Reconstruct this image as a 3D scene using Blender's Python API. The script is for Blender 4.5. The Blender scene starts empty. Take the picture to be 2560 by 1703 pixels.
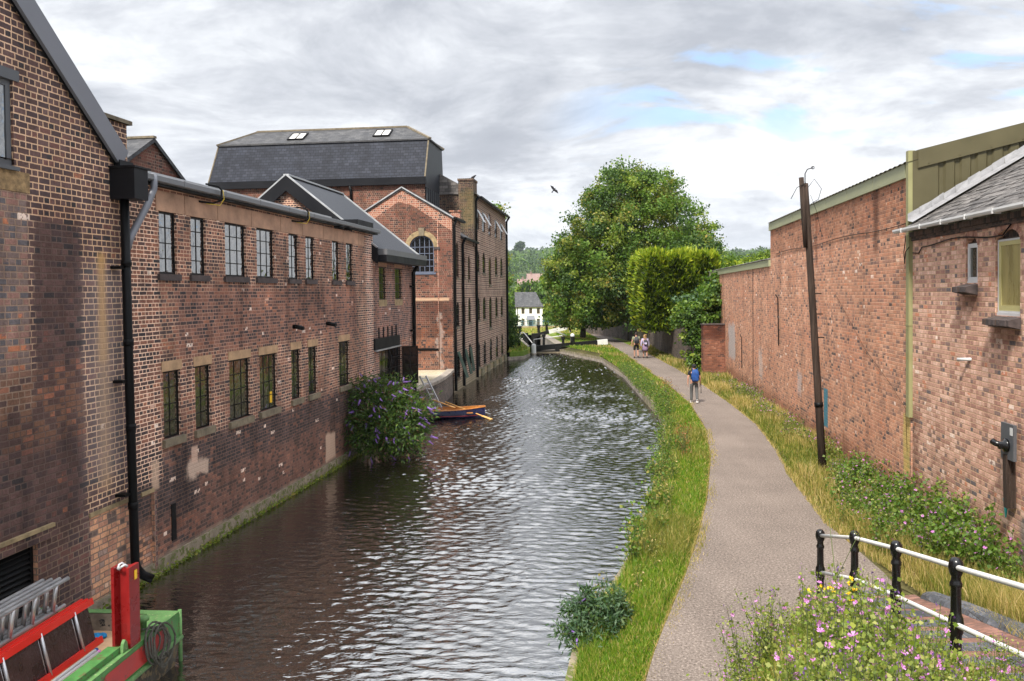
import bpy, math, random
import numpy as np
from mathutils import Vector, Matrix
R = math.radians
rng = np.random.default_rng(7)
random.seed(7)
scene = bpy.context.scene
col = scene.collection

# ------------------------------------------------------------------ camera
CAM_H = 4.7
cd = bpy.data.cameras.new("camera"); cam = bpy.data.objects.new("camera", cd); col.objects.link(cam)
_p, _r = R(1.3), R(0.6)
_U = Vector((0, math.sin(_p), math.cos(_p))); _F = Vector((0, math.cos(_p), -math.sin(_p))); _X = Vector((1, 0, 0))
_Rt = math.cos(_r) * _X - math.sin(_r) * _U
_Up = math.cos(_r) * _U + math.sin(_r) * _X
cam.matrix_world = Matrix(((_Rt.x, _Up.x, -_F.x, 0), (_Rt.y, _Up.y, -_F.y, 0), (_Rt.z, _Up.z, -_F.z, CAM_H), (0, 0, 0, 1)))
cd.sensor_width = 36; cd.lens = 36 * 2064 / 2560
cd.shift_y = -71 / 2560
cd.clip_start = 0.05; cd.clip_end = 12000
scene.camera = cam

# ------------------------------------------------------------------ light
SUN_EL, SUN_AZ = 52, 205          # degrees; azimuth clockwise from +Y: behind the camera, to the left
scene.view_settings.view_transform = 'Standard'; scene.view_settings.look = 'None'
scene.view_settings.gamma = 1; scene.view_settings.exposure = 0.72
sl = bpy.data.lights.new("sun", 'SUN'); sl.energy = 4.2; sl.angle = R(8); sl.color = (1, .94, .85)
so = bpy.data.objects.new("sun", sl); col.objects.link(so)
_sd = Vector((math.sin(R(SUN_AZ)) * math.cos(R(SUN_EL)), math.cos(R(SUN_AZ)) * math.cos(R(SUN_EL)), math.sin(R(SUN_EL))))
so.rotation_euler = _sd.to_track_quat('Z', 'Y').to_euler(); so.location = _sd * 60


class G:                                              # small node-tree helper
    def __init__(s, name, world=None):
        if world: s.t = world.node_tree
        else:
            s.m = bpy.data.materials.new(name); s.m.use_nodes = True; s.t = s.m.node_tree
        s.t.nodes.clear()
    def n(s, ty, **kw):
        n = s.t.nodes.new(ty)
        for k, v in kw.items(): setattr(n, k, v)
        return n
    def put(s, v, sock):
        if isinstance(v, bpy.types.NodeSocket): s.t.links.new(v, sock)
        elif v is not None:
            if isinstance(v, (tuple, list)) and len(v) == 3 and sock.type == 'RGBA': v = (*v, 1)
            sock.default_value = v
    def math(s, op, a, b=None, c=None, clamp=False):
        n = s.n('ShaderNodeMath', operation=op, use_clamp=clamp)
        for i, v in enumerate((a, b, c)):
            if v is not None: s.put(v, n.inputs[i])
        return n.outputs[0]
    def sep(s, v):
        n = s.n('ShaderNodeSeparateXYZ'); s.put(v, n.inputs[0]); return n.outputs
    def comb(s, x=0., y=0., z=0.):
        n = s.n('ShaderNodeCombineXYZ')
        for i, v in enumerate((x, y, z)): s.put(v, n.inputs[i])
        return n.outputs[0]
    def mapv(s, v, sc=(1, 1, 1), loc=(0, 0, 0), rot=(0, 0, 0)):
        n = s.n('ShaderNodeMapping'); s.put(v, n.inputs[0]); n.inputs['Scale'].default_value = sc
        n.inputs['Location'].default_value = loc; n.inputs['Rotation'].default_value = rot; return n.outputs[0]
    def noise(s, v, scale, detail=3., rough=.5, dist=0., out=0):
        n = s.n('ShaderNodeTexNoise'); s.put(v, n.inputs['Vector'])
        n.inputs['Scale'].default_value = scale; n.inputs['Detail'].default_value = detail
        n.inputs['Roughness'].default_value = rough; n.inputs['Distortion'].default_value = dist
        return n.outputs[out]
    def wn(s, v):
        n = s.n('ShaderNodeTexWhiteNoise', noise_dimensions='3D'); s.put(v, n.inputs[0]); return n.outputs[0]
    def ss(s, x, a, b):
        n = s.n('ShaderNodeMapRange', interpolation_type='SMOOTHSTEP'); s.put(x, n.inputs[0])
        n.inputs[1].default_value = a; n.inputs[2].default_value = b; return n.outputs[0]
    def lin(s, x, a, b, c, d):
        n = s.n('ShaderNodeMapRange'); s.put(x, n.inputs[0])
        for i, v in enumerate((a, b, c, d)): n.inputs[i + 1].default_value = v
        return n.outputs[0]
    def ramp(s, f, stops, const=False):
        n = s.n('ShaderNodeValToRGB'); s.put(f, n.inputs[0]); r = n.color_ramp
        r.interpolation = 'CONSTANT' if const else 'LINEAR'
        while len(r.elements) < len(stops): r.elements.new(.5)
        for e, (p, c) in zip(r.elements, stops): e.position = p
        for e, (p, c) in zip(r.elements, stops): e.color = (*c, 1)
        return n.outputs[0]
    def mix(s, f, a, b, blend='MIX'):
        n = s.n('ShaderNodeMix', data_type='RGBA', blend_type=blend); s.put(f, n.inputs[0])
        s.put(a, n.inputs[6]); s.put(b, n.inputs[7]); return n.outputs[2]
    def bump(s, h, strength=.5, dist=.02, normal=None):
        n = s.n('ShaderNodeBump'); s.put(h, n.inputs['Height']); n.inputs['Strength'].default_value = strength
        n.inputs['Distance'].default_value = dist
        if normal is not None: s.put(normal, n.inputs['Normal'])
        return n.outputs[0]
    def tc(s, w='Object'): return s.n('ShaderNodeTexCoord').outputs[w]
    def uv(s): return s.tc('UV')
    def island(s): return s.n('ShaderNodeNewGeometry').outputs['Random Per Island']
    def bsdf(s, c, rough=.8, metal=0., spec=.3, normal=None, ior=None, extra=None):
        b = s.n('ShaderNodeBsdfPrincipled'); s.put(c, b.inputs['Base Color']); s.put(rough, b.inputs['Roughness'])
        s.put(metal, b.inputs['Metallic']); s.put(spec, b.inputs['Specular IOR Level'])
        if normal is not None: s.put(normal, b.inputs['Normal'])
        if ior: b.inputs['IOR'].default_value = ior
        return b.outputs[0]
    def out(s, sh):
        o = s.n('ShaderNodeOutputMaterial'); s.put(sh, o.inputs[0]); return s.m


# world: Nishita sky behind a broken cloud layer
world = bpy.data.worlds.new("World"); scene.world = world; world.use_nodes = True
def make_world():
    g = G('', world)
    sky = g.n('ShaderNodeTexSky', sky_type='NISHITA', sun_disc=False)
    sky.sun_elevation = R(SUN_EL); sky.sun_rotation = R(SUN_AZ); sky.air_density = 1.0; sky.dust_density = 1.5
    d = g.tc('Generated'); x, y, z = g.sep(d)
    zz = g.math('ADD', g.math('MAXIMUM', z, 0.0), 0.30)
    px = g.math('DIVIDE', x, zz); py = g.math('DIVIDE', y, zz)
    p = g.comb(px, py, 0.)
    warp = g.noise(p, 1.2, 2, .5, out=1)
    pw = g.n('ShaderNodeVectorMath', operation='MULTIPLY_ADD')
    g.put(warp, pw.inputs[0]); pw.inputs[1].default_value = (.5, .5, 0); g.put(p, pw.inputs[2]); pw = pw.outputs[0]
    big = g.noise(g.mapv(pw, (1.0, 1.15, 1), (3.1, 8.6, 0)), 1.0, 2., .5)
    mid = g.noise(g.mapv(pw, (1.0, 1.2, 1), (1.3, 4.7, 0)), 2.3, 9., .62)
    fine = g.noise(g.mapv(pw, (1, 1.5, 1), (7.3, 2.7, 0)), 4.6, 9., .64)
    dens = g.math('ADD', g.math('MULTIPLY', big, .40), g.math('ADD', g.math('MULTIPLY', mid, .36), g.math('MULTIPLY', fine, .24)))
    # brightness of the cloud base: thin cloud bright, thick cloud grey
    side = g.ss(px, -.9, 1.0)
    t = g.math('SUBTRACT', dens, g.math('MULTIPLY', g.math('SUBTRACT', side, .5), .045))
    cl = g.ramp(t, [(.0, (1.0, 1.01, 1.02)), (.42, (.93, .94, .96)), (.465, (.76, .785, .825)), (.51, (.60, .625, .675)), (.57, (.455, .48, .535)), (.69, (.36, .385, .44))])
    hz = g.ss(z, .0, .13)
    cl = g.mix(g.math('MULTIPLY', g.math('SUBTRACT', 1., hz), .4), cl, (.74, .79, .86))
    cl = g.mix(1., cl, (7.7, 7.7, 7.7), 'MULTIPLY')
    # blue gaps on the right-hand side of the sky
    gapn = g.noise(g.mapv(pw, (1.6, 3.2, 1), (3.7, 1.35, 0)), 1.5, 7., .55)
    gap = g.math('MULTIPLY', g.ss(gapn, .53, .63), g.math('MULTIPLY', g.ss(px, .02, .42), g.ss(z, .12, .22)))
    blue = g.mix(.45, g.mix(1., sky.outputs[0], (1.5, 1.6, 1.75), 'MULTIPLY'), (3.6, 5.2, 7.2))
    zb = g.lin(z, .36, .85, 1., 2.4); cl = g.mix(1., cl, g.comb(zb, zb, zb), 'MULTIPLY')
    c = g.mix(g.math('MULTIPLY', gap, .85), cl, blue)
    b = g.n('ShaderNodeBackground'); g.put(c, b.inputs[0]); b.inputs[1].default_value = 0.1
    o = g.n('ShaderNodeOutputWorld'); g.put(b.outputs[0], o.inputs[0])
make_world()

# ------------------------------------------------------------------ materials
M = {}
def brick(name, cols, mort, w=.23, h=.078, m=.012, english=True, zones=(), grime=(.6, 1.15), bump=.7, rough=.88, ramp2=None, spots=0., squash=.006, gscale=1.0, gain=1., clus=.28, soot=0., spec=.25):
    g = G(name); uv = g.uv()
    wob = g.noise(uv, 9., 2, .6, out=1)
    vm = g.n('ShaderNodeVectorMath', operation='MULTIPLY_ADD'); g.put(wob, vm.inputs[0])
    vm.inputs[1].default_value = (squash * 2,) * 3; g.put(uv, vm.inputs[2])
    u, v, _ = g.sep(vm.outputs[0])
    vr = g.math('DIVIDE', v, h); row = g.math('FLOOR', vr); fv = g.math('MULTIPLY', g.math('FRACT', vr), h)
    odd = g.math('FLOORED_MODULO', row, 2.)
    if english: wr = g.math('MULTIPLY', g.math('SUBTRACT', 1., g.math('MULTIPLY', odd, .5)), w); off = g.math('ADD', g.math('MULTIPLY', odd, .5), g.math('MULTIPLY', g.wn(g.comb(row, 3.1, 0.)), .3))
    else: wr = w; off = g.math('ADD', g.math('MULTIPLY', odd, .5), g.math('MULTIPLY', g.wn(g.comb(row, 3.1, 0.)), .15))
    cu = g.math('ADD', g.math('DIVIDE', u, wr), off); c = g.math('FLOOR', cu)
    fu = g.math('MULTIPLY', g.math('FRACT', cu), wr)
    e1 = g.math('MINIMUM', fu, g.math('SUBTRACT', wr, fu)); e2 = g.math('MINIMUM', fv, g.math('SUBTRACT', h, fv))
    e = g.math('MINIMUM', e1, e2)
    er = g.math('ADD', e, g.math('MULTIPLY', g.math('SUBTRACT', g.noise(uv, 33., 3, .7), .5), .013))
    solid = g.ss(er, m * .5 - .003, m * .5 + .003)
    idv = g.comb(c, row, .5); rw = g.wn(idv); clu = g.ss(g.noise(g.mapv(uv, (1, 1.4, 1), (4.1, 2.2, 0)), .75, 4, .65), .3, .7); rid = g.math('ADD', g.math('MULTIPLY', rw, 1 - clus), g.math('MULTIPLY', clu, clus))
    un, vn, _ = g.sep(uv)
    dn = g.noise(uv, 1.7, 4, .6, out=1); dx, dy, _ = g.sep(dn)
    def mask(bx, soft=.08, dis=.25):
        a = g.math('ADD', un, g.math('MULTIPLY', g.math('SUBTRACT', dx, .5), dis)); b = g.math('ADD', vn, g.math('MULTIPLY', g.math('SUBTRACT', dy, .5), dis))
        mm = g.math('MULTIPLY', g.ss(a, bx[0] - soft, bx[0] + soft), g.math('SUBTRACT', 1., g.ss(a, bx[1] - soft, bx[1] + soft)))
        return g.math('MULTIPLY', mm, g.math('MULTIPLY', g.ss(b, bx[2] - soft, bx[2] + soft), g.math('SUBTRACT', 1., g.ss(b, bx[3] - soft, bx[3] + soft))))
    bc = g.ramp(rid, cols, True)
    # patches where a different batch of bricks shows
    if ramp2:
        pm = g.ss(g.noise(uv, .55 * gscale, 3, .6), .5, .6)
        bc = g.mix(pm, bc, g.ramp(rid, ramp2, True))
    mc = g.mix(g.ss(g.noise(uv, .8, 3, .6), .4, .62), mort[0], mort[1])
    for zk in zones:
        if zk[0] == 'ramp': bc = g.mix(mask(zk[1], *zk[3:]), bc, g.ramp(rid, zk[2], True))
        if zk[0] == 'mort': mc = g.mix(mask(zk[1], *zk[3:]), mc, zk[2])
    bc = g.mix(1., bc, g.lin(g.noise(uv, 22., 4, .65), .25, .75, .7, 1.3), 'MULTIPLY')
    c0 = g.mix(solid, mc, bc)
    if spots: 
        sp = g.math('MULTIPLY', g.math('GREATER_THAN', g.wn(g.comb(row, c, 2.5)), 1 - spots), g.ss(g.noise(uv, 14., 2, .5), .4, .5))
        c0 = g.mix(g.math('MULTIPLY', sp, .85), c0, (.62, .5, .42))
    gr = g.noise(g.mapv(uv, (1., .4, 1)), 1.3 * gscale, 6, .65); grime = (grime[0] * gain, grime[1] * gain)
    c0 = g.mix(1., c0, g.lin(gr, .3, .7, grime[0], grime[1]), 'MULTIPLY')
    if soot:
        sk = g.noise(g.mapv(uv, (1.1, .28, 1), (7, 3, 0)), 1.0, 6, .7); c0 = g.mix(g.math('MULTIPLY', g.ss(sk, .5, .68), soot), c0, g.mix(1., c0, (.42, .4, .4), 'MULTIPLY'))
        ef = g.noise(g.mapv(uv, (1, .8, 1), (1, 9, 0)), 1.6, 7, .75); c0 = g.mix(g.math('MULTIPLY', g.ss(ef, .62, .74), soot * .45), c0, (.5, .42, .37))
    for zk in zones:
        if zk[0] == 'col': c0 = g.mix(g.math('MULTIPLY', mask(zk[1], *zk[4:]), zk[3]), c0, zk[2])
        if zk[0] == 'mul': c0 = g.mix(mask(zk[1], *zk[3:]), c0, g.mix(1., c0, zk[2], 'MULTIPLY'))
    hgt = g.math('ADD', solid, g.math('MULTIPLY', g.noise(uv, 30., 4, .7), .5))
    hgt = g.math('ADD', hgt, g.math('MULTIPLY', rid, .35))
    M[name] = g.out(g.bsdf(c0, rough, 0., spec, g.bump(hgt, bump, .012)))
    return M[name]

DK, DB, PU = (.035, .03, .032), (.075, .045, .04), (.1, .06, .055)
BR, RB, OR, PK = (.15, .075, .055), (.22, .095, .06), (.34, .13, .07), (.4, .25, .19)
brick('brick_near', [(0, DK), (.18, (.06, .04, .04)), (.4, DB), (.6, PU), (.8, (.12, .06, .05)), (.93, RB), (.97, OR)],
      ((.44, .285, .18), (.52, .35, .235)), soot=.6, gain=1.65, w=.25, h=.098, m=.02, spots=.005, grime=(.65, 1.15),
      zones=[('mort', (-2.75, -1.62, .2, 5.9), (.1, .07, .06)), ('mort', (-9, -1.9, -2, 3.6), (.1, .07, .06)), ('mort', (-9, 3, -2, 1.15), (.17, .12, .09)), ('mort', (-9, -2.8, 3, 6.5), (.22, .15, .11)),
             ('ramp', (-9, -2.85, 3.5, 6.25), [(0, (.09, .08, .085)), (.35, (.14, .1, .09)), (.6, (.2, .11, .09)), (.85, OR)], .02, .04),
             ('ramp', (-1.55, .25, -2, 1.02), [(0, (.1, .07, .06)), (.2, (.3, .15, .1)), (.45, (.42, .22, .13)), (.75, (.25, .17, .14)), (.9, (.5, .32, .22))], .02, .04),
             ('ramp', (-9, -1.6, 2.5, 3.6), [(0, DB), (.4, (.14, .075, .05)), (.8, RB), (.93, OR)], .2, .6),
             ('mul', (-9, -1.7, -.8, 2.9), (.74, .7, .68), .35, .7), ('mul', (-2.7, -1.65, 2.9, 6.2), (.8, .74, .72), .2, .4),
             ('col', (-1.2, -1.0, 3.6, 5.45), (.62, .36, .12), .75, .09, .05), ('col', (-1.25, -.95, 1.4, 4.2), (.5, .32, .17), .5, .15, .1),
             ('col', (-1.6, -.5, 1.6, 5.2), (.3, .26, .26), .3, .3, .5), ('col', (-9, 9, -.8, -.45), (.06, .07, .035), .7, .12, .2)])
brick('brick_main', [(0, DK), (.14, (.055, .038, .036)), (.3, DB), (.46, BR), (.66, (.19, .085, .058)), (.86, RB), (.95, OR), (.985, PK)],
      ((.3, .19, .13), (.52, .34, .24)), soot=.75, gain=1.65, w=.23, h=.0765, m=.0165, spots=.008, grime=(.6, 1.2),
      ramp2=[(0, DK), (.3, (.07, .042, .038)), (.55, BR), (.85, RB), (.97, PK)],
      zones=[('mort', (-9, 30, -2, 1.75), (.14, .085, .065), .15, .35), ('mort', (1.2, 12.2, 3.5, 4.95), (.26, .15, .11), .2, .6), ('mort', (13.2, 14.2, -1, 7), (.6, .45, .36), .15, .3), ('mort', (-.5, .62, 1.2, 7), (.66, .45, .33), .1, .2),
             ('mort', (14.0, 20, 2, 6.5), (.36, .24, .18)),
             ('ramp', (-1, .28, -2, 1.05), [(0, (.1, .07, .06)), (.2, (.3, .15, .1)), (.45, (.42, .22, .13)), (.75, (.25, .17, .14)), (.9, (.5, .32, .22))], .02, .04),
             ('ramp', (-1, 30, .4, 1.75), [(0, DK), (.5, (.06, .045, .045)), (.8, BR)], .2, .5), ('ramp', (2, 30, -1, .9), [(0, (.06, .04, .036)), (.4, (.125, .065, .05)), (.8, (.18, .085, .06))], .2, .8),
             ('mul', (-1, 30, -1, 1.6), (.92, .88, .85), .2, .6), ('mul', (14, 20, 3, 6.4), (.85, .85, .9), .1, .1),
             ('col', (9.2, 10.0, -.25, .55), (.55, .38, .28), .9, .06, .25), ('col', (1.5, 2.4, .95, 1.25), (.6, .44, .34), .8, .06, .6), ('col', (.25, .5, 1.05, 1.6), (.6, .42, .3), .7, .05, .3), ('col', (1.7, 1.95, 1.25, 1.6), (.62, .42, .32), .8, .04, .15),
             ('col', (-9, 40, -.7, -.28), (.3, .25, .19), .75, .06, .25), ('col', (-9, 40, -.7, -.5), (.09, .1, .03), .85, .04, .12)])
brick('brick_mill', [(0, DK), (.15, DB), (.4, (.13, .068, .055)), (.65, BR), (.88, RB), (.97, OR)], ((.5, .36, .27), (.62, .46, .35)), gain=1.05, soot=.4, w=.24, h=.13, m=.036, grime=(.7, 1.1),
      zones=[('col', (-1, 40, -.8, -.1), (.3, .27, .17), .6, .15, .4)])
brick('brick_gable', [(0, DK), (.08, DB), (.25, BR), (.5, (.22, .085, .06)), (.8, RB), (.96, OR)], ((.24, .14, .1), (.42, .28, .21)), gain=.82, soot=.45, w=.24, h=.108, m=.018, grime=(.65, 1.15),
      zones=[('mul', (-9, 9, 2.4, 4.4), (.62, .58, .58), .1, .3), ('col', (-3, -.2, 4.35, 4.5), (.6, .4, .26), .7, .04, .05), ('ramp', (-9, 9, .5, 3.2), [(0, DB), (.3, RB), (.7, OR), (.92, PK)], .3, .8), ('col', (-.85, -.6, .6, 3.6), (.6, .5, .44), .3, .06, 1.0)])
brick('brick_new', [(0, (.09, .05, .045)), (.12, BR), (.28, (.36, .14, .09)), (.6, (.42, .18, .11)), (.85, (.5, .26, .18))], ((.6, .42, .33), (.66, .48, .38)), w=.24, h=.108, m=.02, grime=(.85, 1.1), gain=.85)
brick('brick_mossy', [(0, DK), (.3, DB), (.6, (.13, .075, .055)), (.9, (.16, .1, .065))], ((.22, .17, .12), (.3, .24, .16)), w=.24, h=.1, m=.016, zones=[('col', (-.7, 9, 8.8, 11.0), (.17, .15, .04), .3, .4, 1.6)])
SA = [(0, (.08, .06, .052)), (.07, (.16, .1, .08)), (.15, (.27, .145, .1)), (.34, (.36, .172, .105)), (.58, (.41, .21, .132)), (.8, (.45, .245, .16)), (.9, (.42, .175, .095)), (.955, (.53, .37, .27)), (.992, (.66, .57, .5))]
brick('brick_salmon', SA, ((.36, .21, .14), (.42, .26, .18)), soot=.45, clus=.1, gain=1.5, w=.23, h=.083, m=.014, spots=.006, grime=(.78, 1.1), squash=.004,
      ramp2=[(0, (.09, .065, .06)), (.09, (.22, .12, .09)), (.25, (.34, .16, .1)), (.62, (.4, .19, .12)), (.86, (.43, .18, .1)), (.97, (.6, .48, .38))],
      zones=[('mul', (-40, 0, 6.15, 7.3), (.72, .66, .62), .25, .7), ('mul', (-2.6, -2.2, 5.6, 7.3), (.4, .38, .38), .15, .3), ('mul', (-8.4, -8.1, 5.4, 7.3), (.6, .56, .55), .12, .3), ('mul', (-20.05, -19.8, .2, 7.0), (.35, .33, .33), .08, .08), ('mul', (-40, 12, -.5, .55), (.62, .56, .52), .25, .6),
             ('col', (-27.8, -25.4, 1.1, 2.9), (.42, .41, .41), .75, .15, 1.2), ('col', (-18.5, -17.6, 1.0, 2.2), (.55, .5, .47), .45, .2, .9), ('col', (-10.9, -10.3, 1.1, 1.9), (.5, .47, .46), .5, .15, .6),
             ('col', (-7.35, -6.9, .6, 1.75), (.03, .22, .3), .9, .02, .05), ('col', (-.5, -.1, .7, 2.0), (.55, .46, .1), .55, .06, .35)])
brick('brick_pale', [(0, (.12, .1, .1)), (.06, (.2, .13, .11)), (.16, (.3, .16, .12)), (.34, (.4, .23, .17)), (.58, (.47, .28, .21)), (.8, (.54, .35, .27)), (.92, (.42, .18, .11)), (.96, (.62, .48, .4))],
      ((.38, .24, .15), (.44, .29, .19)), soot=.25, clus=.1, gain=1.4, w=.23, h=.086, m=.016, spots=.004, grime=(.84, 1.1), squash=.004,
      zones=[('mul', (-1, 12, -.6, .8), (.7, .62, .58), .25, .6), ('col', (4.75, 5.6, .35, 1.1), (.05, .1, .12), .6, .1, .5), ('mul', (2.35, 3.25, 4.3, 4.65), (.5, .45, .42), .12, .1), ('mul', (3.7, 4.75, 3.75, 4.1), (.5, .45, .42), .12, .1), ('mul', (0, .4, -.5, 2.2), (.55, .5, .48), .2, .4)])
brick('brick_corbel', [(0, (.05, .04, .035)), (.5, (.11, .075, .06)), (.8, (.17, .1, .075))], ((.08, .06, .05), (.14, .1, .08)), w=.12, h=.24, m=.012, english=False)
brick('brick_pillar', [(0, (.1, .05, .04)), (.2, (.2, .08, .05)), (.6, (.28, .11, .065)), (.9, (.36, .16, .1)), (.97, (.6, .5, .42))], ((.2, .11, .08), (.28, .17, .12)), w=.24, h=.09, m=.014, english=False,
      zones=[('mul', (-9, 9, 2.0, 3.4), (.5, .42, .4), .2, .5)])
brick('brick_grey', [(0, (.05, .045, .042)), (.3, (.1, .08, .07)), (.6, (.15, .11, .09)), (.9, (.2, .14, .11))], ((.17, .14, .12), (.24, .2, .17)), w=.24, h=.085, m=.016, grime=(.6, 1.2),
      zones=[('col', (4.0, 4.5, .5, 2.0), (.5, .5, .52), .55, .1, .8), ('col', (4.4, 4.6, .6, 1.2), (.05, .15, .4), .7, .05, .2), ('col', (1.0, 1.6, .2, 1.2), (.4, .38, .36), .4, .15, .9)])
brick('slate_new', [(0, (.017, .02, .03)), (.4, (.022, .026, .038)), (.75, (.03, .034, .048))], ((.006, .006, .008), (.008, .009, .011)), w=.3, h=.175, m=.02, english=False, grime=(.75, 1.3), rough=.6, bump=.4, squash=.002, spec=.16)
brick('slate_grey', [(0, (.06, .061, .066)), (.4, (.08, .08, .084)), (.75, (.1, .1, .102))], ((.035, .035, .035), (.05, .05, .05)), w=.34, h=.19, m=.018, spec=.2, english=False, grime=(.7, 1.2), rough=.65, bump=.5, squash=.002)
brick('slate_old', [(0, (.1, .093, .09)), (.35, (.15, .138, .13)), (.7, (.19, .175, .165)), (.93, (.25, .235, .22))], ((.035, .032, .03), (.06, .055, .05)), w=.34, h=.19, m=.014, english=False, grime=(.6, 1.2), rough=.75, bump=1., squash=.008)
brick('paver_red', [(0, (.2, .11, .085)), (.4, (.26, .135, .1)), (.75, (.32, .17, .13))], ((.1, .075, .065), (.14, .1, .085)), w=.215, h=.1025, m=.008, english=False, bump=.5)
brick('paver_blue', [(0, (.075, .08, .09)), (.5, (.1, .105, .12)), (.8, (.13, .135, .15))], ((.06, .055, .05), (.3, .26, .22)), w=.11, h=.24, m=.009, english=False, bump=.6)

def plain(name, c, rough=.6, metal=0., spec=.4, var=.15, scale=6., wear=None, wthr=.62, bump=0., coord='Object', stretch=(1, 1, 1)):
    g = G(name); o = g.mapv(g.tc(coord), stretch)
    n = g.noise(o, scale, 5, .6)
    cc = g.mix(1., c, g.lin(n, .3, .7, 1 - var, 1 + var), 'MULTIPLY')
    if wear: cc = g.mix(g.ss(g.noise(o, scale * 2.3, 6, .7), wthr, wthr + .06), cc, wear)
    rr = g.lin(n, .3, .7, max(.02, rough - .1), min(1, rough + .1))
    M[name] = g.out(g.bsdf(cc, rr, metal, spec, g.bump(g.noise(o, scale * 5, 4, .6), bump, .02) if bump else None)); return M[name]
plain('sandstone', (.37, .225, .15), .9, var=.35, scale=2., wear=(.52, .38, .29), wthr=.68, bump=.3)
plain('sandstone_yellow', (.28, .21, .115), .9, var=.4, scale=5., bump=.4)
plain('rubble', (.3, .2, .1), .95, var=.5, scale=9., bump=1.)
plain('stone_sill', (.17, .14, .095), .9, var=.4, scale=6., bump=.4)
plain('brick_sill', (.065, .05, .048), .85, var=.35, scale=8., bump=.4)
plain('stone_coping', (.25, .215, .18), .9, var=.4, scale=3., wear=(.09, .1, .04), wthr=.6, bump=.5)
plain('stone_mossy', (.22, .18, .13), .92, var=.4, scale=3., wear=(.1, .11, .03), wthr=.5, bump=.6)
plain('metal_grey', (.15, .155, .165), .45, .3, .5, .12, 2.)
plain('barge_grey', (.17, .176, .2), .5, .2, .5, .1, 1.)
plain('metal_pale', (.42, .43, .44), .45, .5, .5, .15, 3.)
plain('metal_black', (.004, .004, .0045), .5, 0, .15, .2, 3.)
plain('metal_dark', (.008, .0085, .011), .5, 0, .2, .15, 1.)
plain('lead', (.27, .27, .28), .6, .15, .4, .2, 5., bump=.4)
plain('olive_dark', (.085, .074, .036), .5, 0, .4, .12, 1.5)
plain('olive_pale', (.3, .31, .19), .5, 0, .4, .1, 1.5)
plain('olive_trim', (.26, .25, .12), .5, 0, .4, .12, 2.)
plain('frosted', (.3, .25, .095), .3, 0, .4, .3, 1.6, stretch=(3, 3, .6))
plain('frost_frame', (.46, .41, .18), .5, 0, .4, .1, 3.)
plain('frame_black', (.006, .006, .0065), .45, 0, .2, .1, 3.)
plain('frame_grey', (.085, .09, .1), .45, 0, .4, .1, 3.)
plain('frame_blue', (.1, .12, .17), .5, 0, .4, .15, 5.)
plain('white_paint', (.55, .55, .545), .45, 0, .4, .06, 4.)
plain('white_worn', (.62, .61, .58), .6, 0, .3, .12, 4., wear=(.25, .22, .18), wthr=.66)
plain('white_wall', (.78, .76, .72), .8, 0, .2, .05, .7)
plain('black_gloss', (.006, .006, .0065), .25, 0, .5, .1, 5.)
plain('black_wood', (.007, .007, .007), .6, 0, .2, .3, 5., wear=(.03, .027, .025), wthr=.7)
plain('pole_wood', (.045, .031, .024), .9, 0, .2, .55, 2.2, wear=(.13, .1, .07), wthr=.64, bump=1., stretch=(9, 9, .5))
plain('varnish', (.42, .16, .03), .35, 0, .5, .3, 5., stretch=(1, 6, 1))
plain('oar_wood', (.62, .34, .1), .4, 0, .4, .2, 5.)
plain('navy', (.007, .012, .055), .3, 0, .5, .15, 4.)
plain('boat_red', (.34, .022, .018), .38, 0, .5, .18, 4., wear=(.1, .04, .03), wthr=.57)
plain('post_red', (.2, .008, .008), .3, 0, .5, .2, 4., wear=(.09, .045, .025), wthr=.63)
plain('ladder_red', (.6, .022, .014), .35, 0, .5, .1, 4.)
plain('boat_green', (.055, .175, .045), .5, 0, .4, .25, 5., wear=(.12, .07, .035), wthr=.56, bump=.3)
plain('boat_green_top', (.095, .21, .065), .6, 0, .4, .25, 12., wear=(.3, .3, .16), wthr=.58, bump=.4)
plain('boat_hull', (.05, .045, .035), .8, 0, .3, .7, 4., wear=(.13, .095, .05), wthr=.5, bump=.4)
plain('hold_plate', (.2, .16, .12), .8, 0, .3, .5, 4., wear=(.02, .02, .02), wthr=.56, bump=.3)
plain('plywood', (.42, .27, .16), .85, 0, .2, .2, 4.)
plain('brown_sheet', (.035, .018, .018), .32, 0, .5, .5, 4., wear=(.1, .07, .07), wthr=.62, bump=.9)
plain('alu', (.5, .5, .51), .38, .7, .5, .12, 6.)
plain('rope', (.1, .095, .08), .95, 0, .1, .4, 40., bump=.8)
plain('teal', (.02, .4, .4), .5); plain('cable_yellow', (.7, .5, .05), .5)
plain('label_yellow', (.75, .45, .02), .5); plain('brown_frame', (.1, .05, .035), .6)
plain('skin', (.45, .24, .17), .6, 0, .3, .08, 8.)
plain('hair_dark', (.03, .022, .018), .7); plain('hair_blond', (.45, .27, .12), .6)
plain('cloth_black', (.012, .012, .014), .9); plain('cloth_grey', (.1, .1, .1), .9); plain('cloth_sage', (.2, .22, .13), .9)
plain('cloth_lilac', (.42, .37, .52), .9); plain('cloth_mauve', (.22, .15, .24), .9); plain('pack_blue', (.008, .05, .2), .7, var=.3, scale=8.); plain('pack_grey', (.05, .05, .055), .8, var=.3)
plain('shoe_white', (.7, .7, .7), .6); plain('feather', (.015, .015, .02), .6)
plain('bark', (.07, .055, .04), .95, 0, .1, .4, 5., bump=1., stretch=(3, 3, .6))
plain('stem', (.09, .12, .035), .8, var=.3); plain('stem_brown', (.11, .075, .04), .9, var=.3)
plain('lintel_stone', (.4, .26, .15), .9, var=.35, scale=3., wear=(.3, .17, .06), wthr=.6, bump=.3)
plain('far_roof', (.24, .16, .14), .9, var=.2, scale=.5); plain('far_wall', (.4, .32, .28), .9); plain('fence_blue', (.06, .13, .17), .6)
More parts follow.
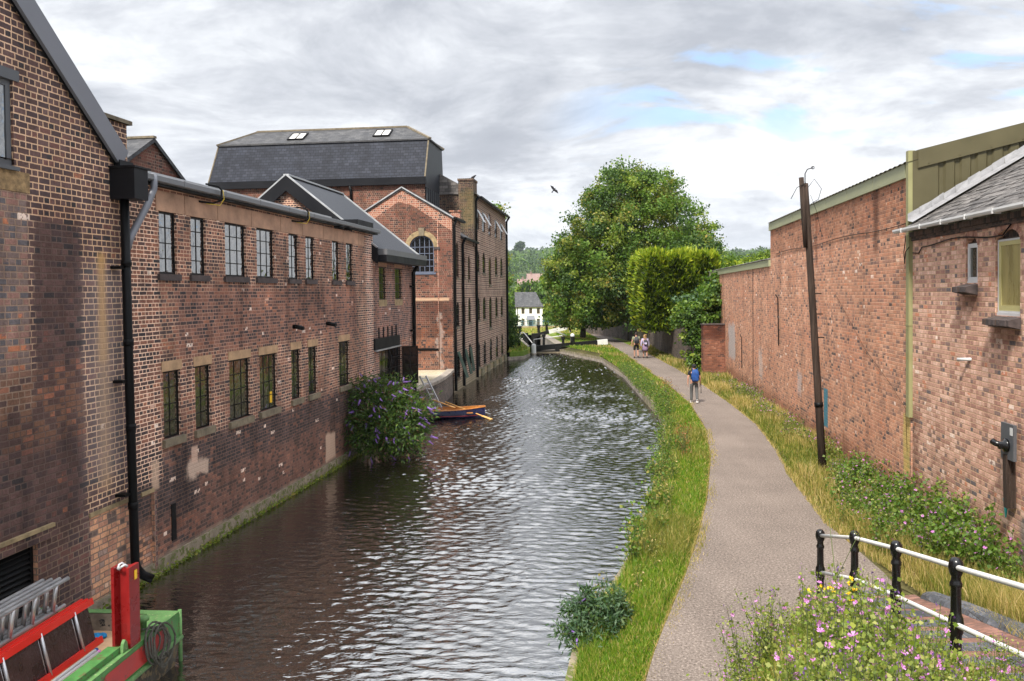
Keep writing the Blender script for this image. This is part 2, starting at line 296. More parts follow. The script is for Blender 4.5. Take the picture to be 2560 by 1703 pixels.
plain('interior_green', (.3, .5, .45), .6); plain('curtain', (.42, .43, .48), .9, var=.2)

def glass(name, c, rough=.04, ior=1.9, wob=.25, sc=3., tilt=0.):
    g = G(name); o = g.uv(); n = g.noise(g.mapv(o, (1.2, 1, 1)), sc, 2, .5)
    rnd = g.n('ShaderNodeObjectInfo').outputs['Random']
    n = g.math('ADD', n, g.math('MULTIPLY', g.math('MULTIPLY', g.sep(o)[1], tilt), g.lin(rnd, 0, 1, .5, 1.3)))
    M[name] = g.out(g.bsdf(c, rough, 0., .5, g.bump(n, wob, .02), ior=ior))
glass('glass', (.012, .014, .014), ior=3.4, wob=1., tilt=-3.2)
glass('glass_low', (.03, .03, .02), ior=2.4, wob=.5)
glass('glass_dark', (.008, .009, .01), ior=1.5)

def seam_metal():
    g = G('seam_metal'); u, v, _ = g.sep(g.uv())
    f = g.math('FRACT', g.math('DIVIDE', u, .3)); l = g.math('SUBTRACT', 1., g.ss(g.math('ABSOLUTE', g.math('SUBTRACT', f, .5)), .03, .09))
    c = g.mix(l, (.02, .023, .03), (.036, .04, .05))
    M['seam_metal'] = g.out(g.bsdf(c, .5, .2, .4, g.bump(l, .8, .03)))
seam_metal()

def ground_mat(name, cs, sc=1., rough=.95, bump=.6):
    g = G(name); o = g.tc('Object')
    a = g.noise(o, .35 * sc, 5, .6); b = g.noise(o, 9. * sc, 4, .7)
    c = g.mix(1., g.ramp(a, cs), g.lin(b, .3, .7, .6, 1.35), 'MULTIPLY')
    M[name] = g.out(g.bsdf(c, rough, 0., .1, g.bump(b, bump, .05)))
ground_mat('soil', [(.3, (.04, .045, .018)), (.5, (.07, .065, .025)), (.7, (.12, .1, .045))])
ground_mat('lawn', [(.3, (.09, .15, .025)), (.5, (.13, .19, .03)), (.62, (.24, .22, .06)), (.75, (.3, .24, .09))], 1.4)
ground_mat('hill_ground', [(.3, (.03, .06, .02)), (.5, (.05, .08, .025)), (.7, (.09, .1, .035))], .05)
ground_mat('yard', [(.3, (.12, .11, .1)), (.7, (.2, .18, .16))])
ground_mat('terrace', [(.3, (.3, .26, .15)), (.5, (.4, .34, .24)), (.7, (.46, .4, .32))], 1.5)
ground_mat('bed', [(.3, (.02, .018, .012)), (.7, (.03, .026, .018))])
def path_mat():
    g = G('path_tarmac'); o = g.tc('Object')
    a = g.noise(o, .5, 4, .6); b = g.noise(o, 26., 4, .8); c2 = g.noise(o, 70., 2, .8)
    c = g.ramp(b, [(.33, (.045, .034, .028)), (.44, (.138, .112, .096)), (.56, (.188, .156, .134)), (.68, (.42, .345, .295))])
    c = g.mix(1., c, g.lin(a, .3, .7, .84, 1.12), 'MULTIPLY')
    c = g.mix(g.ss(c2, .62, .7), c, (.46, .38, .33))
    wl = g.noise(g.mapv(o, (1.3, .12, 1), rot=(0, 0, R(9))), 1.2, 4, .6); c = g.mix(1., c, g.lin(wl, .35, .65, .95, 1.05), 'MULTIPLY'); mp = g.noise(o, 1.3, 5, .7); c = g.mix(g.math('MULTIPLY', g.ss(mp, .6, .75), .3), c, (.11, .085, .075))
    M['path_tarmac'] = g.out(g.bsdf(c, .95, 0., .12, g.bump(b, .5, .012)))
path_mat()

def water_mat():
    g = G('canal_water'); o = g.tc('Object')
    big = g.noise(g.mapv(o, (.22, .45, 1), rot=(0, 0, R(-8))), 1., 3, .5)
    w1 = g.noise(g.mapv(o, (1.5, 3.6, 1), rot=(0, 0, R(-12))), 1.5, 3, .55, .6)
    w2 = g.noise(g.mapv(o, (2.0, 4.2, 1), rot=(0, 0, R(20))), 3.0, 2, .5, .4)
    calm = g.lin(g.noise(g.mapv(o, (.10, .22, 1)), 1., 2, .5), .35, .65, .55, 1.15)
    h = g.math('MULTIPLY', g.math('ADD', g.math('MULTIPLY', w1, .75), g.math('MULTIPLY', w2, .28)), calm)
    h = g.math('ADD', h, g.math('MULTIPLY', big, .3))
    nrm = g.bump(h, 1., .03)
    M['canal_water'] = g.out(g.bsdf((.008, .006, .0035), .025, 0., .5, nrm, ior=4.6))
water_mat()

def leaf(name, cs, trans=.35, rough=.5, spec=.3):
    g = G(name); r = g.island()
    c = g.ramp(r, cs)
    b = g.bsdf(c, rough, 0., spec); t = g.n('ShaderNodeBsdfTranslucent'); g.put(g.mix(1., c, (1.3, 1.4, .7), 'MULTIPLY'), t.inputs[0])
    mx = g.n('ShaderNodeMixShader'); mx.inputs[0].default_value = trans; g.put(b, mx.inputs[1]); g.put(t.outputs[0], mx.inputs[2])
    M[name] = g.out(mx.outputs[0])
leaf('leaf_mid', [(0, (.05, .11, .014)), (.5, (.095, .175, .02)), (1, (.15, .23, .035))])
leaf('leaf_dark', [(0, (.022, .055, .012)), (.5, (.045, .09, .017)), (1, (.075, .13, .025))])
leaf('leaf_light', [(0, (.12, .19, .022)), (.5, (.19, .26, .03)), (1, (.28, .31, .05))])
leaf('leaf_olive', [(0, (.09, .13, .018)), (.6, (.17, .2, .03)), (.9, (.28, .25, .045)), (1, (.36, .24, .06))])
leaf('hedge_gold', [(0, (.12, .19, .012)), (.5, (.23, .31, .02)), (1, (.42, .44, .04))])
leaf('hedge_green', [(0, (.05, .09, .01)), (.5, (.1, .16, .014)), (1, (.2, .26, .02))])
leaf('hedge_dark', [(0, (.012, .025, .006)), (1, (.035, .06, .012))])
leaf('budd_leaf', [(0, (.025, .055, .014)), (.5, (.05, .095, .022)), (1, (.09, .14, .035))])
leaf('budd_grey', [(0, (.03, .07, .032)), (.5, (.06, .115, .055)), (1, (.13, .2, .11))])
leaf('budd_brown', [(0, (.08, .05, .02)), (1, (.16, .1, .05))])
leaf('spike', [(0, (.17, .09, .36)), (.5, (.27, .15, .5)), (1, (.42, .26, .62))], .3)
leaf('mallow_leaf', [(0, (.09, .14, .02)), (.5, (.18, .23, .04)), (1, (.34, .34, .1))])
leaf('mallow_flower', [(0, (.5, .1, .5)), (.5, (.62, .2, .58)), (1, (.72, .36, .68))], .3)
leaf('mallow_bud', [(0, (.12, .05, .22)), (.5, (.2, .1, .3)), (1, (.3, .14, .3))], .2)
leaf('yellow_flower', [(0, (.8, .4, .01)), (1, (.85, .6, .02))], .2)
leaf('white_flower', [(0, (.6, .6, .5)), (1, (.75, .75, .65))], .2)
leaf('grass_lush', [(0, (.045, .12, .008)), (.45, (.11, .22, .012)), (.75, (.19, .3, .02)), (.92, (.34, .31, .06)), (1, (.5, .4, .14))])
leaf('grass_dry', [(0, (.16, .18, .03)), (.35, (.3, .26, .07)), (.75, (.48, .36, .14)), (1, (.62, .46, .24))])
leaf('grass_mid', [(0, (.07, .11, .015)), (.45, (.15, .19, .025)), (.8, (.28, .26, .06)), (1, (.46, .36, .13))])
leaf('rust_seed', [(0, (.16, .06, .02)), (1, (.3, .13, .04))], .15)
leaf('far_leaf', [(0, (.016, .042, .014)), (.5, (.03, .068, .02)), (1, (.06, .095, .03))], .2)

# ------------------------------------------------------------------ mesh helpers
class MB:
    """collects faces (with material slot and smooth flag) and links them as ONE mesh object; box-projected UVs in metres"""
    def __init__(s, T=None): s.v = []; s.f = []; s.T = T
    def add(s, pts, faces, mi=0, smooth=False):
        b = len(s.v); s.v += [tuple(s.T(*p)) if s.T else tuple(p) for p in pts]
        s.f += [([b + i for i in f], mi, smooth) for f in faces]; return s
    def poly(s, pts, mi=0, smooth=False): return s.add(pts, [list(range(len(pts)))], mi, smooth)
    def box(s, x0, x1, y0, y1, z0, z1, mi=0):
        x0, x1 = min(x0, x1), max(x0, x1); y0, y1 = min(y0, y1), max(y0, y1); z0, z1 = min(z0, z1), max(z0, z1)
        return s.add([(x0, y0, z0), (x1, y0, z0), (x1, y1, z0), (x0, y1, z0), (x0, y0, z1), (x1, y0, z1), (x1, y1, z1), (x0, y1, z1)],
                     [(0, 3, 2, 1), (4, 5, 6, 7), (0, 1, 5, 4), (1, 2, 6, 5), (2, 3, 7, 6), (3, 0, 4, 7)], mi)
    def prism(s, pts, vec, mi=0):
        n = len(pts); vec = Vector(vec); q = [tuple(Vector(p) + vec) for p in pts]
        return s.add([tuple(p) for p in pts] + q, [list(range(n))[::-1], list(range(n, 2 * n))] + [(i, (i + 1) % n, n + (i + 1) % n, n + i) for i in range(n)], mi)
    def bar(s, a, b, w, h, mi=0, up=(0, 0, 1)):
        a, b = Vector(a), Vector(b); d = (b - a).normalized(); x = d.cross(Vector(up))
        if x.length < 1e-4: x = d.cross(Vector((1, 0, 0)))
        x.normalize(); y = x.cross(d); x *= w / 2; y *= h / 2
        return s.add([tuple(p + i * x + j * y) for p in (a, b) for i, j in ((-1, -1), (1, -1), (1, 1), (-1, 1))],
                     [(3, 2, 1, 0), (4, 5, 6, 7), (0, 1, 5, 4), (1, 2, 6, 5), (2, 3, 7, 6), (3, 0, 4, 7)], mi)
    def tube(s, pts, r, n=8, mi=0, caps=True, smooth=True):
        pts = [Vector(p) for p in pts]; k = len(pts); rs = r if isinstance(r, (list, tuple)) else [r] * k
        ring = []; x = None
        for i, p in enumerate(pts):
            d = (pts[min(i + 1, k - 1)] - pts[max(i - 1, 0)]).normalized()
            if x is None: x = d.orthogonal().normalized()
            else:
                x = x - d * x.dot(d); x = x.normalized() if x.length > 1e-5 else d.orthogonal().normalized()
            y = d.cross(x)
            ring += [tuple(p + rs[i] * (math.cos(2 * math.pi * j / n) * x + math.sin(2 * math.pi * j / n) * y)) for j in range(n)]
        f = [(i * n + j, i * n + (j + 1) % n, (i + 1) * n + (j + 1) % n, (i + 1) * n + j) for i in range(k - 1) for j in range(n)]
        s.add(ring, f, mi, smooth)
        if caps: s.f += [([len(s.v) - len(ring) + j for j in range(n)][::-1], mi, False), ([len(s.v) - n + j for j in range(n)], mi, False)]
        return s
    def lathe(s, prof, n=14, c=(0, 0, 0), mi=0):
        k = len(prof); v = [(c[0] + r * math.cos(2 * math.pi * j / n), c[1] + r * math.sin(2 * math.pi * j / n), c[2] + z) for r, z in prof for j in range(n)]
        return s.add(v, [(i * n + j, i * n + (j + 1) % n, (i + 1) * n + (j + 1) % n, (i + 1) * n + j) for i in range(k - 1) for j in range(n)], mi, True)
    def ball(s, c, r, n=10, k=7, mi=0):
        rr = r if isinstance(r, (tuple, list)) else (r, r, r)
        v = [(c[0] + rr[0] * math.sin(math.pi * i / k) * math.cos(2 * math.pi * j / n), c[1] + rr[1] * math.sin(math.pi * i / k) * math.sin(2 * math.pi * j / n), c[2] + rr[2] * math.cos(math.pi * i / k)) for i in range(k + 1) for j in range(n)]
        return s.add(v, [(i * n + j, (i + 1) * n + j, (i + 1) * n + (j + 1) % n, i * n + (j + 1) % n) for i in range(k) for j in range(n)], mi, True)
    def build(s, name, mats, parent=None, uv=True, loc=None):
        me = bpy.data.meshes.new(name)
        me.from_pydata(s.v, [], [f[0] for f in s.f]); mats = mats if isinstance(mats, (list, tuple)) else [mats]
        for m in mats: me.materials.append(M[m] if isinstance(m, str) else m)
        me.polygons.foreach_set('material_index', [f[1] for f in s.f]); me.polygons.foreach_set('use_smooth', [f[2] for f in s.f])
        me.update()
        if uv:
            ul = me.uv_layers.new(name='UVMap'); uvs = np.zeros(len(me.loops) * 2, np.float32)
            for p in me.polygons:
                n = p.normal
                if abs(n.z) > .999: t = Vector((1, 0, 0)); b = Vector((0, 1, 0))
                else: t = Vector((-n.y, n.x, 0)).normalized(); b = n.cross(t)
                for li in p.loop_indices:
                    c = me.vertices[me.loops[li].vertex_index].co; uvs[2 * li] = c.dot(t); uvs[2 * li + 1] = c.dot(b)
            ul.data.foreach_set('uv', uvs)
        return link(name, me, parent, loc)

def link(name, me, parent=None, loc=None):
    o = bpy.data.objects.new(name, me); col.objects.link(o)
    if parent is not None: o.parent = parent
    if loc is not None: o.location = loc
    return o
def tag(o, label=None, cat=None, group=None, kind=None):
    for k, v in (('label', label), ('category', cat), ('group', group), ('kind', kind)):
        if v: o[k] = v
    return o
def thing(name, label, cat, loc=(0, 0, 0), rz=0., group=None):
    o = bpy.data.objects.new(name, None); o.empty_display_size = .3; col.objects.link(o)
    o.location = loc; o.rotation_euler = (0, 0, rz); return tag(o, label, cat, group)
def copy_tree(o, parent=None):
    c = o.copy(); col.objects.link(c)
    if parent: c.parent = parent
    for ch in list(o.children): copy_tree(ch, c)
    return c

def wall(mb, u0, u1, z0, z1, holes=(), mi=0, rmi=None, depth=.16):
    """vertical wall in (u, d, z) space, outside face at d=0; holes (u0,u1,z0,z1[,arch rise]) with reveals"""
    rmi = mi if rmi is None else rmi
    us = sorted({u0, u1, *[h[0] for h in holes], *[h[1] for h in holes]}); zs = sorted({z0, z1, *[h[2] for h in holes], *[h[3] for h in holes]})
    us = [u for u in us if u0 <= u <= u1]; zs = [z for z in zs if z0 <= z <= z1]
    for a, b in zip(us, us[1:]):
        for c, d in zip(zs, zs[1:]):
            m, n = (a + b) / 2, (c + d) / 2
            if any(h[0] < m < h[1] and h[2] < n < h[3] for h in holes): continue
            mb.poly([(a, 0, c), (b, 0, c), (b, 0, d), (a, 0, d)], mi)
    for h in holes:
        a, b, c, d = h[:4]; ah = h[4] if len(h) > 4 else 0; sp = d - ah
        mb.poly([(a, 0, c), (a, 0, sp), (a, depth, sp), (a, depth, c)], rmi); mb.poly([(b, 0, sp), (b, 0, c), (b, depth, c), (b, depth, sp)], rmi)
        mb.poly([(a, depth, c), (b, depth, c), (b, 0, c), (a, 0, c)], rmi)
        if ah:
            arc = arcpts(a, b, sp, ah, 10); m = len(arc) // 2
            mb.poly([(a, 0, d)] + [(x, 0, z) for x, z in arc[:m + 1]], mi); mb.poly([(b, 0, d)] + [(x, 0, z) for x, z in arc[m:]][::-1][::1], mi)
            for (x0, zz0), (x1, zz1) in zip(arc, arc[1:]): mb.poly([(x0, 0, zz0), (x1, 0, zz1), (x1, depth, zz1), (x0, depth, zz0)], rmi)
        else: mb.poly([(a, 0, d), (b, 0, d), (b, depth, d), (a, depth, d)], rmi)
def arcpts(a, b, sp, ah, n):
    c, r = (a + b) / 2, (b - a) / 2
    return [(c - r * math.cos(math.pi * i / n), sp + ah * math.sin(math.pi * i / n)) for i in range(n + 1)]

def frameT(org, du):
    du = Vector((*du, 0)).normalized(); dn = Vector((-du.y, du.x, 0)); org = Vector(org)
    return lambda u, d, z: org + du * u + dn * d + Vector((0, 0, z))

def window(parent, T, u0, u1, z0, z1, nx, ny, d=.05, fr='frame_black', pane='glass', arch=0., fw=.04, bar=.02, sill=None, lintel=None, name='window', th=.035, label=None):
    """window frame with glazing bars (part) > pane, sill, lintel (sub-parts)"""
    sp = z1 - arch; m = MB(T)
    m.box(u0, u0 + fw, d, d + th, z0, sp); m.box(u1 - fw, u1, d, d + th, z0, sp); m.box(u0 + fw, u1 - fw, d, d + th, z0, z0 + fw)
    if arch:
        for (a, b), (c, e) in zip(arcpts(u0, u1, sp, arch, 10), arcpts(u0, u1, sp, arch, 10)[1:]):
            cx = (u0 + u1) / 2; k = 1 - fw / ((u1 - u0) / 2)
            q = lambda x, z: (cx + (x - cx) * k, sp + (z - sp) * k)
            (a2, b2), (c2, e2) = q(a, b), q(c, e)
            m.prism([(a, d, b), (c, d, e), (c2, d, e2), (a2, d, b2)], (0, 0, 0) if T is None else (0, 0, 0)) if False else m.add([(a, d, b), (c, d, e), (c2, d, e2), (a2, d, b2), (a2, d + th, b2), (c2, d + th, e2)], [(0, 1, 2, 3), (3, 2, 5, 4)])
        m.box(u0 + fw, u1 - fw, d, d + th, sp - bar / 2, sp + bar / 2)
    else: m.box(u0 + fw, u1 - fw, d, d + th, z1 - fw, z1)
    for i in range(1, nx):
        u = u0 + (u1 - u0) * i / nx; m.box(u - bar / 2, u + bar / 2, d + .006, d + th - .01, z0 + fw, (z1 - .02 - arch * .25 * abs(2 * i / nx - 1) if arch else z1 - fw))
    for j in range(1, ny):
        z = z0 + (sp - z0) * j / ny
        for i in range(nx):
            a = u0 + (u1 - u0) * i / nx + (fw if i == 0 else bar / 2); b = u0 + (u1 - u0) * (i + 1) / nx - (fw if i == nx - 1 else bar / 2)
            m.box(a, b, d + .008, d + th - .012, z - bar / 2, z + bar / 2)
    w = m.build(name, fr, parent)
    if label: w['label'] = label
    if pane:
        p = MB(T); dd = d + th * .45
        if arch: p.poly([(u0 + .01, dd, z0 + .01), (u1 - .01, dd, z0 + .01)] + [(x, dd, z) for x, z in arcpts(u0 + .01, u1 - .01, sp, arch - .01, 12)][::-1])
        else: p.poly([(u0 + .01, dd, z0 + .01), (u1 - .01, dd, z0 + .01), (u1 - .01, dd, z1 - .01), (u0 + .01, dd, z1 - .01)])
        p.build('pane', pane, w)
    if sill:
        mat, h, ov, pr = sill; MB(T).box(u0 - ov, u1 + ov, -pr, .155, z0 - h, z0 - .002).build('sill', mat, w)
    if lintel:
        mat, h, ov, pr = lintel; MB(T).box(u0 - ov, u1 + ov, -pr, .14, z1 + .002, z1 + h).build('lintel', mat, w)
    return w

def np_mesh(name, V, F, mats, midx, parent=None, smooth=False):
    me = bpy.data.meshes.new(name); k = F.shape[1]; nf = len(F)
    me.vertices.add(len(V)); me.vertices.foreach_set('co', np.ascontiguousarray(V, np.float32).ravel())
    me.loops.add(nf * k); me.loops.foreach_set('vertex_index', np.ascontiguousarray(F, np.int32).ravel())
    me.polygons.add(nf); me.polygons.foreach_set('loop_start', np.arange(0, nf * k, k, dtype=np.int32))
    for m in mats: me.materials.append(M[m])
    me.polygons.foreach_set('material_index', np.ascontiguousarray(midx, np.int32))
    me.update(calc_edges=True); me.validate()
    return link(name, me, parent)

def unit(a): return a / np.maximum(np.linalg.norm(a, axis=1, keepdims=True), 1e-9)
def leaf_geo(P, S, tang=None, nrm=None, asp=.55, fold=.12, spread=1.):
    """one folded diamond quad per leaf"""
    n = len(P)
    t = unit(rng.normal(size=(n, 3)) * spread + (0 if tang is None else tang))
    q = rng.normal(size=(n, 3)) * .6 + (0 if nrm is None else nrm); b = unit(np.cross(t, q)); nn = np.cross(b, t)
    S = np.broadcast_to(np.asarray(S, float), (n,))[:, None]
    V = np.stack([P, P + t * S * .45 + b * S * asp / 2 + nn * S * fold, P + t * S, P + t * S * .45 - b * S * asp / 2 + nn * S * fold], 1)
    return V.reshape(-1, 3), np.arange(4 * n).reshape(n, 4)
def leaves(name, P, S, mats, midx, parent=None, **kw):
    V, F = leaf_geo(np.asarray(P, float), S, **kw); return np_mesh(name, V, F, mats, midx, parent)
def blades(name, P, H, W, mats, midx, parent=None, lean=.35, curl=.25):
    """grass blades: two stacked faces each, bent"""
    n = len(P); a = rng.uniform(0, 2 * np.pi, n); dx = np.stack([np.cos(a), np.sin(a), np.zeros(n)], 1)
    la = rng.uniform(0, 2 * np.pi, n); ld = np.stack([np.cos(la), np.sin(la), np.zeros(n)], 1) * (np.abs(rng.normal(0, lean, n)) * H)[:, None]
    up = np.array([0, 0, 1.]) * H[:, None]; w = dx * (W / 2)[:, None]
    V = np.stack([P - w, P + w, P + up * .55 + ld * .35 + w * .7, P + up * .55 + ld * .35 - w * .7, P + up * (1 - curl * .3) + ld], 1).reshape(-1, 3)
    b = np.arange(n)[:, None] * 5
    F = np.concatenate([b + np.array([[0, 1, 2, 3]]), b + np.array([[3, 2, 4, 4]])], 0)
    # triangles as separate list (quads with a repeated vertex are invalid), so build tris
    F = np.concatenate([b + np.array([[0, 1, 2]]), b + np.array([[0, 2, 3]]), b + np.array([[3, 2, 4]])], 0)
    return np_mesh(name, V, F, mats, np.concatenate([midx] * 3), parent)

# ------------------------------------------------------------------ frames
A_ANG = R(8.18); A_ORG = Vector((-6.87, 15.25, 0)); A_RZ = math.pi / 2 - A_ANG          # left bank wall line
M_ANG = R(6.96); M_ORG = Vector((-3.15, 44.06, 0)); M_RZ = math.pi / 2 - M_ANG          # far mill
R_ANG = R(6.88); R_ORG = Vector((8.53, 17.62, 0)); R_RZ = -math.pi / 2 - R_ANG          # right-hand walls, local x towards the camera
def fr2w(org, rz, x, y, z=0.):
    c, s = math.cos(rz), math.sin(rz); return Vector((org.x + c * x - s * y, org.y + s * x + c * y, z))

# ------------------------------------------------------------------ ground, water, banks
def sheet(name, pts, z, mat, kind='structure', zs=None):
    m = MB(); m.poly([(x, y, z if zs is None else zs[i]) for i, (x, y) in enumerate(pts)]); o = m.build(name, mat); o['kind'] = kind; return o
m = MB()
m.poly([(-2400, -900, -6.), (2400, -900, -6.), (2400, 2500, -6.), (-2400, 2500, -6.)]); tag(m.build('ground', 'soil'), kind='structure')
sheet('canal_bed', [(-9, -30), (9, -30), (9, 71.6), (-9, 71.6)], -1.9, 'bed')
def wavelets():
    ys, y = [-30., -10., 2., 6.], 8.
    while y < 71.6: ys.append(y); y += float(np.interp(y, [8, 14, 30, 72], [.04, .045, .08, .17]))
    ys = np.array(ys + [71.6]); xs = np.linspace(-9, 9, 280); X, Y = np.meshgrid(xs, ys); Z = np.zeros_like(X); r2 = np.random.default_rng(3)
    amp = .55 + .45 * np.sin(X * .5 + Y * .33 + 1) * np.sin(X * .21 - Y * .17) + .25 * np.sin(Y * .9 + X * .3)
    amp = np.clip(amp, .6, 1.15) * np.clip((X + 6.87 - .1437 * (Y - 15.25) - .3) / np.interp(Y, [15, 30], [3.2, 1.6]), .12, 1)
    for k in range(60):
        lam = np.exp(r2.uniform(np.log(.14), np.log(.45))); th = r2.normal(0, .5) + .12; kx, ky = np.sin(th) * 2 * np.pi / lam, np.cos(th) * 2 * np.pi / lam
        Z += .0048 * lam ** .95 * np.sin(kx * X + ky * Y + r2.uniform(0, 6.28) + .5 * np.sin(X * .8 * r2.uniform(.5, 1.5) + Y * .4)) * np.clip((lam / .26) ** .1, 1, 2)
    amp = amp * np.interp(Y, [12, 22, 40, 60, 72], [.95, 1.5, 2.7, 4.6, 5.])
    Z = Z * amp * np.clip((Y - 6) / 2, 0, 1)
    V = np.stack([X, Y, -.6 + Z], -1).reshape(-1, 3); n = len(xs); i = np.arange(len(ys) - 1)[:, None] * n + np.arange(n - 1)[None]
    F = np.stack([i, i + 1, i + n + 1, i + n], -1).reshape(-1, 4); o = np_mesh('canal_water', V, F, ['canal_water'], np.zeros(len(F), int)); o.data.polygons.foreach_set('use_smooth', [True] * len(F)); o['kind'] = 'structure'
wavelets()
CAN_R = [(.15, -30), (.2, 2), (.5, 9.5), (.79, 11.15), (1.05, 12.08), (1.52, 13.37), (2.14, 15.21), (2.67, 17.33), (3.37, 20.12), (4.45, 24.57), (5.6, 30.58), (6.15, 34.87), (6.4, 40.58), (6.85, 50.46), (6.73, 62.4), (4.6, 70.3), (4.1, 71.9)]
PATH_L = [(.9, -30), (.9, 4), (1.54, 9.87), (2.1, 11.53), (2.86, 13.67), (3.48, 15.6), (4.37, 18.54), (5.64, 23.45), (6.64, 28.34), (7.43, 34.42), (7.85, 40.82), (8.04, 46.94), (8.37, 56.65), (8.46, 64.12), (8.6, 73.21), (8.6, 96)]
PATH_R = [(1.2, -30), (1.4, 4), (1.75, 7), (2.5, 9), (3.1, 10), (3.8, 11), (4.4, 12), (4.62, 12.3), (5.95, 12.5), (6.1, 13.1), (6.3, 16.54), (6.62, 18.45), (7.06, 21.11), (7.71, 23.99), (8.54, 28.68), (9.1, 34.28), (9.3, 37.54), (9.67, 42.64), (10.01, 49.95), (10.3, 59.48), (10.5, 67.25), (10.4, 74.83), (10.4, 96)]
def pl_at(pl, y):
    for (x0, y0), (x1, y1) in zip(pl, pl[1:]):
        if y0 <= y <= y1: return x0 + (x1 - x0) * (y - y0) / (y1 - y0)
    return pl[-1][0] if y > pl[-1][1] else pl[0][0]
def wall_r_x(y): return 8.53 + (y - 17.62) * math.tan(R_ANG)
# right bank: soil body with a vertical quay side and stone kerb along the water
m = MB(); far = [(60, 71.9), (60, -30)]
def offs(pts, w):
    out = []
    for i in range(len(pts)):
        a = Vector((*pts[max(i - 1, 0)], 0)); b = Vector((*pts[min(i + 1, len(pts) - 1)], 0)); d = (b - a).normalized(); out.append((pts[i][0] + d.y * w, pts[i][1] - d.x * w))
    return out
CAN_I = offs(CAN_R, .8); EDGE_Z = [-.43 if y > 50 else -.3 if y > 35 else -.22 for _, y in CAN_R]
m.poly([(x, y, -.03) for x, y in CAN_I + far][::-1])
for i in range(len(CAN_R) - 1): m.poly([(*CAN_R[i], EDGE_Z[i]), (*CAN_I[i], -.03), (*CAN_I[i + 1], -.03), (*CAN_R[i + 1], EDGE_Z[i + 1])])
for (a, b), (c, d) in zip(CAN_R, CAN_R[1:]): m.poly([(a, b, -.2), (c, d, -.2), (c, d, -2), (a, b, -2)], 1)
tag(m.build('right_bank_ground', ['soil', 'stone_mossy']), kind='structure')
def strip(name, L, Rr, z, mat, n=90, y0=None, y1=None):
    ys = np.linspace(y0, y1, n); m = MB()
    for a, b in zip(ys, ys[1:]): m.poly([(pl_at(L, a), a, z), (pl_at(Rr, a), a, z), (pl_at(Rr, b), b, z), (pl_at(L, b), b, z)])
    o = m.build(name, mat); o['kind'] = 'structure'; return o
strip('towpath', PATH_L, PATH_R, 0., 'path_tarmac', 130, -30, 95.)
def kerb(name, pts, w, z0, z1, mat, label):
    m = MB(); n = len(pts); off = []
    for i in range(n):
        a = Vector((*pts[max(i - 1, 0)], 0)); b = Vector((*pts[min(i + 1, n - 1)], 0)); d = (b - a).normalized(); off.append((pts[i][0] + d.y * w, pts[i][1] - d.x * w))
    for i in range(n - 1):
        p, q, r_, s_ = pts[i], pts[i + 1], off[i + 1], off[i]
        m.add([(*p, z0), (*q, z0), (*r_, z0), (*s_, z0), (*p, z1), (*q, z1), (*r_, z1), (*s_, z1)], [(4, 7, 6, 5), (0, 4, 5, 1), (2, 6, 7, 3), (1, 5, 6, 2), (3, 7, 4, 0)])
    o = m.build(name, mat); return tag(o, label, 'kerb')
kerb('stone_kerb', [(x - .02, y) for x, y in CAN_R[12:]], .42, -1., -.4, 'stone_coping', 'pale stone kerb edging the canal bend beside the far lawn')
kerb('stone_kerb', [(x - .02, y) for x, y in CAN_R[2:7]], .3, -1., -.17, 'stone_mossy', 'reddish stone edge of the near bank under the bush')
kerb('stone_kerb', [(x - .02, y) for x, y in CAN_R[7:13]], .26, -1., -.2, 'stone_mossy', 'dark mossy stone edge half hidden by bank grass mid canal')

# lawns on both sides of the lock, yard behind the left buildings
CH0, CH1 = ((1.55, 72.0), (4.05, 72.0)), ((.55, 92.), (3.15, 92.))
m = MB(); m.poly([(4.05, 71.9, 0), (60, 71.9, 0), (60, 96.5, 0), (2.9, 96.5, 0)]); tag(m.build('lawn_right', 'lawn', None, True, (0, 0, -.014)), kind='structure')
m = MB(); LL = [(-.2, 65.6), (.9, 66.6), (1.5, 69.6), (1.55, 72.0), (.35, 96.5), (-60, 96.5), (-60, 65.6)]
m.poly([(x, y, .02) for x, y in LL])
for (a, b), (c, d) in zip(LL[:4], LL[1:4]): m.poly([(a, b, .02), (c, d, .02), (c, d, -2), (a, b, -2)])
tag(m.build('lawn_left', 'lawn'), kind='structure')
kerb('stone_kerb', [(1.5, 69.6), (.9, 66.3), (-.3, 65.3)], .35, -1, -.36, 'stone_coping', 'short stone kerb below the mill corner on the left bank')
p0, p1, p2, p3 = fr2w(A_ORG, A_RZ, -40, .5), fr2w(A_ORG, A_RZ, 29, .5), Vector((-2.6, 66, 0)), Vector((-300, 66, 0))
sheet('left_yard', [(p0.x, p0.y), (p1.x, p1.y), (p2.x, p2.y), (p3.x, p3.y), (-300, p0.y)], -.02, 'yard')

# terrain: drops behind the lock, rises to the wooded hill
TZ = [(95, 0.), (105, -.3), (130, -1.1), (150, -1.7), (200, -3.5), (260, -3.6), (350, -2.5), (600, 9), (900, 26), (1200, 46), (1500, 60), (1900, 66), (3000, 62), (5000, 40)]
def terr(x, y):
    z = np.interp(y, [a for a, _ in TZ], [b for _, b in TZ])
    return z + (np.sin(x * .011 + 1) * 4 + np.sin(x * .023 + y * .004) * 3) * np.clip((y - 500) / 900, 0, 1)
ys = np.array([94.5, 96.5, 100, 105, 112, 120, 130, 140, 150, 165, 180, 200, 230, 260, 300, 350, 420, 500, 600, 700, 800, 900, 1050, 1200, 1350, 1500, 1700, 1900, 2400]); us = np.linspace(-1, 1, 61)
V = []; 
for y in ys:
    for u in us:
        x = u * (60 + y * 1.1); V.append((x, y, float(terr(x, y)) - (.06 if y < 97 else 0)))
n = len(us); F = [(i * n + j, i * n + j + 1, (i + 1) * n + j + 1, (i + 1) * n + j) for i in range(len(ys) - 1) for j in range(n - 1)]
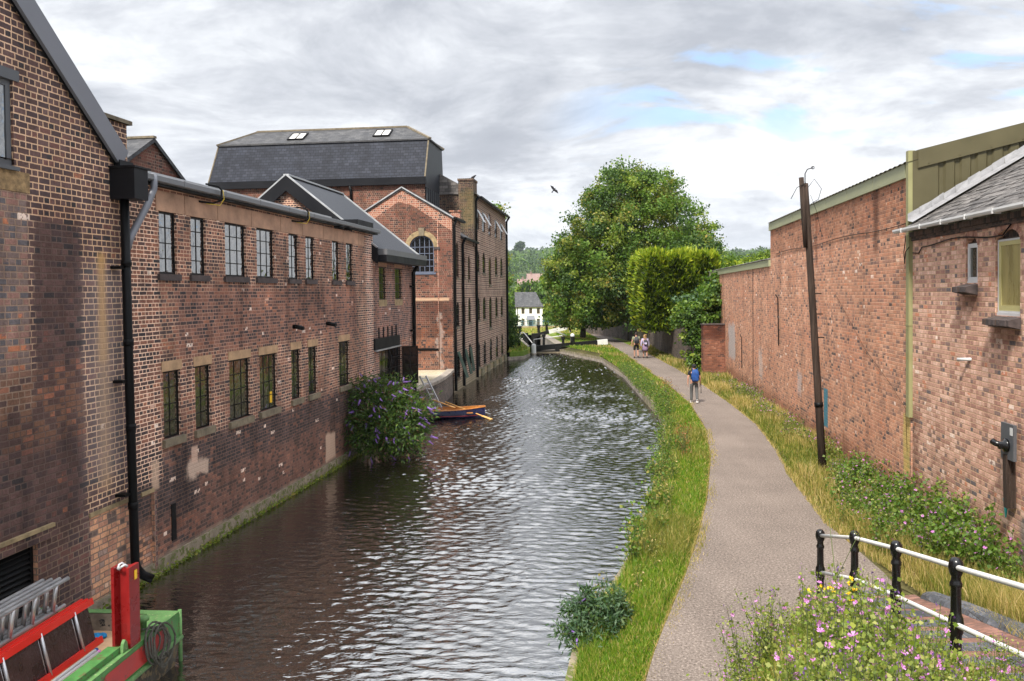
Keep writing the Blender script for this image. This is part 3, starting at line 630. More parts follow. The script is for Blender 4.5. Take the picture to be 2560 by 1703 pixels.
mi = [0 if ys[f[0] // n] < 230 else 1 for f in F]
tag(np_mesh('terrain', np.array(V), np.array(F), ['lawn', 'hill_ground'], np.array(mi)), kind='structure')

# ------------------------------------------------------------------ LEFT BUILDINGS
WALL_B = -1.6
# 1. near gable-ended building
g1 = thing('gabled_brick_building', 'dark brick building with steep gable, pale pointing and rust stain, left of the black drainpipe', 'building', A_ORG, A_RZ)
T = frameT((0, 0, 0), (1, 0)); m = MB(T)
H1 = [(-5.2, -3.07, 6.62, 7.92), (-6.5, -2.78, -.3, .97)]
wall(m, -12, -.3, WALL_B, 6.75, [H1[1], (-5.2, -3.07, 6.62, 6.75)], 0, 0, .2)
SL = (9.26 - 7.16) / 2.51
m.poly([(-.3, 0, 6.75), (-.3, 0, 6.92), (-3.07, 0, 6.92 + 2.77 * SL), (-3.07, 0, 6.75)]); m.poly([(-3.07, 0, 7.92), (-3.07, 0, 6.92 + 2.77 * SL), (-6.15, 0, 6.92 + 5.85 * SL), (-9.23, 0, 6.92 + 2.77 * SL), (-9.23, 0, 7.92)])
m.poly([(-5.2, 0, 6.75), (-5.2, 0, 7.92), (-9.23, 0, 7.92), (-9.23, 0, 6.75)]); m.poly([(-9.23, 0, 6.75), (-9.23, 0, 6.92 + 2.77 * SL), (-12, 0, 6.92), (-12, 0, 6.75)])
for a, b in ((-3.07, -3.07), (-5.2, -5.2)): m.poly([(a, 0, 6.62), (a, .2, 6.62), (a, .2, 7.92), (a, 0, 7.92)])
m.poly([(-.3, 0, WALL_B), (-.3, 11, WALL_B), (-.3, 11, 6.9), (-.3, 0, 6.9)][::-1]); m.poly([(-12, 0, WALL_B), (-12, 11, WALL_B), (-12, 11, 6.9), (-12, 0, 6.9)])
m.build('wall', 'brick_near', g1)
m = MB(T)
for s in (1, -1):
    e = lambda u: -6.15 + s * (u + 6.15)
    m.add([(e(.05), -.02, 6.92 - .35 * SL), (e(-6.15), -.02, 6.92 + 5.85 * SL), (e(-6.15), 11, 6.92 + 5.85 * SL), (e(.05), 11, 6.92 - .35 * SL)], [(0, 1, 2, 3) if s > 0 else (3, 2, 1, 0)])
rf = m.build('roof', 'slate_old', g1)
m = MB(T)
# verge flashing: a folded strip running up the gable edge
ux, uz = math.cos(math.atan(SL)), -math.sin(math.atan(SL))
a = Vector((-.62, -.10, 7.03)); b = Vector((-6.15, -.10, 7.03 + 5.53 * SL)); nrm = Vector((-uz, 0, ux)) * 1.0
q = lambda p, k, d: tuple(p + Vector((nrm.x * k, 0, nrm.z * k)) + Vector((0, d, 0)))
m.add([q(a, -.02, 0), q(b, -.02, 0), q(b, .34, 0), q(a, .34, 0), q(a, .34, .5), q(b, .34, .5), q(a, -.02, .1), q(b, -.02, .1)], [(0, 3, 2, 1), (3, 4, 5, 2), (0, 1, 7, 6), (0, 6, 4, 3)])
a2 = Vector((-11.68, -.10, 7.03))
m.add([q(a2, -.02, 0), q(b, -.02, 0), (b.x, -.1, b.z + .42), (a2.x - .25, -.1, a2.z + .25), (a2.x - .25, .4, a2.z + .25), (b.x, .4, b.z + .42)], [(0, 1, 2, 3), (3, 2, 5, 4)])
m.build('verge_flashing', 'barge_grey', rf)
m = MB(T); m.add([q(a, -.07, .06), q(b, -.07, .06), q(b, .02, .06), q(a, .02, .06)], [(0, 3, 2, 1)]); m.build('soffit', 'metal_black', rf)
window(g1, T, -5.18, -3.09, 6.64, 7.9, 2, 1, .03, 'frame_grey', 'glass', fw=.09, bar=.07, sill=('frame_grey', .06, .06, .06), lintel=('frame_grey', .16, .12, .03))
m = MB(T); m.box(-5.6, -2.78, -.012, .12, 6.28, 6.58); m.build('stone_sill_block', 'rubble', g1)
m = MB(T)                                                       # louvred vent
m.box(-6.5, -6.42, .08, .16, -.3, .97); m.box(-2.84, -2.78, .08, .16, -.3, .97); m.box(-6.42, -2.84, .08, .16, .92, .97); m.box(-6.42, -2.84, .17, .19, -.3, .97)
for i in range(15):
    z = -.3 + i * .082; m.add([(-6.42, .08, z), (-2.84, .08, z), (-2.84, .165, z + .075), (-6.42, .165, z + .075), (-2.84, .165, z + .09), (-6.42, .165, z + .09), (-2.84, .08, z + .015), (-6.42, .08, z + .015)], [(0, 1, 2, 3), (7, 5, 4, 6), (0, 7, 6, 1)])
m.build('vent_louvre', 'metal_black', g1)
m = MB(T); m.box(-7, -2.5, -.035, .1, .975, 1.14, 0); m.box(-7, -2.45, -.055, .1, 1.142, 1.2, 1); v = m.build('vent_lintel', ['brick_near', 'sandstone_yellow'], g1)
m = MB(T); m.box(-1.57, -.34, -.03, .04, 1.03, 1.1); m.box(-.1, .3, -.03, .04, 1.02, 1.09); m.build('infill_arch_course', 'sandstone_yellow', g1)
m = MB(T); m.box(-12, -.32, -.07, .1, -1.2, -.42); m.build('plinth', 'stone_mossy', g1)

# 2. two-storey main building along the water
g2 = thing('brick_canal_building', 'long two storey brick building with sandstone band and black framed windows along the water', 'building', A_ORG, A_RZ)
UP = [(.67, 1.29, 2), (1.83, 2.43, 2), (3.28, 4.29, 3), (4.86, 5.85, 3), (6.76, 7.41, 2), (7.92, 8.57, 2), (9.98, 10.61, 2), (11.22, 11.88, 2)]
LO = [(.71, 1.33, 2, 1.93), (1.89, 2.54, 2, 1.92), (3.37, 4.39, 3, 1.86), (4.91, 5.9, 3, 1.86), (6.81, 7.43, 2, 1.91), (7.98, 8.64, 2, 1.9), (10.45, 11.4, 3, 1.84)]
holes = [(a, b, 5.15, 6.36) for a, b, _ in UP] + [(a, b, z, 3.25) for a, b, _, z in LO]
m = MB(T); wall(m, -.3, 14.0, WALL_B, 6.92, holes, 0, 0, .17)
m.poly([(14, 0, WALL_B), (14, 9, WALL_B), (14, 9, 6.98), (14, 0, 6.98)]); m.poly([(-.3, 9, WALL_B), (14, 9, WALL_B), (14, 9, 6.98), (-.3, 9, 6.98)][::-1])
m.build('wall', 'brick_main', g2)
m = MB(T); cuts = [.56, 1.6, 2.95, 4.58, 6.25, 7.7, 9.25, 10.95, 12.45, 13.0]
for a, b in zip(cuts, cuts[1:]):
    zb = 6.364
    m.box(a + .012, b - .012, -.012, .12, zb, 6.75)
bd = m.build('sandstone_band', 'sandstone', g2)
m = MB(T); m.box(-.3, 14.05, .2, 9, 6.94, 7.0); m.box(-.3, 14.05, .021, .25, 6.925, 6.97); rf2 = m.build('roof', 'metal_dark', g2)
m = MB(T); prof = [(-.2, 6.86), (-.24, 6.88), (-.24, 6.975), (-.22, 6.985), (-.2, 6.92), (-.06, 6.92), (-.04, 7.03), (.02, 7.03), (.02, 6.86)]
for (d0, z0), (d1, z1) in zip(prof, prof[1:] + prof[:1]): m.poly([(-.05, d0, z0), (14.18, d0, z0), (14.18, d1, z1), (-.05, d1, z1)])
m.poly([(14.18, d, z) for d, z in prof]); m.poly([(-.05, d, z) for d, z in prof][::-1])
for u in np.arange(1.2, 14, 1.7): m.box(u, u + .04, -.245, -.2, 6.87, 6.99)
gt = m.build('gutter', 'metal_grey', g2)
m = MB(T); m.box(-.05, 14.15, -.15, 0.0, 6.81, 6.855); m.build('gutter_bracket_rail', 'metal_black', gt)
m = MB(T); m.box(.0, 9.9, -.03, .02, 7.03, 7.07); m.build('coping_flashing', 'metal_pale', rf2)
for i, (a, b, nx) in enumerate(UP): window(g2, T, a, b, 5.15, 6.36, nx, 4, .045, pane='glass', sill=('brick_sill', .13, .08, .055))
for i, (a, b, nx, z) in enumerate(LO): window(g2, T, a, b, z, 3.25, nx, 4, .05, pane='glass_low', sill=(('stone_sill', .15, .07, .07)), lintel=('lintel_stone', .2, .05, .012))
for a, c, w in ((4.96, 'interior_green', .3), (8.03, 'interior_green', .28)): MB(T).box(a, a + w, .1, .107, 1.96, 3.15).build('blind', c, g2)
m = MB(T); m.poly([(5.55, .062, 2.0), (5.72, .062, 2.0), (5.72, .062, 2.28), (5.55, .062, 2.28)]); m.build('window_notice', 'label_yellow', g2)
for u, z in ((6.98, 3.87), (9.44, 3.86), (10.23, 6.80), (11.0, 6.82)): MB(T).tube([(u, .05, z), (u - .01, -.1, z - .005), (u - .03, -.3, z - .05)], [.06, .06, .055], 10).build('spout', 'metal_black', g2)
m = MB(T); m.box(-.28, 14.0, -.05, .1, -1.2, -.32); m.build('plinth', 'stone_mossy', g2)
m = MB(T); m.box(.9, 1.06, -.015, .05, -.1, .62); m.build('rust_slot', 'metal_black', g2)
m = MB(T); m.box(.24, .32, -.06, .05, -.45, 1.02); m.build('infill_jamb', 'brick_near', g2)
for u in (2.6, 7.4):
    m = MB(T); m.tube([(u - .45, -.02, 6.7), (u - .05, -.12, 6.7), (u, -.28, 6.76), (u, -.3, 6.98), (u - .05, -.24, 7.06), (u - .3, -.1, 7.08)], .022, 8)
    lp = m.build('cable_loop', 'metal_black', g2)
    MB(T).tube([(u - .2, -.04, 6.68), (u + .03, -.24, 6.66), (u + .1, -.3, 6.8), (u + .03, -.31, 6.98)], .008, 6).build('yellow_cable', 'cable_yellow', lp)

# hopper and downpipe
dp = thing('downpipe', 'tall black drainpipe with hopper box running down the brick wall into the canal', 'drainpipe', A_ORG, A_RZ)
m = MB(T); m.box(-.83, -.42, -.47, -.0, 6.42, 6.96); m.box(-.86, -.36, -.5, .0, 6.96, 6.99); m.box(-.7, -.3, -.12, 0, 6.99, 7.12)
m.build('hopper_box', 'metal_dark', dp)
m = MB(T); m.tube([(-.68, -.18, 6.42), (-.65, -.18, 3), (-.59, -.18, -.02), (-.56, -.2, -.16), (-.5, -.27, -.29), (-.42, -.4, -.38)], .078, 12)
for z in (5.3, 3.9, 2.4, 1.0): m.tube([(-.67 + (5.3 - z) * .013, -.18, z - .06), (-.67 + (5.3 - z) * .013, -.18, z + .06)], .09, 12)
m.build('pipe', 'metal_black', dp)
m = MB(T); m.tube([(.2, -.2, 7.0), (.2, -.2, 6.72), (.0, -.19, 6.4), (-.52, -.18, 5.78), (-.64, -.18, 5.55)], .065, 10); m.build('branch_pipe', 'barge_grey', dp)
for z in (5.2, 3.2, 1.2): MB(T).box(-.86, -.7, -.19, 0, z, z + .05).build('wall_clip', 'metal_black', dp)

# 3. black roofed bay
g3 = thing('black_roofed_building', 'brick building with black seamed metal gable roof beyond the long canal building', 'building', A_ORG, A_RZ)
BH = [(14.68, 15.55, 4.52, 5.72), (16.72, 17.68, 4.52, 5.72), (14.6, 17.5, 1.1, 2.72)]
m = MB(T); wall(m, 14.02, 19.3, WALL_B, 6.32, BH, 0, 0, .2)
m.poly([(19.3, 0, WALL_B), (19.3, 6.24, WALL_B), (19.3, 6.24, 6.3), (19.3, 3.12, 8.85), (19.3, 0, 6.3)]); m.poly([(14.02, .0, 6.2), (14.02, 3.12, 8.85), (14.02, 6.24, 6.2)][::-1])
for e in m.v[:0]: pass
m.build('wall', 'brick_main', g3)
m = MB(T); EZ, AZ = 6.33, 8.98
for s in (0, 1):
    f = (lambda d: d) if s == 0 else (lambda d: 6.24 - d)
    m.add([(13.9, f(-.2), EZ), (19.6, f(-.2), EZ), (19.6, f(3.12), AZ), (13.9, f(3.12), AZ), (13.9, f(-.2), EZ - .1), (19.6, f(-.2), EZ - .1), (19.6, f(3.12), AZ - .1), (13.9, f(3.12), AZ - .1)], [(0, 1, 2, 3), (1, 5, 6, 2), (5, 4, 7, 6)] if s == 0 else [(3, 2, 1, 0), (2, 6, 5, 1), (6, 7, 4, 5)])
rf3 = m.build('roof', 'seam_metal', g3)
m = MB(T)
for f in ((lambda d: d), (lambda d: 6.24 - d)): m.prism([(13.86, f(-.22), EZ + .02), (13.86, f(3.12), AZ + .03), (13.86, f(3.12), AZ - .55), (13.86, f(-.22), EZ - .55)], (.05, 0, 0))
m.build('bargeboard', 'metal_dark', rf3)
m = MB(T); sl = 0
for u in (13.9, 19.6):
    for f in ((lambda d: d), (lambda d: 6.24 - d)): m.bar((u, f(-.2), EZ + .03), (u, f(3.12), AZ + .03), .09, .05)
m.bar((13.9, 3.12, AZ + .02), (19.6, 3.12, AZ + .02), .2, .06); m.build('verge_trim', 'metal_pale', rf3)
m = MB(T); m.box(14.0, 19.75, -.52, -.2, EZ - .22, EZ - .02); m.build('gutter', 'metal_grey', rf3)
m = MB(T); m.box(14.0, 19.7, -.5, -.01, EZ - .46, EZ - .225); m.build('soffit', 'metal_dark', rf3)
for a, b in ((14.68, 15.55), (16.72, 17.68)): window(g3, T, a, b, 4.52, 5.72, 2, 4, .05, pane='glass_low', sill=('sandstone_yellow', .24, .06, .012), lintel=('sandstone', .22, .06, .012))
window(g3, T, 14.62, 16.05, 1.12, 2.7, 3, 4, .05, pane='glass_dark'); window(g3, T, 16.08, 17.48, 1.12, 2.7, 3, 4, .05, pane='glass_dark')
window(g3, frameT((17.5, -.03, 0), (.55, -.8)), 0, .66, 1.16, 2.66, 2, 4, 0., pane='glass_dark', name='open_casement')
m = MB(T); m.box(13.95, 17.1, -.06, .1, 2.74, 3.14)
for i in range(5): m.box(14.5 + i * .55, 14.55 + i * .55, -.04, .02, 3.14, 3.52)
m.build('steel_beam', 'metal_dark', g3)
m = MB(T); m.box(14.0, 17.15, -.1, .0, 2.69, 2.735); m.build('beam_ledge', 'metal_pale', g3)
m = MB(T); m.tube([(19.1, -.36, EZ - .3), (19.1, -.1, 5.6), (19.1, -.1, .65)], .075, 10)
for z in (5., 3.2, 1.5): m.box(18.8, 19.1, -.12, 0, z, z + .05)
m.build('downpipe', 'metal_black', g3)
m = MB(T); m.box(17.52, 18.1, -.008, .1, 1.1, 2.9); m.build('brick_patch', 'brick_new', g3)
m = MB(T); m.box(14.02, 19.32, -.05, .1, -1.2, -.3); m.build('plinth', 'stone_mossy', g3)
# flat roof end piece of the long building beside the black gable
m = MB(T); m.box(12.6, 14.25, .05, 1.2, 6.95, 7.24); m.build('parapet_cap', 'metal_dark', g2)

# 4. chimney and small gable behind
ch = thing('brick_chimney', 'dark brick chimney stack with stone cap behind the grey verge', 'chimney', (0, 0, 0))
P = fr2w(A_ORG, A_RZ, 1.1, 1.5)
ch.location = (P.x, P.y, 0); ch.rotation_euler = (0, 0, A_RZ)
m = MB(); m.box(-.45, .45, -.3, 1.4, 6.9, 8.22); m.build('stack', 'brick_near', ch)
m = MB(); m.add([(-.53, -.38, 8.22), (.53, -.38, 8.22), (.53, 1.48, 8.22), (-.53, 1.48, 8.22), (-.53, -.38, 8.3), (.53, -.38, 8.3), (.53, 1.48, 8.3), (-.53, 1.48, 8.3), (-.53, .5, 8.5), (.53, .5, 8.5)], [(0, 1, 5, 4), (1, 2, 6, 9, 5), (2, 3, 7, 6), (3, 0, 4, 8, 7), (4, 5, 9, 8), (6, 7, 8, 9)])
m.build('stone_cap', 'stone_sill', ch)
m = MB(); m.tube([(-.5, .2, 8.2), (-.49, .2, 7.9), (-.49, .25, 7.6), (-.49, .2, 7.0)], .03, 8); m.build('cable_conduit', 'metal_pale', ch)
sg = thing('slate_gable_house', 'small brick gable with pale slate roof seen past the chimney', 'building', (-13.1, 30.3, 0), A_RZ)
m = MB(); k = .6; m.poly([(-3.5, 0, 0), (3.5, 0, 0), (3.5, 0, 10.44 - 3.5 * k), (0, 0, 10.44), (-3.5, 0, 10.44 - 3.5 * k)]); m.poly([(-3.5, 9, 0), (-3.5, 0, 0), (-3.5, 0, 8.3), (-3.5, 9, 8.3)]); m.poly([(3.5, 0, 0), (3.5, 9, 0), (3.5, 9, 8.3), (3.5, 0, 8.3)])
m.build('wall', 'brick_gable', sg)
m = MB()
for q in (1, -1): m.add([(0, -.12, 10.52), (0, 9, 10.52), (q * 3.8, 9, 10.52 - 3.8 * k), (q * 3.8, -.12, 10.52 - 3.8 * k), (0, -.12, 10.36), (q * 3.8, -.12, 10.36 - 3.8 * k)], [(0, 1, 2, 3), (0, 3, 5, 4)])
m.build('roof', 'slate_grey', sg); MB().bar((0, -.14, 10.54), (0, 9, 10.54), .2, .08).build('ridge_tiles', 'stone_sill', sg)

# 5. terrace between the black roofed building and the mill
tr = thing('courtyard_terrace', 'gravel terrace with blue brick edge and mossy retaining wall above the canal', 'terrace')
E1, E2 = fr2w(A_ORG, A_RZ, 19.3, .05), Vector((-3.2, 44.1, 0)); edge = [(E1.x, E1.y)]
for k in range(1, 9): 
    q_ = E1.lerp(E2, k / 8); edge.append((q_.x + .28 * math.sin(math.pi * k / 8), q_.y))
m = MB(); m.poly([(x, y, .64) for x, y in edge] + [(-14, 44.2, .64), (-14, 34, .64)]); m.build('paving', 'terrace', tr)
m = MB()
for (a, b), (c, d) in zip(edge, edge[1:]): m.poly([(a, b, -1.6), (c, d, -1.6), (c, d, .58), (a, b, .58)][::-1])
m.build('retaining_wall', 'brick_grey', tr)
m = MB()
for (a, b), (c, d) in zip(edge, edge[1:]): m.add([(a + .08, b, .56), (c + .08, d, .56), (c - .3, d, .56), (a - .3, b, .56), (a + .08, b, .7), (c + .08, d, .7), (c - .3, d, .7), (a - .3, b, .7)], [(4, 5, 6, 7), (0, 1, 5, 4), (2, 3, 7, 6)])
m.build('coping', 'stone_coping', tr)

# 6. the mill
ml = thing('canal_mill', 'tall dark brick mill with rows of narrow arched windows rising from the water', 'mill', M_ORG, M_RZ)
T = frameT((0, 0, 0), (1, 0))
TOP = [(8.45, 8.78, 10.1), (10.9, 8.78, 10.1), (13.66, 8.7, 10.3), (16.7, 8.78, 10.1), (19.6, 8.78, 10.1)]
W_, A_ = .6, .55
holes = []
for s, z0, z1 in TOP: holes.append((s - W_, s + W_, z0, z1, .12 if s != 13.66 else .45))
for s in (8.45, 10.9, 13.66, 16.7, 19.6):
    k = s == 13.66
    holes += [(s - W_, s + W_, 6.05 - (.75 if k else 0), 7.45 - (.2 if k else 0), A_), (s - W_, s + W_, 3.0 - (.7 if k else 0), 4.5, A_), (s - W_, s + W_, -.0, 1.6, A_)]
MS = [(6.95, 0), (22.3, 0)]
m = MB(T); wall(m, 6.95, 22.3, WALL_B, 10.88, holes, 0, 0, .22)
m.poly([(22.3, 0, WALL_B), (22.3, 8, WALL_B), (22.3, 8, 10.88), (22.3, 4, 13.1), (22.3, 0, 10.88)]); m.poly([(6.95, 8, WALL_B), (22.3, 8, WALL_B), (22.3, 8, 10.88), (6.95, 8, 10.88)][::-1])
m.build('wall', 'brick_mill', ml)
m = MB(T); m.poly([(6.95, 8, 4), (6.95, 0.02, 4), (6.95, 0.02, 10.9), (6.95, 4, 13.1), (6.95, 8, 10.9)]); m.build('front_gable', 'brick_mossy', ml)
m = MB(T); m.box(6.55, 8.0, -.06, .86, 7.6, 11.62); m.box(6.5, 8.05, -.1, .9, 11.62, 11.75); m.build('chimney_stack', 'brick_mossy', ml)
m = MB(T); m.add([(6.85, -.25, 10.84), (22.5, -.25, 10.84), (22.5, 4, 13.2), (6.85, 4, 13.2), (6.85, -.25, 10.74), (22.5, -.25, 10.74), (22.5, 8.25, 10.84), (6.85, 8.25, 10.84)], [(0, 1, 2, 3), (4, 5, 1, 0), (3, 2, 6, 7), (0, 3, 7)]); m.build('roof', 'slate_old', ml)
m = MB(T); m.box(8.1, 22.55, -.36, -.2, 10.72, 10.84); m.build('gutter', 'metal_black', ml)
for i, s in enumerate((8.45, 10.9, 13.66, 16.7, 19.6)):
    k = s == 13.66
    for j, (z0, z1, a) in enumerate([(TOP[i][1], TOP[i][2], .12 if not k else .45), (6.05 - (.75 if k else 0), 7.45 - (.2 if k else 0), A_), (3.0 - (.7 if k else 0), 4.5, A_), (0., 1.6, A_)]):
        window(ml, T, s - W_, s + W_, z0, z1, 2, 3, .03, 'brown_frame' if (k and j < 2) else 'frame_black', 'glass_dark', arch=a, fw=.07, sill=('stone_sill', .12, .05, .05) if j else None)
    if not k:
        MB(frameT((s - W_ + .05, -.05, 0), (1, 0))).prism([(0, 0, 10.0), (.9, 0, 10.0), (.9, -.45, 9.2), (0, -.45, 9.2)], (0, .03, .03)).build('open_casement', 'white_paint', ml)
for s in (7.25, 22.2): MB(T).tube([(s, -.28, 10.72), (s, -.1, 10.4), (s, -.1, -.5)], .085, 10).build('downpipe', 'metal_black', ml)
m = MB(T)
for s in (9.6, 12.2, 15.1, 18.1, 21.0): m.box(s - .5, s + .5, -.1, .1, -.7, -.12)
m.build('stone_plinth', 'stone_mossy', ml)
m = MB(T)
for s in (8.45, 10.9, 13.66, 16.7, 19.6): m.box(s - .62, s + .62, -.03, .1, -.45, -.02)
m.build('stone_sill_course', 'sandstone_yellow', ml)

# 7. wing with the gable facing the bridge
wg = thing('gabled_mill_wing', 'red brick mill wing with big arched window and rebuilt gable, in front of the mill', 'building', M_ORG, M_RZ)
WS = [(1.45, .42, [(6.35, 7.9), (3.1, 4.6), (.1, 1.7)])]
hol1 = [(1.05, 1.85, 5.6, 7.6, .4), (1.05, 1.85, 2.9, 4.3, .4), (1.05, 1.85, .1, 1.5, .4)]
hol2 = [(3.0, 3.85, 5.6, 7.1, .42), (4.75, 5.6, 5.5, 7.0, .42), (3.05, 3.8, 3.0, 4.2, .38), (4.75, 5.6, 3.0, 4.5, .42), (4.75, 5.6, .25, 1.75, .42), (3.0, 3.85, .05, 1.55, .42)]
m = MB(T); wall(m, .0, 2.45, WALL_B, 8.72, hol1, 0, 0, .22); wall(m, 2.45, 6.94, WALL_B, 7.85, hol2, 0, 0, .22); m.build('wall', 'brick_mill', wg)
for a, b, c, d, e in hol1 + hol2: window(wg, T, a, b, c, d, 2, 3, .03, 'brown_frame' if c > 5 else 'frame_black', 'glass_dark', arch=e, fw=.07, sill=('stone_sill', .12, .05, .05))
# gable wall faces the bridge: u runs from the far left corner to the canal corner
GW = 5.4; TG = frameT((0, GW, 0), (0, -1))
m = MB(TG); c = GW - 1.66; hw = .66
wall(m, 0, GW, .3, 8.0, [(c - hw, c + hw, 5.86, 7.85, .62)], 0, 0, .22)
g_ap = GW / 2
zl = lambda u, off: 8.8 + off + (10.42 - 8.8) * (1 - abs(u - g_ap) / g_ap)
m.poly([(0, 0, 8.0), (GW, 0, 8.0), (GW, 0, zl(GW, -.75)), (g_ap + .55, 0, zl(g_ap + .55, -.62)), (g_ap - .2, 0, zl(g_ap - .2, -.62)), (0, 0, zl(0, -.75))])
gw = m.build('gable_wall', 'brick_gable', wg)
m = MB(TG); m.poly([(0, 0, zl(0, -.75)), (g_ap - .2, 0, zl(g_ap - .2, -.62)), (g_ap + .55, 0, zl(g_ap + .55, -.62)), (GW, 0, zl(GW, -.75)), (GW, 0, zl(GW, 0)), (g_ap, 0, zl(g_ap, 0)), (0, 0, zl(0, 0))]); m.build('rebuilt_gable_top', 'brick_new', wg)
w = window(wg, TG, c - hw, c + hw, 5.86, 7.85, 5, 4, .1, 'frame_blue', 'glass_dark', arch=.62, fw=.06, bar=.035, sill=('frame_blue', .1, .1, .04), label='big arched window with grey glazing bars and yellow stone arch')
m = MB(TG)
o_, i_ = arcpts(c - hw - .26, c + hw + .26, 7.23, .88, 12), arcpts(c - hw - .005, c + hw + .005, 7.23, .625, 12)
for k in range(12): m.add([(*o_[k][:1], -.02, o_[k][1]), (o_[k + 1][0], -.02, o_[k + 1][1]), (i_[k + 1][0], -.02, i_[k + 1][1]), (i_[k][0], -.02, i_[k][1]), (o_[k][0], .02, o_[k][1]), (o_[k + 1][0], .02, o_[k + 1][1])], [(0, 3, 2, 1), (0, 1, 5, 4)])
m.build('stone_arch', 'sandstone_yellow', w)
m = MB(TG); m.prism([(c - .13, -.06, 7.82), (c + .13, -.06, 7.82), (c + .17, -.06, 8.25), (c - .17, -.06, 8.25)], (0, .08, 0)); m.build('keystone', 'stone_sill', w)
MB(TG).box(c + hw, c + hw + .34, -.05, .05, 7.08, 7.22).build('springer', 'brick_sill', w)
m = MB(TG); m.poly([(c - .3, .15, 5.92), (c + .38, .15, 5.92), (c + .38, .15, 6.55), (c - .3, .15, 6.6)]); m.poly([(c + .4, .15, 5.92), (c + .6, .15, 5.92), (c + .6, .15, 6.6), (c + .4, .15, 6.6)]); m.build('curtain', 'curtain', w)
m = MB(TG)
for s in (1, -1):
    f = lambda u: g_ap + s * (u - g_ap)
    m.add([(f(GW + .12), -.06, zl(GW, -.02)), (f(g_ap), -.06, zl(g_ap, .03)), (f(g_ap), -.06, zl(g_ap, -.1)), (f(GW + .12), -.06, zl(GW, -.14)), (f(GW + .12), 3, zl(GW, -.02)), (f(g_ap), 3, zl(g_ap, .03))], [(0, 1, 2, 3), (0, 4, 5, 1)])
m.build('roof', 'slate_grey', wg)
m = MB(TG)
for s in (1, -1):
    f = lambda u: g_ap + s * (u - g_ap); m.bar((f(GW + .1), -.08, zl(GW, -.03)), (f(g_ap), -.08, zl(g_ap, .03)), .05, .06)
m.build('verge_trim', 'metal_pale', wg)
m = MB(T); m.add([(2.45, -.2, 7.88), (6.9, -.2, 7.88), (6.9, 3, 9.9), (2.45, 3, 9.9), (2.45, -.2, 7.78), (6.9, -.2, 7.78)], [(0, 1, 2, 3), (4, 5, 1, 0), (4, 0, 3)]); m.build('lower_roof', 'slate_grey', wg)
m = MB(T); m.box(2.45, 7.0, -.34, -.2, 7.76, 7.88); m.box(-.1, 2.5, -.3, -.12, 8.66, 8.78); m.build('gutter', 'metal_black', wg)
m = MB(T); m.box(2.2, 2.5, -.02, .55, 8.7, 9.3); m.box(2.15, 2.55, -.06, .6, 9.3, 9.37); m.poly([(2.44, 0, 7.8), (2.44, 5, 7.8), (2.44, 5, 10), (2.44, 2.7, 10.4), (2.44, 0, 8.75)]); m.build('parapet', 'brick_new', wg)
for s, z in ((.12, 8.66), (2.6, 7.78)): MB(T).tube([(s, -.2, z), (s, -.1, z - .3), (s, -.1, -.5)], .08, 10).build('downpipe', 'metal_black', wg)
m = MB(TG); m.box(3.1, 4.6, -.03, .05, 1.68, 1.8); m.build('steel_beam', 'metal_black', wg)
m = MB(TG); m.tube([(GW - .78, -.02, 8.6), (GW - .78, -.02, .7)], .025, 6); m.build('conduit', 'brick_new', wg)
for s, tl in ((1.0, .5), (3.15, .35), (4.9, .2)):
    MB(frameT((s, -.03, 0), (1, 0))).prism([(0, 0, 1.5), (.75, 0, 1.5), (.75, -tl, .1), (0, -tl, .1)], (0, .03, .02)).build('green_shutter', plain('shutter_green', (.03, .055, .04), .6), wg)

# 8. mansard roofed block
ms = thing('mansard_roofed_block', 'big block with dark slate mansard roof and two skylights above the red gable', 'building', M_ORG, M_RZ)
# local x = s (3..8), y = d (2.1..15.1)
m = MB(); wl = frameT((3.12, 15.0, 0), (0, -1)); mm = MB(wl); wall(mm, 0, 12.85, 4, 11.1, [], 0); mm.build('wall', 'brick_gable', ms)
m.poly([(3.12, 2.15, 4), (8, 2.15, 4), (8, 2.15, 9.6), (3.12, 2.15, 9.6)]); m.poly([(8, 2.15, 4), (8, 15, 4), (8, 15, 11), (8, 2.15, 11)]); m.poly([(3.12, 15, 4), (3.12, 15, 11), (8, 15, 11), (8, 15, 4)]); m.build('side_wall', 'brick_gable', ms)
m = MB(); lo = [(2.95, 2.1, 11.42), (2.95, 15.12, 11.42), (8.1, 15.12, 11.42), (8.1, 2.1, 11.42)]; hi = [(3.65, 2.02, 13.72), (3.65, 14.78, 13.72), (7.3, 14.78, 13.72), (7.3, 2.02, 13.72)]
m.poly([lo[0], hi[0], hi[1], lo[1]]); m.poly([lo[1], hi[1], hi[2], lo[2]]); m.poly([lo[2], hi[2], hi[3], lo[3]]); rl = m.build('mansard_slope', 'slate_new', ms)
m = MB(); m.poly([(2.95, 2.1, 10.85), (8.1, 2.1, 10.85), (8.1, 2.1, 11.42), (7.35, 2.02, 13.72), (3.65, 2.02, 13.72), (2.95, 2.1, 11.42)]); m.build('side_cladding', 'seam_metal', ms)
m = MB(); ra, rb = (5.4, 3.7, 14.78), (5.4, 13.1, 14.78); k = [(3.55, 1.92, 13.70), (3.55, 14.86, 13.70), (7.4, 14.86, 13.70), (7.4, 1.92, 13.70)]
m.poly([k[0], k[1], rb, ra][::-1]); m.poly([k[1], k[2], rb][::-1]); m.poly([k[2], k[3], ra, rb][::-1]); m.poly([k[3], k[0], ra][::-1]); m.poly([(x, y, z - .08) for x, y, z in k])
for p, q2 in zip(k, k[1:] + k[:1]): m.poly([p, q2, (*q2[:2], q2[2] - .08), (*p[:2], p[2] - .08)])
rh = m.build('hipped_roof', 'slate_grey', ms)
m = MB(); m.bar(ra, rb, .22, .1)
for p, q2 in ((k[0], ra), (k[3], ra), (k[1], rb), (k[2], rb)): m.bar(p, q2, .2, .09)
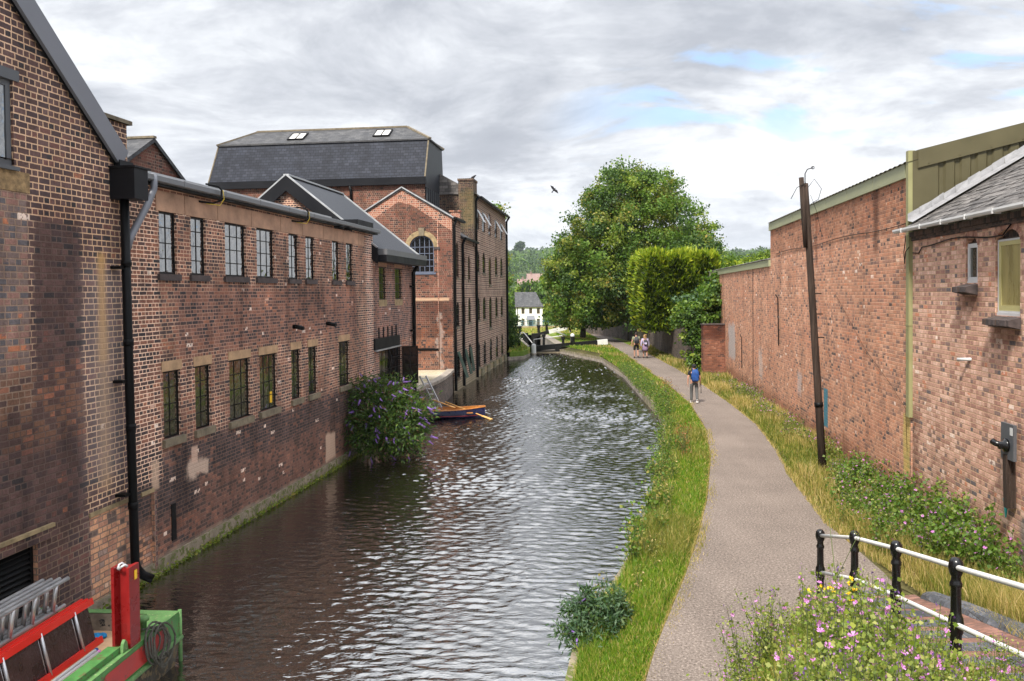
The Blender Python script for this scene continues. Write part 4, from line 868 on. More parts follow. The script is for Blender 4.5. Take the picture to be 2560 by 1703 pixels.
m.bar(hi[0], lo[0], .08, .05); m.bar(hi[1], lo[1], .08, .05); m.build('ridge_tiles', 'stone_sill', rh)
m = MB(); m.box(2.9, 3.1, 2.05, 15.15, 11.0, 11.4); m.build('fascia', 'metal_dark', ms)
m = MB(); m.box(3.2, 8, 2.12, 2.14, 9.6, 10.85, 1)
for i in range(9): m.box(3.3 + i * .55, 3.36 + i * .55, 2.06, 2.12, 9.6, 10.85, 0)
m.build('side_glazing', ['frame_grey', 'glass_dark'], ms)
m = MB(); m.tube([(2.98, 6.55, 11.0), (3.02, 6.5, 10.7), (3.03, 6.5, 9.4)], .08, 8); m.build('downpipe', 'metal_black', ms)
def skylight(yc, t):
    nz = math.atan2(14.78 - 13.70, 5.4 - 3.55); ex = Vector((math.cos(nz), 0, math.sin(nz))); nn = Vector((-math.sin(nz), 0, math.cos(nz)))
    cpt = Vector((3.55, yc, 13.70)) + ex * t
    def q(a, b, h): return tuple(cpt + ex * a + Vector((0, b, 0)) + nn * h)
    m = MB()
    for a0, a1, b0, b1 in ((-.55, -.48, -.5, .5), (.48, .55, -.5, .5), (-.48, .48, -.5, -.43), (-.48, .48, .43, .5), (-.48, .48, -.025, .025)):
        m.add([q(a0, b0, .02), q(a1, b0, .02), q(a1, b1, .02), q(a0, b1, .02), q(a0, b0, .1), q(a1, b0, .1), q(a1, b1, .1), q(a0, b1, .1)], [(4, 5, 6, 7), (0, 1, 5, 4), (1, 2, 6, 5), (2, 3, 7, 6), (3, 0, 4, 7)])
    s = m.build('skylight', 'frame_black', rh if False else ms)
    MB().poly([q(-.48, -.43, .06), q(.48, -.43, .06), q(.48, .43, .06), q(-.48, .43, .06)]).build('pane', 'white_worn', s)
skylight(10.15, .95); skylight(4.95, 1.05)

# pigeon on the mill chimney and gull-like bird in flight
def bird_body(name, label, loc, rz, flying):
    o = thing(name, label, 'bird', loc, rz); m = MB()
    m.tube([(-.17, 0, .10 if not flying else 0), (-.1, 0, .12 if not flying else 0), (0, 0, .15 if not flying else .01), (.08, 0, .21 if not flying else .01), (.12, 0, .25 if not flying else .01), (.155, 0, .26 if not flying else 0), (.19, 0, .255 if not flying else 0)], [.01, .045, .075, .06, .035, .03, .005], 8)
    if not flying: m.tube([(0.02, .02, .09), (.02, .02, 0)], .008, 5); m.tube([(0.02, -.02, .09), (.02, -.02, 0)], .008, 5)
    m.build('body', 'feather', o)
    if flying:
        for s in (1, -1): MB().add([(.08, s * .04, .02), (.12, s * .2, .1 if s > 0 else .04), (.0, s * .45, .2 if s > 0 else -.05), (-.08, s * .2, .08 if s > 0 else .02), (-.08, s * .04, .01)], [(0, 1, 2, 3, 4)]).build('wing', 'feather', o)
    m = MB(); m.add([(-.15, -.03, .1 if not flying else 0), (-.15, .03, .1 if not flying else 0), (-.3, .05, .06 if not flying else 0), (-.3, -.05, .06 if not flying else 0)], [(0, 1, 2, 3)]); m.build('tail', 'feather', o)
    return o
P = fr2w(M_ORG, M_RZ, 7.1, .0); bird_body('pigeon', 'dark pigeon perched on the mill chimney stack', (P.x, P.y, 11.75), R(20), False)
b = bird_body('bird', 'small dark bird flying in the sky left of the big tree', (1.57, 30., 8.44), R(10), True); b.rotation_euler = (R(80), R(-50), R(20)); b.scale = (.48, .48, .48)

# ------------------------------------------------------------------ RIGHT BUILDINGS
TR = frameT((0, 0, 0), (1, 0))
w1 = thing('brick_warehouse', 'tall salmon brick warehouse wall with pale green fascia behind the leaning pole', 'warehouse', R_ORG, R_RZ)
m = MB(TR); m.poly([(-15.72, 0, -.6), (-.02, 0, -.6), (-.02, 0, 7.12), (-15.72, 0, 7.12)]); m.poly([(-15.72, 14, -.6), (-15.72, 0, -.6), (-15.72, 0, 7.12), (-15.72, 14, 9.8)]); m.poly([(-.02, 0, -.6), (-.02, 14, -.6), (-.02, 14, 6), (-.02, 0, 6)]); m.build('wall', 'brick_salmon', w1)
m = MB(TR)
for a, b in zip(np.linspace(-15.78, -.22, 8), np.linspace(-15.78, -.22, 8)[1:]): m.box(a + .012, b - .012, -.06, .05, 7.1, 7.4)
m.box(-15.8, -.22, -.045, .05, 7.11, 7.39)
for a in np.arange(-15.3, -.4, .95): m.box(a, a + .03, -.066, -.05, 7.14, 7.17)
f = m.build('fascia', 'olive_pale', w1)
m = MB(TR)                                        # profiled sheet roof rising to the right
us_ = np.arange(-15.85, .12, .08)
for i, (a, b) in enumerate(zip(us_, us_[1:])):
    za, zb = (7.40 + .025 * (i % 4 < 2)), (7.40 + .025 * ((i + 1) % 4 < 2)); k = 14 * .24
    m.poly([(a, -.1, za), (b, -.1, zb), (b, 14, zb + k), (a, 14, za + k)])
m.build('sheet_roof', 'olive_dark', w1)
m = MB(TR)                                        # clad gable facing the bridge
GZ = lambda d: 7.62 + .24 * d
n_ = 44
for i in range(n_):
    d0, d1 = .35 + i * .32, .35 + (i + 1) * .32
    for a, b, xa, xb in ((d0, d0 + .16, .06, .06), (d0 + .16, d0 + .2, .06, .02), (d0 + .2, d0 + .28, .02, .02), (d0 + .28, d1, .02, .06)):
        m.poly([(xa, a, 4.6), (xb, b, 4.6), (xb, b, GZ(b)), (xa, a, GZ(a))])
m.poly([(.06, 0, 5.6), (.06, .35, 5.6), (.06, .35, GZ(.35)), (.06, 0, GZ(0))]); cg = m.build('clad_gable', 'olive_dark', w1)
m = MB(TR); m.add([(.1, .1, GZ(.1) - .38), (.1, 14, GZ(14) - .38), (.1, 14, GZ(14)), (.1, .1, GZ(.1)), (-.2, .1, GZ(.1)), (-.2, 14, GZ(14))], [(0, 1, 2, 3), (3, 2, 5, 4)])
m.poly([(.1, .1, GZ(.1) - .38), (.02, .1, GZ(.1) - .38), (.02, 14, GZ(14) - .38), (.1, 14, GZ(14) - .38)]); 
for d in np.arange(.3, 12, .62): m.box(.1, .108, d, d + .025, GZ(d) - .34, GZ(d) - .31)
m.build('gable_fascia', 'olive_dark', cg)
m = MB(TR); m.box(-.09, .05, -.085, .05, 6.02, 7.64); m.box(-.12, .05, -.075, .02, 1.96, 6.02); m.box(-.13, .06, -.08, .02, 3.92, 3.96); m.build('corner_trim', 'olive_trim', w1)
m = MB(TR); m.tube([(x, -.02, 6.13 + .03 * math.sin(x * .9) - .0 * x) for x in np.linspace(-14.6, -.3, 30)], .009, 5); cb = m.build('wall_cable', 'metal_black', w1)
m = MB(TR); m.tube([(-6, -.02, 4.6), (-3.2, -.02, 3.2), (-1.2, -.02, 2.5), (-.3, -.02, 2.1), (-.2, -.02, 1.2)], .004, 4); m.build('loose_wire', 'metal_black', w1)
for x, z in ((-13.2, 4.1), (-20.9, 2.5)):
    pass
MB(TR).tube([(-14.0, -.03, 2.6), (-14.0, -.05, 4.4), (-13.9, -.16, 4.55)], .02, 5).build('vent_pipe', 'metal_black', w1)

w2 = thing('low_brick_shed', 'lower salmon brick shed wall with pale fascia next to the taller warehouse', 'shed', R_ORG, R_RZ)
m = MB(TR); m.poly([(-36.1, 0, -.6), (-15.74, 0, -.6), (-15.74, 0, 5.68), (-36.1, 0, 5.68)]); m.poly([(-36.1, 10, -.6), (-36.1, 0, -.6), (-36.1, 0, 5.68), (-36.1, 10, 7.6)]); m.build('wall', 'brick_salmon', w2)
m = MB(TR)
for a, b in zip(np.linspace(-36.15, -15.8, 9), np.linspace(-36.15, -15.8, 9)[1:]): m.box(a + .012, b - .012, -.06, .05, 5.68, 5.95)
m.build('fascia', 'olive_pale', w2)
m = MB(TR); us_ = np.arange(-36.3, -15.8, .16)
for i, (a, b) in enumerate(zip(us_, us_[1:])): m.poly([(a, -.1, 5.96 + .04 * (i % 2)), (b, -.1, 5.96 + .04 * ((i + 1) % 2)), (b, 10, 7.9), (a, 10, 7.9)])
m.build('sheet_roof', 'slate_old', w2)
for x in (-23.0,): MB(TR).tube([(x, -.03, .9), (x, -.04, 2.4), (x + .1, -.12, 2.55)], .018, 5).build('vent_pipe', 'metal_black', w2)

w3 = thing('brick_outbuilding', 'salmon brick outbuilding with slate roof, white gutter and two odd windows at the right', 'building', R_ORG, R_RZ)
hol = [(2.71, 3.2, 4.80, 5.62, .16), (3.87, 4.72, 4.25, 5.66, .2)]
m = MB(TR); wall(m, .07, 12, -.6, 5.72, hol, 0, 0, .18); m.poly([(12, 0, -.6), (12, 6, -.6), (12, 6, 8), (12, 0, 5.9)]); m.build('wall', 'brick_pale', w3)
m = MB(TR); m.box(.07, 12, -.035, .1, 5.722, 5.80); m.box(.07, 12, -.07, .1, 5.802, 5.9); m.build('corbel_course', 'brick_corbel', w3)
RS = .6
m = MB(TR); m.add([(.1, -.2, 5.98), (12.3, -.2, 5.98), (12.3, 6, 5.98 + 6.2 * RS), (.1, 6, 5.98 + 6.2 * RS), (.1, -.2, 5.92), (12.3, -.2, 5.92)], [(0, 1, 2, 3), (4, 5, 1, 0)])
nr = 34                                           # slightly lifted slate courses
for i in range(nr):
    d0 = -.2 + i * .18; x = .12
    while x < 12.2:
        wd = random.uniform(.22, .34); h = random.uniform(.006, .03); d1 = d0 + .2
        m.add([(x, d0, 5.985 + (d0 + .2) * RS + h), (x + wd - .012, d0, 5.985 + (d0 + .2) * RS + h * random.uniform(.6, 1.3)), (x + wd - .012, d1, 5.985 + (d1 + .2) * RS + .004), (x, d1, 5.985 + (d1 + .2) * RS + .004), (x, d0, 5.985 + (d0 + .2) * RS), (x + wd - .012, d0, 5.985 + (d0 + .2) * RS)], [(0, 1, 2, 3), (4, 5, 1, 0)])
        x += wd
rf = m.build('roof', 'slate_old', w3)
m = MB(TR)
for i in range(26):                               # crinkled lead flashing against the cladding
    d0, d1 = -.12 + i * .24, -.12 + (i + 1) * .24; j = lambda: random.uniform(-.015, .015)
    a, b = d0, d1; za, zb = 6.0 + (d0 + .2) * RS, 6.0 + (d1 + .2) * RS
    m.add([(.4 + j(), a, za + .05), (.4 + j(), b, zb + .05), (.13 + j(), b, zb + .1), (.13 + j(), a, za + .1), (.115, b, zb + .24 + j()), (.115, a, za + .24 + j())], [(0, 1, 2, 3), (3, 2, 4, 5)])
m.build('lead_flashing', 'lead', rf)
m = MB(TR)
gp = [(-.31, 5.98), (-.313, 5.945), (-.29, 5.91), (-.25, 5.9), (-.21, 5.915), (-.19, 5.98)]
for (d0, z0), (d1, z1) in zip(gp, gp[1:]): m.poly([(-.25, d0, z0), (12.3, d0, z0), (12.3, d1, z1), (-.25, d1, z1)][::-1])
m.poly([(-.25, d, z) for d, z in gp])
for x in (.25, 1.3, 2.35, 3.4, 4.45, 5.5): m.box(x, x + .035, -.322, -.18, 5.893, 5.987)
m.build('gutter', 'white_paint', w3)
m = MB(TR); m.tube([(x, -.03, 5.6 - .04 * math.sin(x * 2) - (.12 if x < .6 else 0)) for x in np.linspace(.15, 4.2, 24)] + [(4.5, -.04, 5.72)], .012, 5); m.tube([(-.05, -.1, 5.85), (-.08, -.13, 5.5), (0, -.14, 5.25), (.06, -.14, 5.5), (.1, -.08, 5.6)], .01, 5); m.build('wall_cable', 'metal_black', w3)
# windows
w = window(w3, TR, 2.735, 3.185, 4.83, 5.5, 1, 1, .025, 'white_paint', 'glass_low', fw=.075, th=.06, label='small white framed window under a brick arch')
m = MB(TR); m.poly([(2.71, .1, 5.5), (3.2, .1, 5.5), (3.2, .1, 5.62), (2.71, .1, 5.62)]); m.box(2.71, 3.2, .05, .1, 5.5, 5.52); m.build('arch_infill', 'brick_corbel', w)
m = MB(TR); m.box(2.72, 3.2, .02, .12, 4.8, 4.83); m.build('sill', 'white_paint', w)
w = window(w3, TR, 3.89, 4.71, 4.3, 5.5, 1, 1, .03, 'white_paint', None, fw=.03, th=.06, label='larger window with frosted olive panel in a thin white frame')
m = MB(TR); m.box(3.92, 4.68, .05, .07, 4.33, 5.47); m.build('pane', 'frosted', w)
m = MB(TR)
for a, b, c, d in ((3.92, 4.0, 4.33, 5.47), (4.63, 4.68, 4.33, 5.47), (4.0, 4.63, 4.33, 4.42), (4.0, 4.63, 5.4, 5.47)): m.box(a, b, .036, .05, c, d)
m.build('beading', 'frost_frame', w)
m = MB(TR); m.poly([(3.87, .1, 5.5), (4.72, .1, 5.5), (4.72, .1, 5.66), (3.87, .1, 5.66)]); m.box(3.87, 4.72, .04, .1, 5.5, 5.525); m.build('arch_infill', 'brick_corbel', w)
m = MB(TR); m.box(3.88, 4.72, .02, .12, 4.25, 4.3); m.build('sill', 'white_paint', w)
for a, b, z in ((2.6, 3.22, 4.74), (3.84, 4.76, 4.2)):     # projecting brick sills
    m = MB(TR); n = int((b - a) / .075)
    for i in range(n):
        x = a + (b - a) * i / n; j = random.uniform(-.012, .012)
        m.prism([(x, 0, z + .04), (x, -.2 + j, z - .01), (x, -.2 + j, z - .1), (x, 0, z - .15)], ((b - a) / n - .008, 0, 0), random.choice((0, 0, 1)))
    m.build('brick_sill', ['brick_sill', 'brick_corbel'], w3)
# curved brick arches over the windows: row of upright bricks a few mm proud
for a, b, sp, ah in ((2.71, 3.2, 5.46, .16), (3.87, 4.72, 5.46, .2)):
    m = MB(TR); n = 9 if b - a < .6 else 15
    i_, o_ = arcpts(a - .004, b + .004, sp, ah + .004, n), arcpts(a - .1, b + .1, sp, ah + .13, n)
    for k in range(n): m.add([(i_[k][0], -.008, i_[k][1]), (i_[k + 1][0] - .012, -.008, i_[k + 1][1]), (o_[k + 1][0] - .012, -.008, o_[k + 1][1]), (o_[k][0], -.008, o_[k][1])], [(0, 1, 2, 3)], k % 3)
    m.build('brick_arch', [plain('arch_a', (.4, .2, .14), .9, scale=20), plain('arch_b', (.46, .27, .2), .9, scale=20), plain('arch_c', (.3, .15, .11), .9, scale=20)] , w3)
MB(TR).tube([(2.95, .02, 3.44), (2.72, -.14, 3.42)], .03, 10).build('overflow_pipe', 'white_paint', w3)

mp = thing('timber_wall_post', 'dark timber post with grey plate and black nozzle against the outbuilding wall', 'post', fr2w(R_ORG, R_RZ, 4.6, -.08), R_RZ)
m = MB(); m.bar((-.02, 0, 1.2), (-.06, 0, 2.05), .14, .12); m.build('post', 'pole_wood', mp)
m = MB(); m.box(-.22, .2, -.05, .0, 1.98, 2.55); pt = m.build('back_plate', 'frame_grey', mp)
m = MB(); m.box(.09, .17, -.056, -.05, 2.38, 2.5); m.build('sticker', 'white_paint', pt)
m = MB(); m.lathe([(.0, .0), (.11, .0), (.11, .04), (.06, .06), (.06, .12), (0, .12)], 14)
m.v = [(x - .02, -.05 - z, y + 2.2) for x, y, z in m.v]; m.tube([(-.02, -.1, 2.2), (-.07, -.19, 2.22), (-.13, -.22, 2.25)], .05, 10); m.build('nozzle', 'black_gloss', mp)
ts = thing('small_teal_sign', 'small teal wedge shaped tag at the foot of the timber wall post', 'sign', fr2w(R_ORG, R_RZ, 4.42, -.06), R_RZ)
m = MB(); m.prism([(-.08, 0, 1.3), (.1, 0, 1.36), (-.0, 0, 1.0)], (0, -.02, 0)); m.build('tag_plate', 'teal', ts); m = MB(); m.box(-.04, .16, -.01, .02, 1.36, 1.42); m.build('bracket', 'white_paint', ts)

# brick stub pillar, grey boundary wall
ps = thing('brick_wall_stub', 'short red brick wall stub projecting from the shed wall beside the ivy', 'wall stub', (10.78, 46.55, 0), R(2))
m = MB(); m.box(0, 1.3, 0, .45, -.3, 2.8); m.build('wall', 'brick_pillar', ps); m = MB(); m.box(-.03, 1.3, -.03, .48, 2.8, 2.87); m.build('coping', 'brick_sill', ps)
bw = thing('grey_boundary_wall', 'curved grey brick boundary wall with rounded coping along the far towpath', 'wall')
GWP = [(11.35, 47.5), (11.2, 54.0), (11.5, 62), (11.85, 72), (11.6, 78), (10.9, 84), (9.6, 91), (8.2, 97)]
m = MB(); acc = 0
for (a, b), (c, d) in zip(GWP, GWP[1:]): m.poly([(a, b, -.3), (c, d, -.3), (c, d, 2.5), (a, b, 2.5)][::-1]); m.poly([(a + .4, b, -.3), (c + .4, d, -.3), (c + .4, d, 2.5), (a + .4, b, 2.5)])
m.poly([(11.35, 47.5, -.3), (11.75, 47.5, -.3), (11.75, 47.5, 2.5), (11.35, 47.5, 2.5)]); m.build('wall', 'brick_grey', bw)
m = MB()
for (a, b), (c, d) in zip(GWP, GWP[1:]):
    pr = [(-.05, 2.5), (-.04, 2.6), (.08, 2.7), (.2, 2.73), (.32, 2.7), (.44, 2.6), (.45, 2.5)]
    for (x0, z0), (x1, z1) in zip(pr, pr[1:]): m.poly([(a + x0, b, z0), (a + x1, b, z1), (c + x1, d, z1), (c + x0, d, z0)])
m.poly([(11.35 + x, 47.49, z) for x, z in pr]); m.build('coping', 'brick_sill', bw)

# ------------------------------------------------------------------ leaning timber pole
pb, pt_ = Vector((7.84, 20.82, 0)), Vector((7.50, 21.1, 7.42))
tp = thing('timber_pole', 'leaning weathered timber pole in front of the tall warehouse wall', 'pole', pb)
L = pt_ - pb
m = MB(); m.tube([L * t for t in (-.05, .3, .6, .92, 1)], [.1, .092, .086, .08, .076], 12)
m.build('shaft', 'pole_wood', tp)
m = MB(); o2 = Vector((-.1, -.04, 0)); m.tube([L * .78 + o2, L * .9 + o2, L * 1.02 + o2], [.055, .066, .062], 9); m.build('scarf_timber', 'pole_wood', tp)
m = MB(); t = L * 1.0; m.tube([t + Vector((0, 0, -.2)), t + Vector((.0, 0, .25)), t + Vector((.06, 0, .36)), t + Vector((.2, 0, .4))], .013, 6); m.tube([t + Vector((.2 + .035 * math.cos(a), 0, .4 + .035 * math.sin(a))) for a in np.linspace(0, 6.2, 10)], .011, 5); m.build('iron_hook', 'metal_black', tp)
m = MB(); m.tube([t + Vector((.05, -.1, -.1)), t + Vector((.2, -.1, .1)), t + Vector((.38, -.1, -.15)), t + Vector((.3, -.1, -.42)), t + Vector((.15, -.1, -.5))], .008, 5); m.tube([t + Vector((-.02, -.12, -.0)), t + Vector((-.25, -.12, -.12)), t + Vector((-.4, -.12, -.4))], .009, 5); m.tube([t + Vector((.1, -.1, -.3)), t + Vector((.25, -.1, -.7)), t + Vector((.5, .2, -1.3))], .005, 5); m.build('loose_wire', 'metal_black', tp)
for k in (.62, .55, .47): p = L * k; MB().box(p.x + .05, p.x + .2, p.y - .12, p.y - .1, p.z, p.z + .03).build('step_iron', 'pole_wood', tp)
m = MB(); m.tube([L * .235, L * .25], .108, 12); m.build('iron_band', 'metal_black', tp)

# ------------------------------------------------------------------ bridge ramp, railing
RAIL = [(4.55, 12.2, 0.), (4.5, 10.85, .37), (4.40, 9.45, .66), (4.2, 7.8, 1.0), (3.98, 6.0, 1.38)]
def rz_at(y): return float(np.interp(y, [5.2, 6, 7.8, 9.45, 10.85, 12.2, 13.2], [1.55, 1.38, 1.0, .66, .37, .05, .0]))
rp = thing('brick_ramp', 'stepped ramp of red brick paving with blue brick treads beside the railing', 'ramp')
m = MB(); y0 = 13.1; steps = [12.62, 12.2, 11.65, 10.95, 10.3, 9.65, 9.0, 8.35, 7.7, 7.0, 6.3, 5.5]
for a, b in zip(steps, steps[1:]):
    z0, z1 = rz_at(a - .12) + .03, rz_at(b) ; xl, xr = 4.5 - (12.2 - a) * .07 - .15, 5.92 - (13 - a) * .11
    xl2, xr2 = 4.5 - (12.2 - b) * .07 - .15, 5.92 - (13 - b) * .11
    m.add([(xl, a, z0), (xr, a, z0), (xr, a - .24, z0 + .01), (xl, a - .24, z0 + .01), (xl, a, z0 - .3), (xr, a, z0 - .3)], [(3, 2, 1, 0), (0, 1, 5, 4)], 1)
    m.add([(xl, a - .24, z0 + .008), (xr, a - .24, z0 + .008), (xr2, b, z1 + .02), (xl2, b, z1 + .02)], [(3, 2, 1, 0)], 0)
for a, b in zip(steps, steps[1:]):
    xl, xl2 = 4.5 - (12.2 - a) * .07 - .15, 4.5 - (12.2 - b) * .07 - .15; z0, z1 = rz_at(a - .12) + .03, rz_at(b)
    m.poly([(xl, a, z0), (xl2, b, z1 + .02), (xl2, b, -.4), (xl, a, -.4)])
m.build('paving', ['paver_red', 'paver_blue'], rp)
m = MB()
for i in range(64):                                # bullnose blue brick kerb on the right
    t = i / 63; y = 12.0 - t * 6.0; x = 5.95 + .1 - (13 - y) * .11; z = rz_at(y) + .02
    m.prism([(x, y, z - .2), (x, y, z + .06), (x + .03, y, z + .12), (x + .09, y, z + .15), (x + .22, y, z + .15), (x + .22, y, z - .2)], (0, -.086, 0))
kb = m.build('bullnose_kerb', 'paver_blue', rp)
m = MB()
ystp = np.linspace(12.3, 6.2, 20)
for a, b in zip(ystp, ystp[1:]):
    xa, xb = 5.8 - (13 - a) * .11, 5.8 - (13 - b) * .11; m.add([(xa, a, rz_at(a) + .05), (xa + .28, a, rz_at(a) + .07), (xb + .28, b, rz_at(b) + .07), (xb, b, rz_at(b) + .05), (xa, a, rz_at(a) - .1), (xb, b, rz_at(b) - .1)], [(3, 2, 1, 0), (0, 4, 5, 3)])
m.build('edge_strip', 'paver_red', rp)
# right verge bank beside the ramp
m = MB(); ysb = [18, 16.54, 14.5, 13.1, 12.6, 12, 11, 10, 9, 8, 7, 6, 4]
for a, b in zip(ysb, ysb[1:]):
    za, zb = (rz_at(a) + .05 if a < 12.6 else -.015), (rz_at(b) + .05 if b < 12.6 else -.015)
    la, lb = (pl_at(PATH_R, a) - .05 if a > 12.6 else 6.22 - (13 - a) * .11), (pl_at(PATH_R, b) - .05 if b > 12.6 else 6.22 - (13 - b) * .11)
    m.poly([(la, a, za), (wall_r_x(a) + .02, a, za + .1), (wall_r_x(b) + .02, b, zb + .1), (lb, b, zb)][::-1])
tag(m.build('verge_bank', 'soil'), kind='structure')
# embankment between towpath and railing
def bank_z(x, y):
    top = rz_at(y) + .12 * min(1, max(0, (11 - y) / 2)); l = pl_at(PATH_R, y)
    return top * float(np.clip((x - l + .1) / .75, 0, 1)) ** .7
m = MB(); ysb = np.linspace(12.9, 4.2, 26); ts_ = np.linspace(0, 1, 14)
rows = []
for y in ysb:
    l = pl_at(PATH_R, y) - .25; r = 4.5 - (12.2 - y) * .07 - .1; l = min(l, r - .2)
    rows.append([(l + (r - l) * t, y, -.01 + bank_z(l + (r - l) * t, y)) for t in ts_])
for a, b in zip(rows, rows[1:]):
    for i in range(len(ts_) - 1): m.add([a[i], a[i + 1], b[i + 1], b[i]], [(3, 2, 1, 0)], 0, True)
tag(m.build('embankment', 'soil'), kind='structure')

rl = thing('towpath_railing', 'railing with black cast iron posts and two white tubular rails', 'railing')
for i, (x, y, z) in enumerate(RAIL):
    m = MB(); m.lathe([(r_ * .86, z_) for r_, z_ in [(.055, -.25), (.055, .0), (.075, .02), (.062, .06), (.06, .36), (.062, .40), (.075, .43), (.083, .5), (.075, .57), (.06, .6), (.056, .64), (.054, .86), (.066, .87), (.066, .9), (.052, .92), (.05, .96), (.07, 1.0), (.08, 1.05), (.07, 1.11), (.04, 1.14), (0, 1.145)]], 18, (x, y, z)); m.build('post', 'black_gloss', rl)
for h in (.5, 1.05):
    m = MB(); m.tube([(x, y, z + h) for x, y, z in RAIL] + [(3.75, 4.2, 1.75 + h)], .026, 12); m.build('rail', 'white_worn', rl)

# ------------------------------------------------------------------ LOCK
def lerp2(a, b, t): return (a[0] + (b[0] - a[0]) * t, a[1] + (b[1] - a[1]) * t)
lw = thing('lock_chamber', 'stone walled lock chamber beyond the canal basin', 'lock')
m = MB()
for s in (0, 1):
    a, b = CH0[s], CH1[s]; m.poly([(*a, -4), (*b, -4), (*b, .06), (*a, .06)]); o = -.8 if s == 0 else .8
    m.poly([(a[0], a[1], .06), (b[0], b[1], .06), (b[0] + o, b[1], .06), (a[0] + o, a[1], .06)]); m.poly([(a[0], a[1], .06), (a[0] + o, a[1], .06), (a[0] + o, a[1], -1), (a[0], a[1], -1)])
m.build('wall', 'stone_coping', lw)
m = MB(); m.poly([(*CH0[0], -2.6), (*CH0[1], -2.6), (*CH1[1], -2.6), (*CH1[0], -2.6)]); m.build('chamber_water', 'canal_water', lw)
g1_ = thing('top_lock_gate', 'black top lock gate with long white tipped balance beam, nearest to the canal', 'lock gate', (1.5, 72, 0), R(3))
m = MB(); m.box(-.0, 2.6, -.12, .12, -1.8, -.32); m.build('gate_leaf', 'black_wood', g1_)
m = MB(); m.box(-.1, 2.7, -.45, -.15, -.55, -.42); m.build('walkway_plank', 'stone_sill', g1_)
m = MB(); m.bar((-.05, 0, -.16), (5.95, 0, .30), .4, .44); bb = m.build('balance_beam', 'black_wood', g1_)
m = MB(); m.bar((5.95, 0, .30), (6.85, 0, .37), .41, .45); m.build('beam_tip', 'white_worn', bb)
for x, h in ((1.25, 1.0), (2.95, .75)):
    m = MB(); m.box(x - .1, x + .1, -.14, .14, -.2, h - .1); m.box(x - .16, x + .16, -.17, .17, h - .1, h + .12); m.build('paddle_gear', 'black_gloss', g1_)
m = MB(); m.box(3.6, 3.95, -.25, .25, .1, .85); m.build('paddle_gear', 'black_gloss', g1_); MB().ball((3.78, 0, .95), .2).build('paddle_cap', 'white_paint', g1_)
m = MB(); m.box(2.25, 2.75, -.3, .3, -1.2, .06); m.build('heel_post', 'black_wood', g1_)
m = MB(); m.tube([(.4, .15, -.4), (.4, .15, .65), (2.9, .15, .95), (2.9, .15, .3)], .04, 8); m.build('handrail', 'white_paint', g1_)
g2_ = thing('bottom_lock_gate', 'far pair of black mitre lock gates with raised white beam', 'lock gate', (1.75, 92., 0), R(2))
m = MB(); m.box(-.55, .02, -.2, .2, -3.5, .28); m.box(.4, .95, -.2, .2, -3.5, .22); m.build('gate_leaf', 'black_wood', g2_)
m = MB(); m.bar((-2.0, 0, .28), (-.5, 0, -.05), .35, .38); m.bar((.85, 0, -.0), (2.35, 0, .36), .35, .38); bb = m.build('balance_beam', 'black_wood', g2_)
m = MB(); m.bar((2.35, 0, .36), (4.4, 0, .82), .38, .42); m.build('beam_tip', 'white_worn', bb)
for x, z in ((-.9, .2), (1.2, .3), (-2.0, .35), (2.1, .5)): m = MB(); m.box(x - .14, x + .14, -.12, .12, z, z + .55); m.box(x - .2, x + .2, -.16, .16, z + .55, z + .85); m.build('paddle_gear', 'black_gloss', g2_)
m = MB(); m.tube([(-2, 0, .95), (-.9, 0, .95)], .04, 6); m.tube([(1.2, 0, 1.1), (2.2, 0, 1.1)], .04, 6); m.build('paddle_rod', 'metal_black', g2_)
m = MB(); m.box(-2.1, -1.4, -.1, .1, -.75, -.3); m.box(-1.3, -.6, -.1, .1, -.75, -.3); m.build('footboard', 'white_worn', g2_)
bo = thing('white_bollard', 'round topped white bollard on the left side of the top lock gate', 'bollard', (1.85, 71.2, -.6)); m = MB(); m.lathe([(.2, 0), (.2, .75), (.18, .85), (.1, .92), (0, .94)], 14); m.build('body', 'white_paint', bo); MB().lathe([(.24, 0), (.24, .12), (.2, .12)], 14).build('base_ring', 'stone_coping', bo)
bo = thing('black_bollard', 'short dark mooring post on the grass left of the lock', 'bollard', (.55, 71.5, 0)); MB().lathe([(.17, -.1), (.16, .5), (.2, .52), (.2, .6), (0, .62)], 12).build('body', 'black_wood', bo)
hr = thing('curved_handrail', 'white bent tube handrail left of the lock', 'handrail', (.75, 77, 0)); MB().tube([(0, 0, 0), (.0, 0, .8), (.08, .1, 1.0), (.25, .2, 1.05), (.45, .1, .9), (1.1, -1.2, .1)], .05, 8).build('rail', 'white_paint', hr)
hr = thing('white_rail', 'low white rail on two legs under the tree beyond the lock', 'rail', (6.4, 93, .0)); MB().tube([(-.2, 0, .9), (1.9, 0, .9)], .05, 6).build('rail', 'white_paint', hr); MB().tube([(0.1, 0, 0), (.1, 0, .9)], .04, 6).build('leg', 'white_paint', hr); MB().tube([(1.2, 0, 0), (1.8, 0, .9)], .04, 6).build('leg', 'white_paint', hr)
hr = thing('white_stile_beam', 'slanting white beam end lying on the grass right of the bottom gates', 'beam', (5.0, 88, 0)); MB().bar((-.6, 0, .75), (.9, 0, .05), .18, .14).build('beam', 'white_paint', hr)

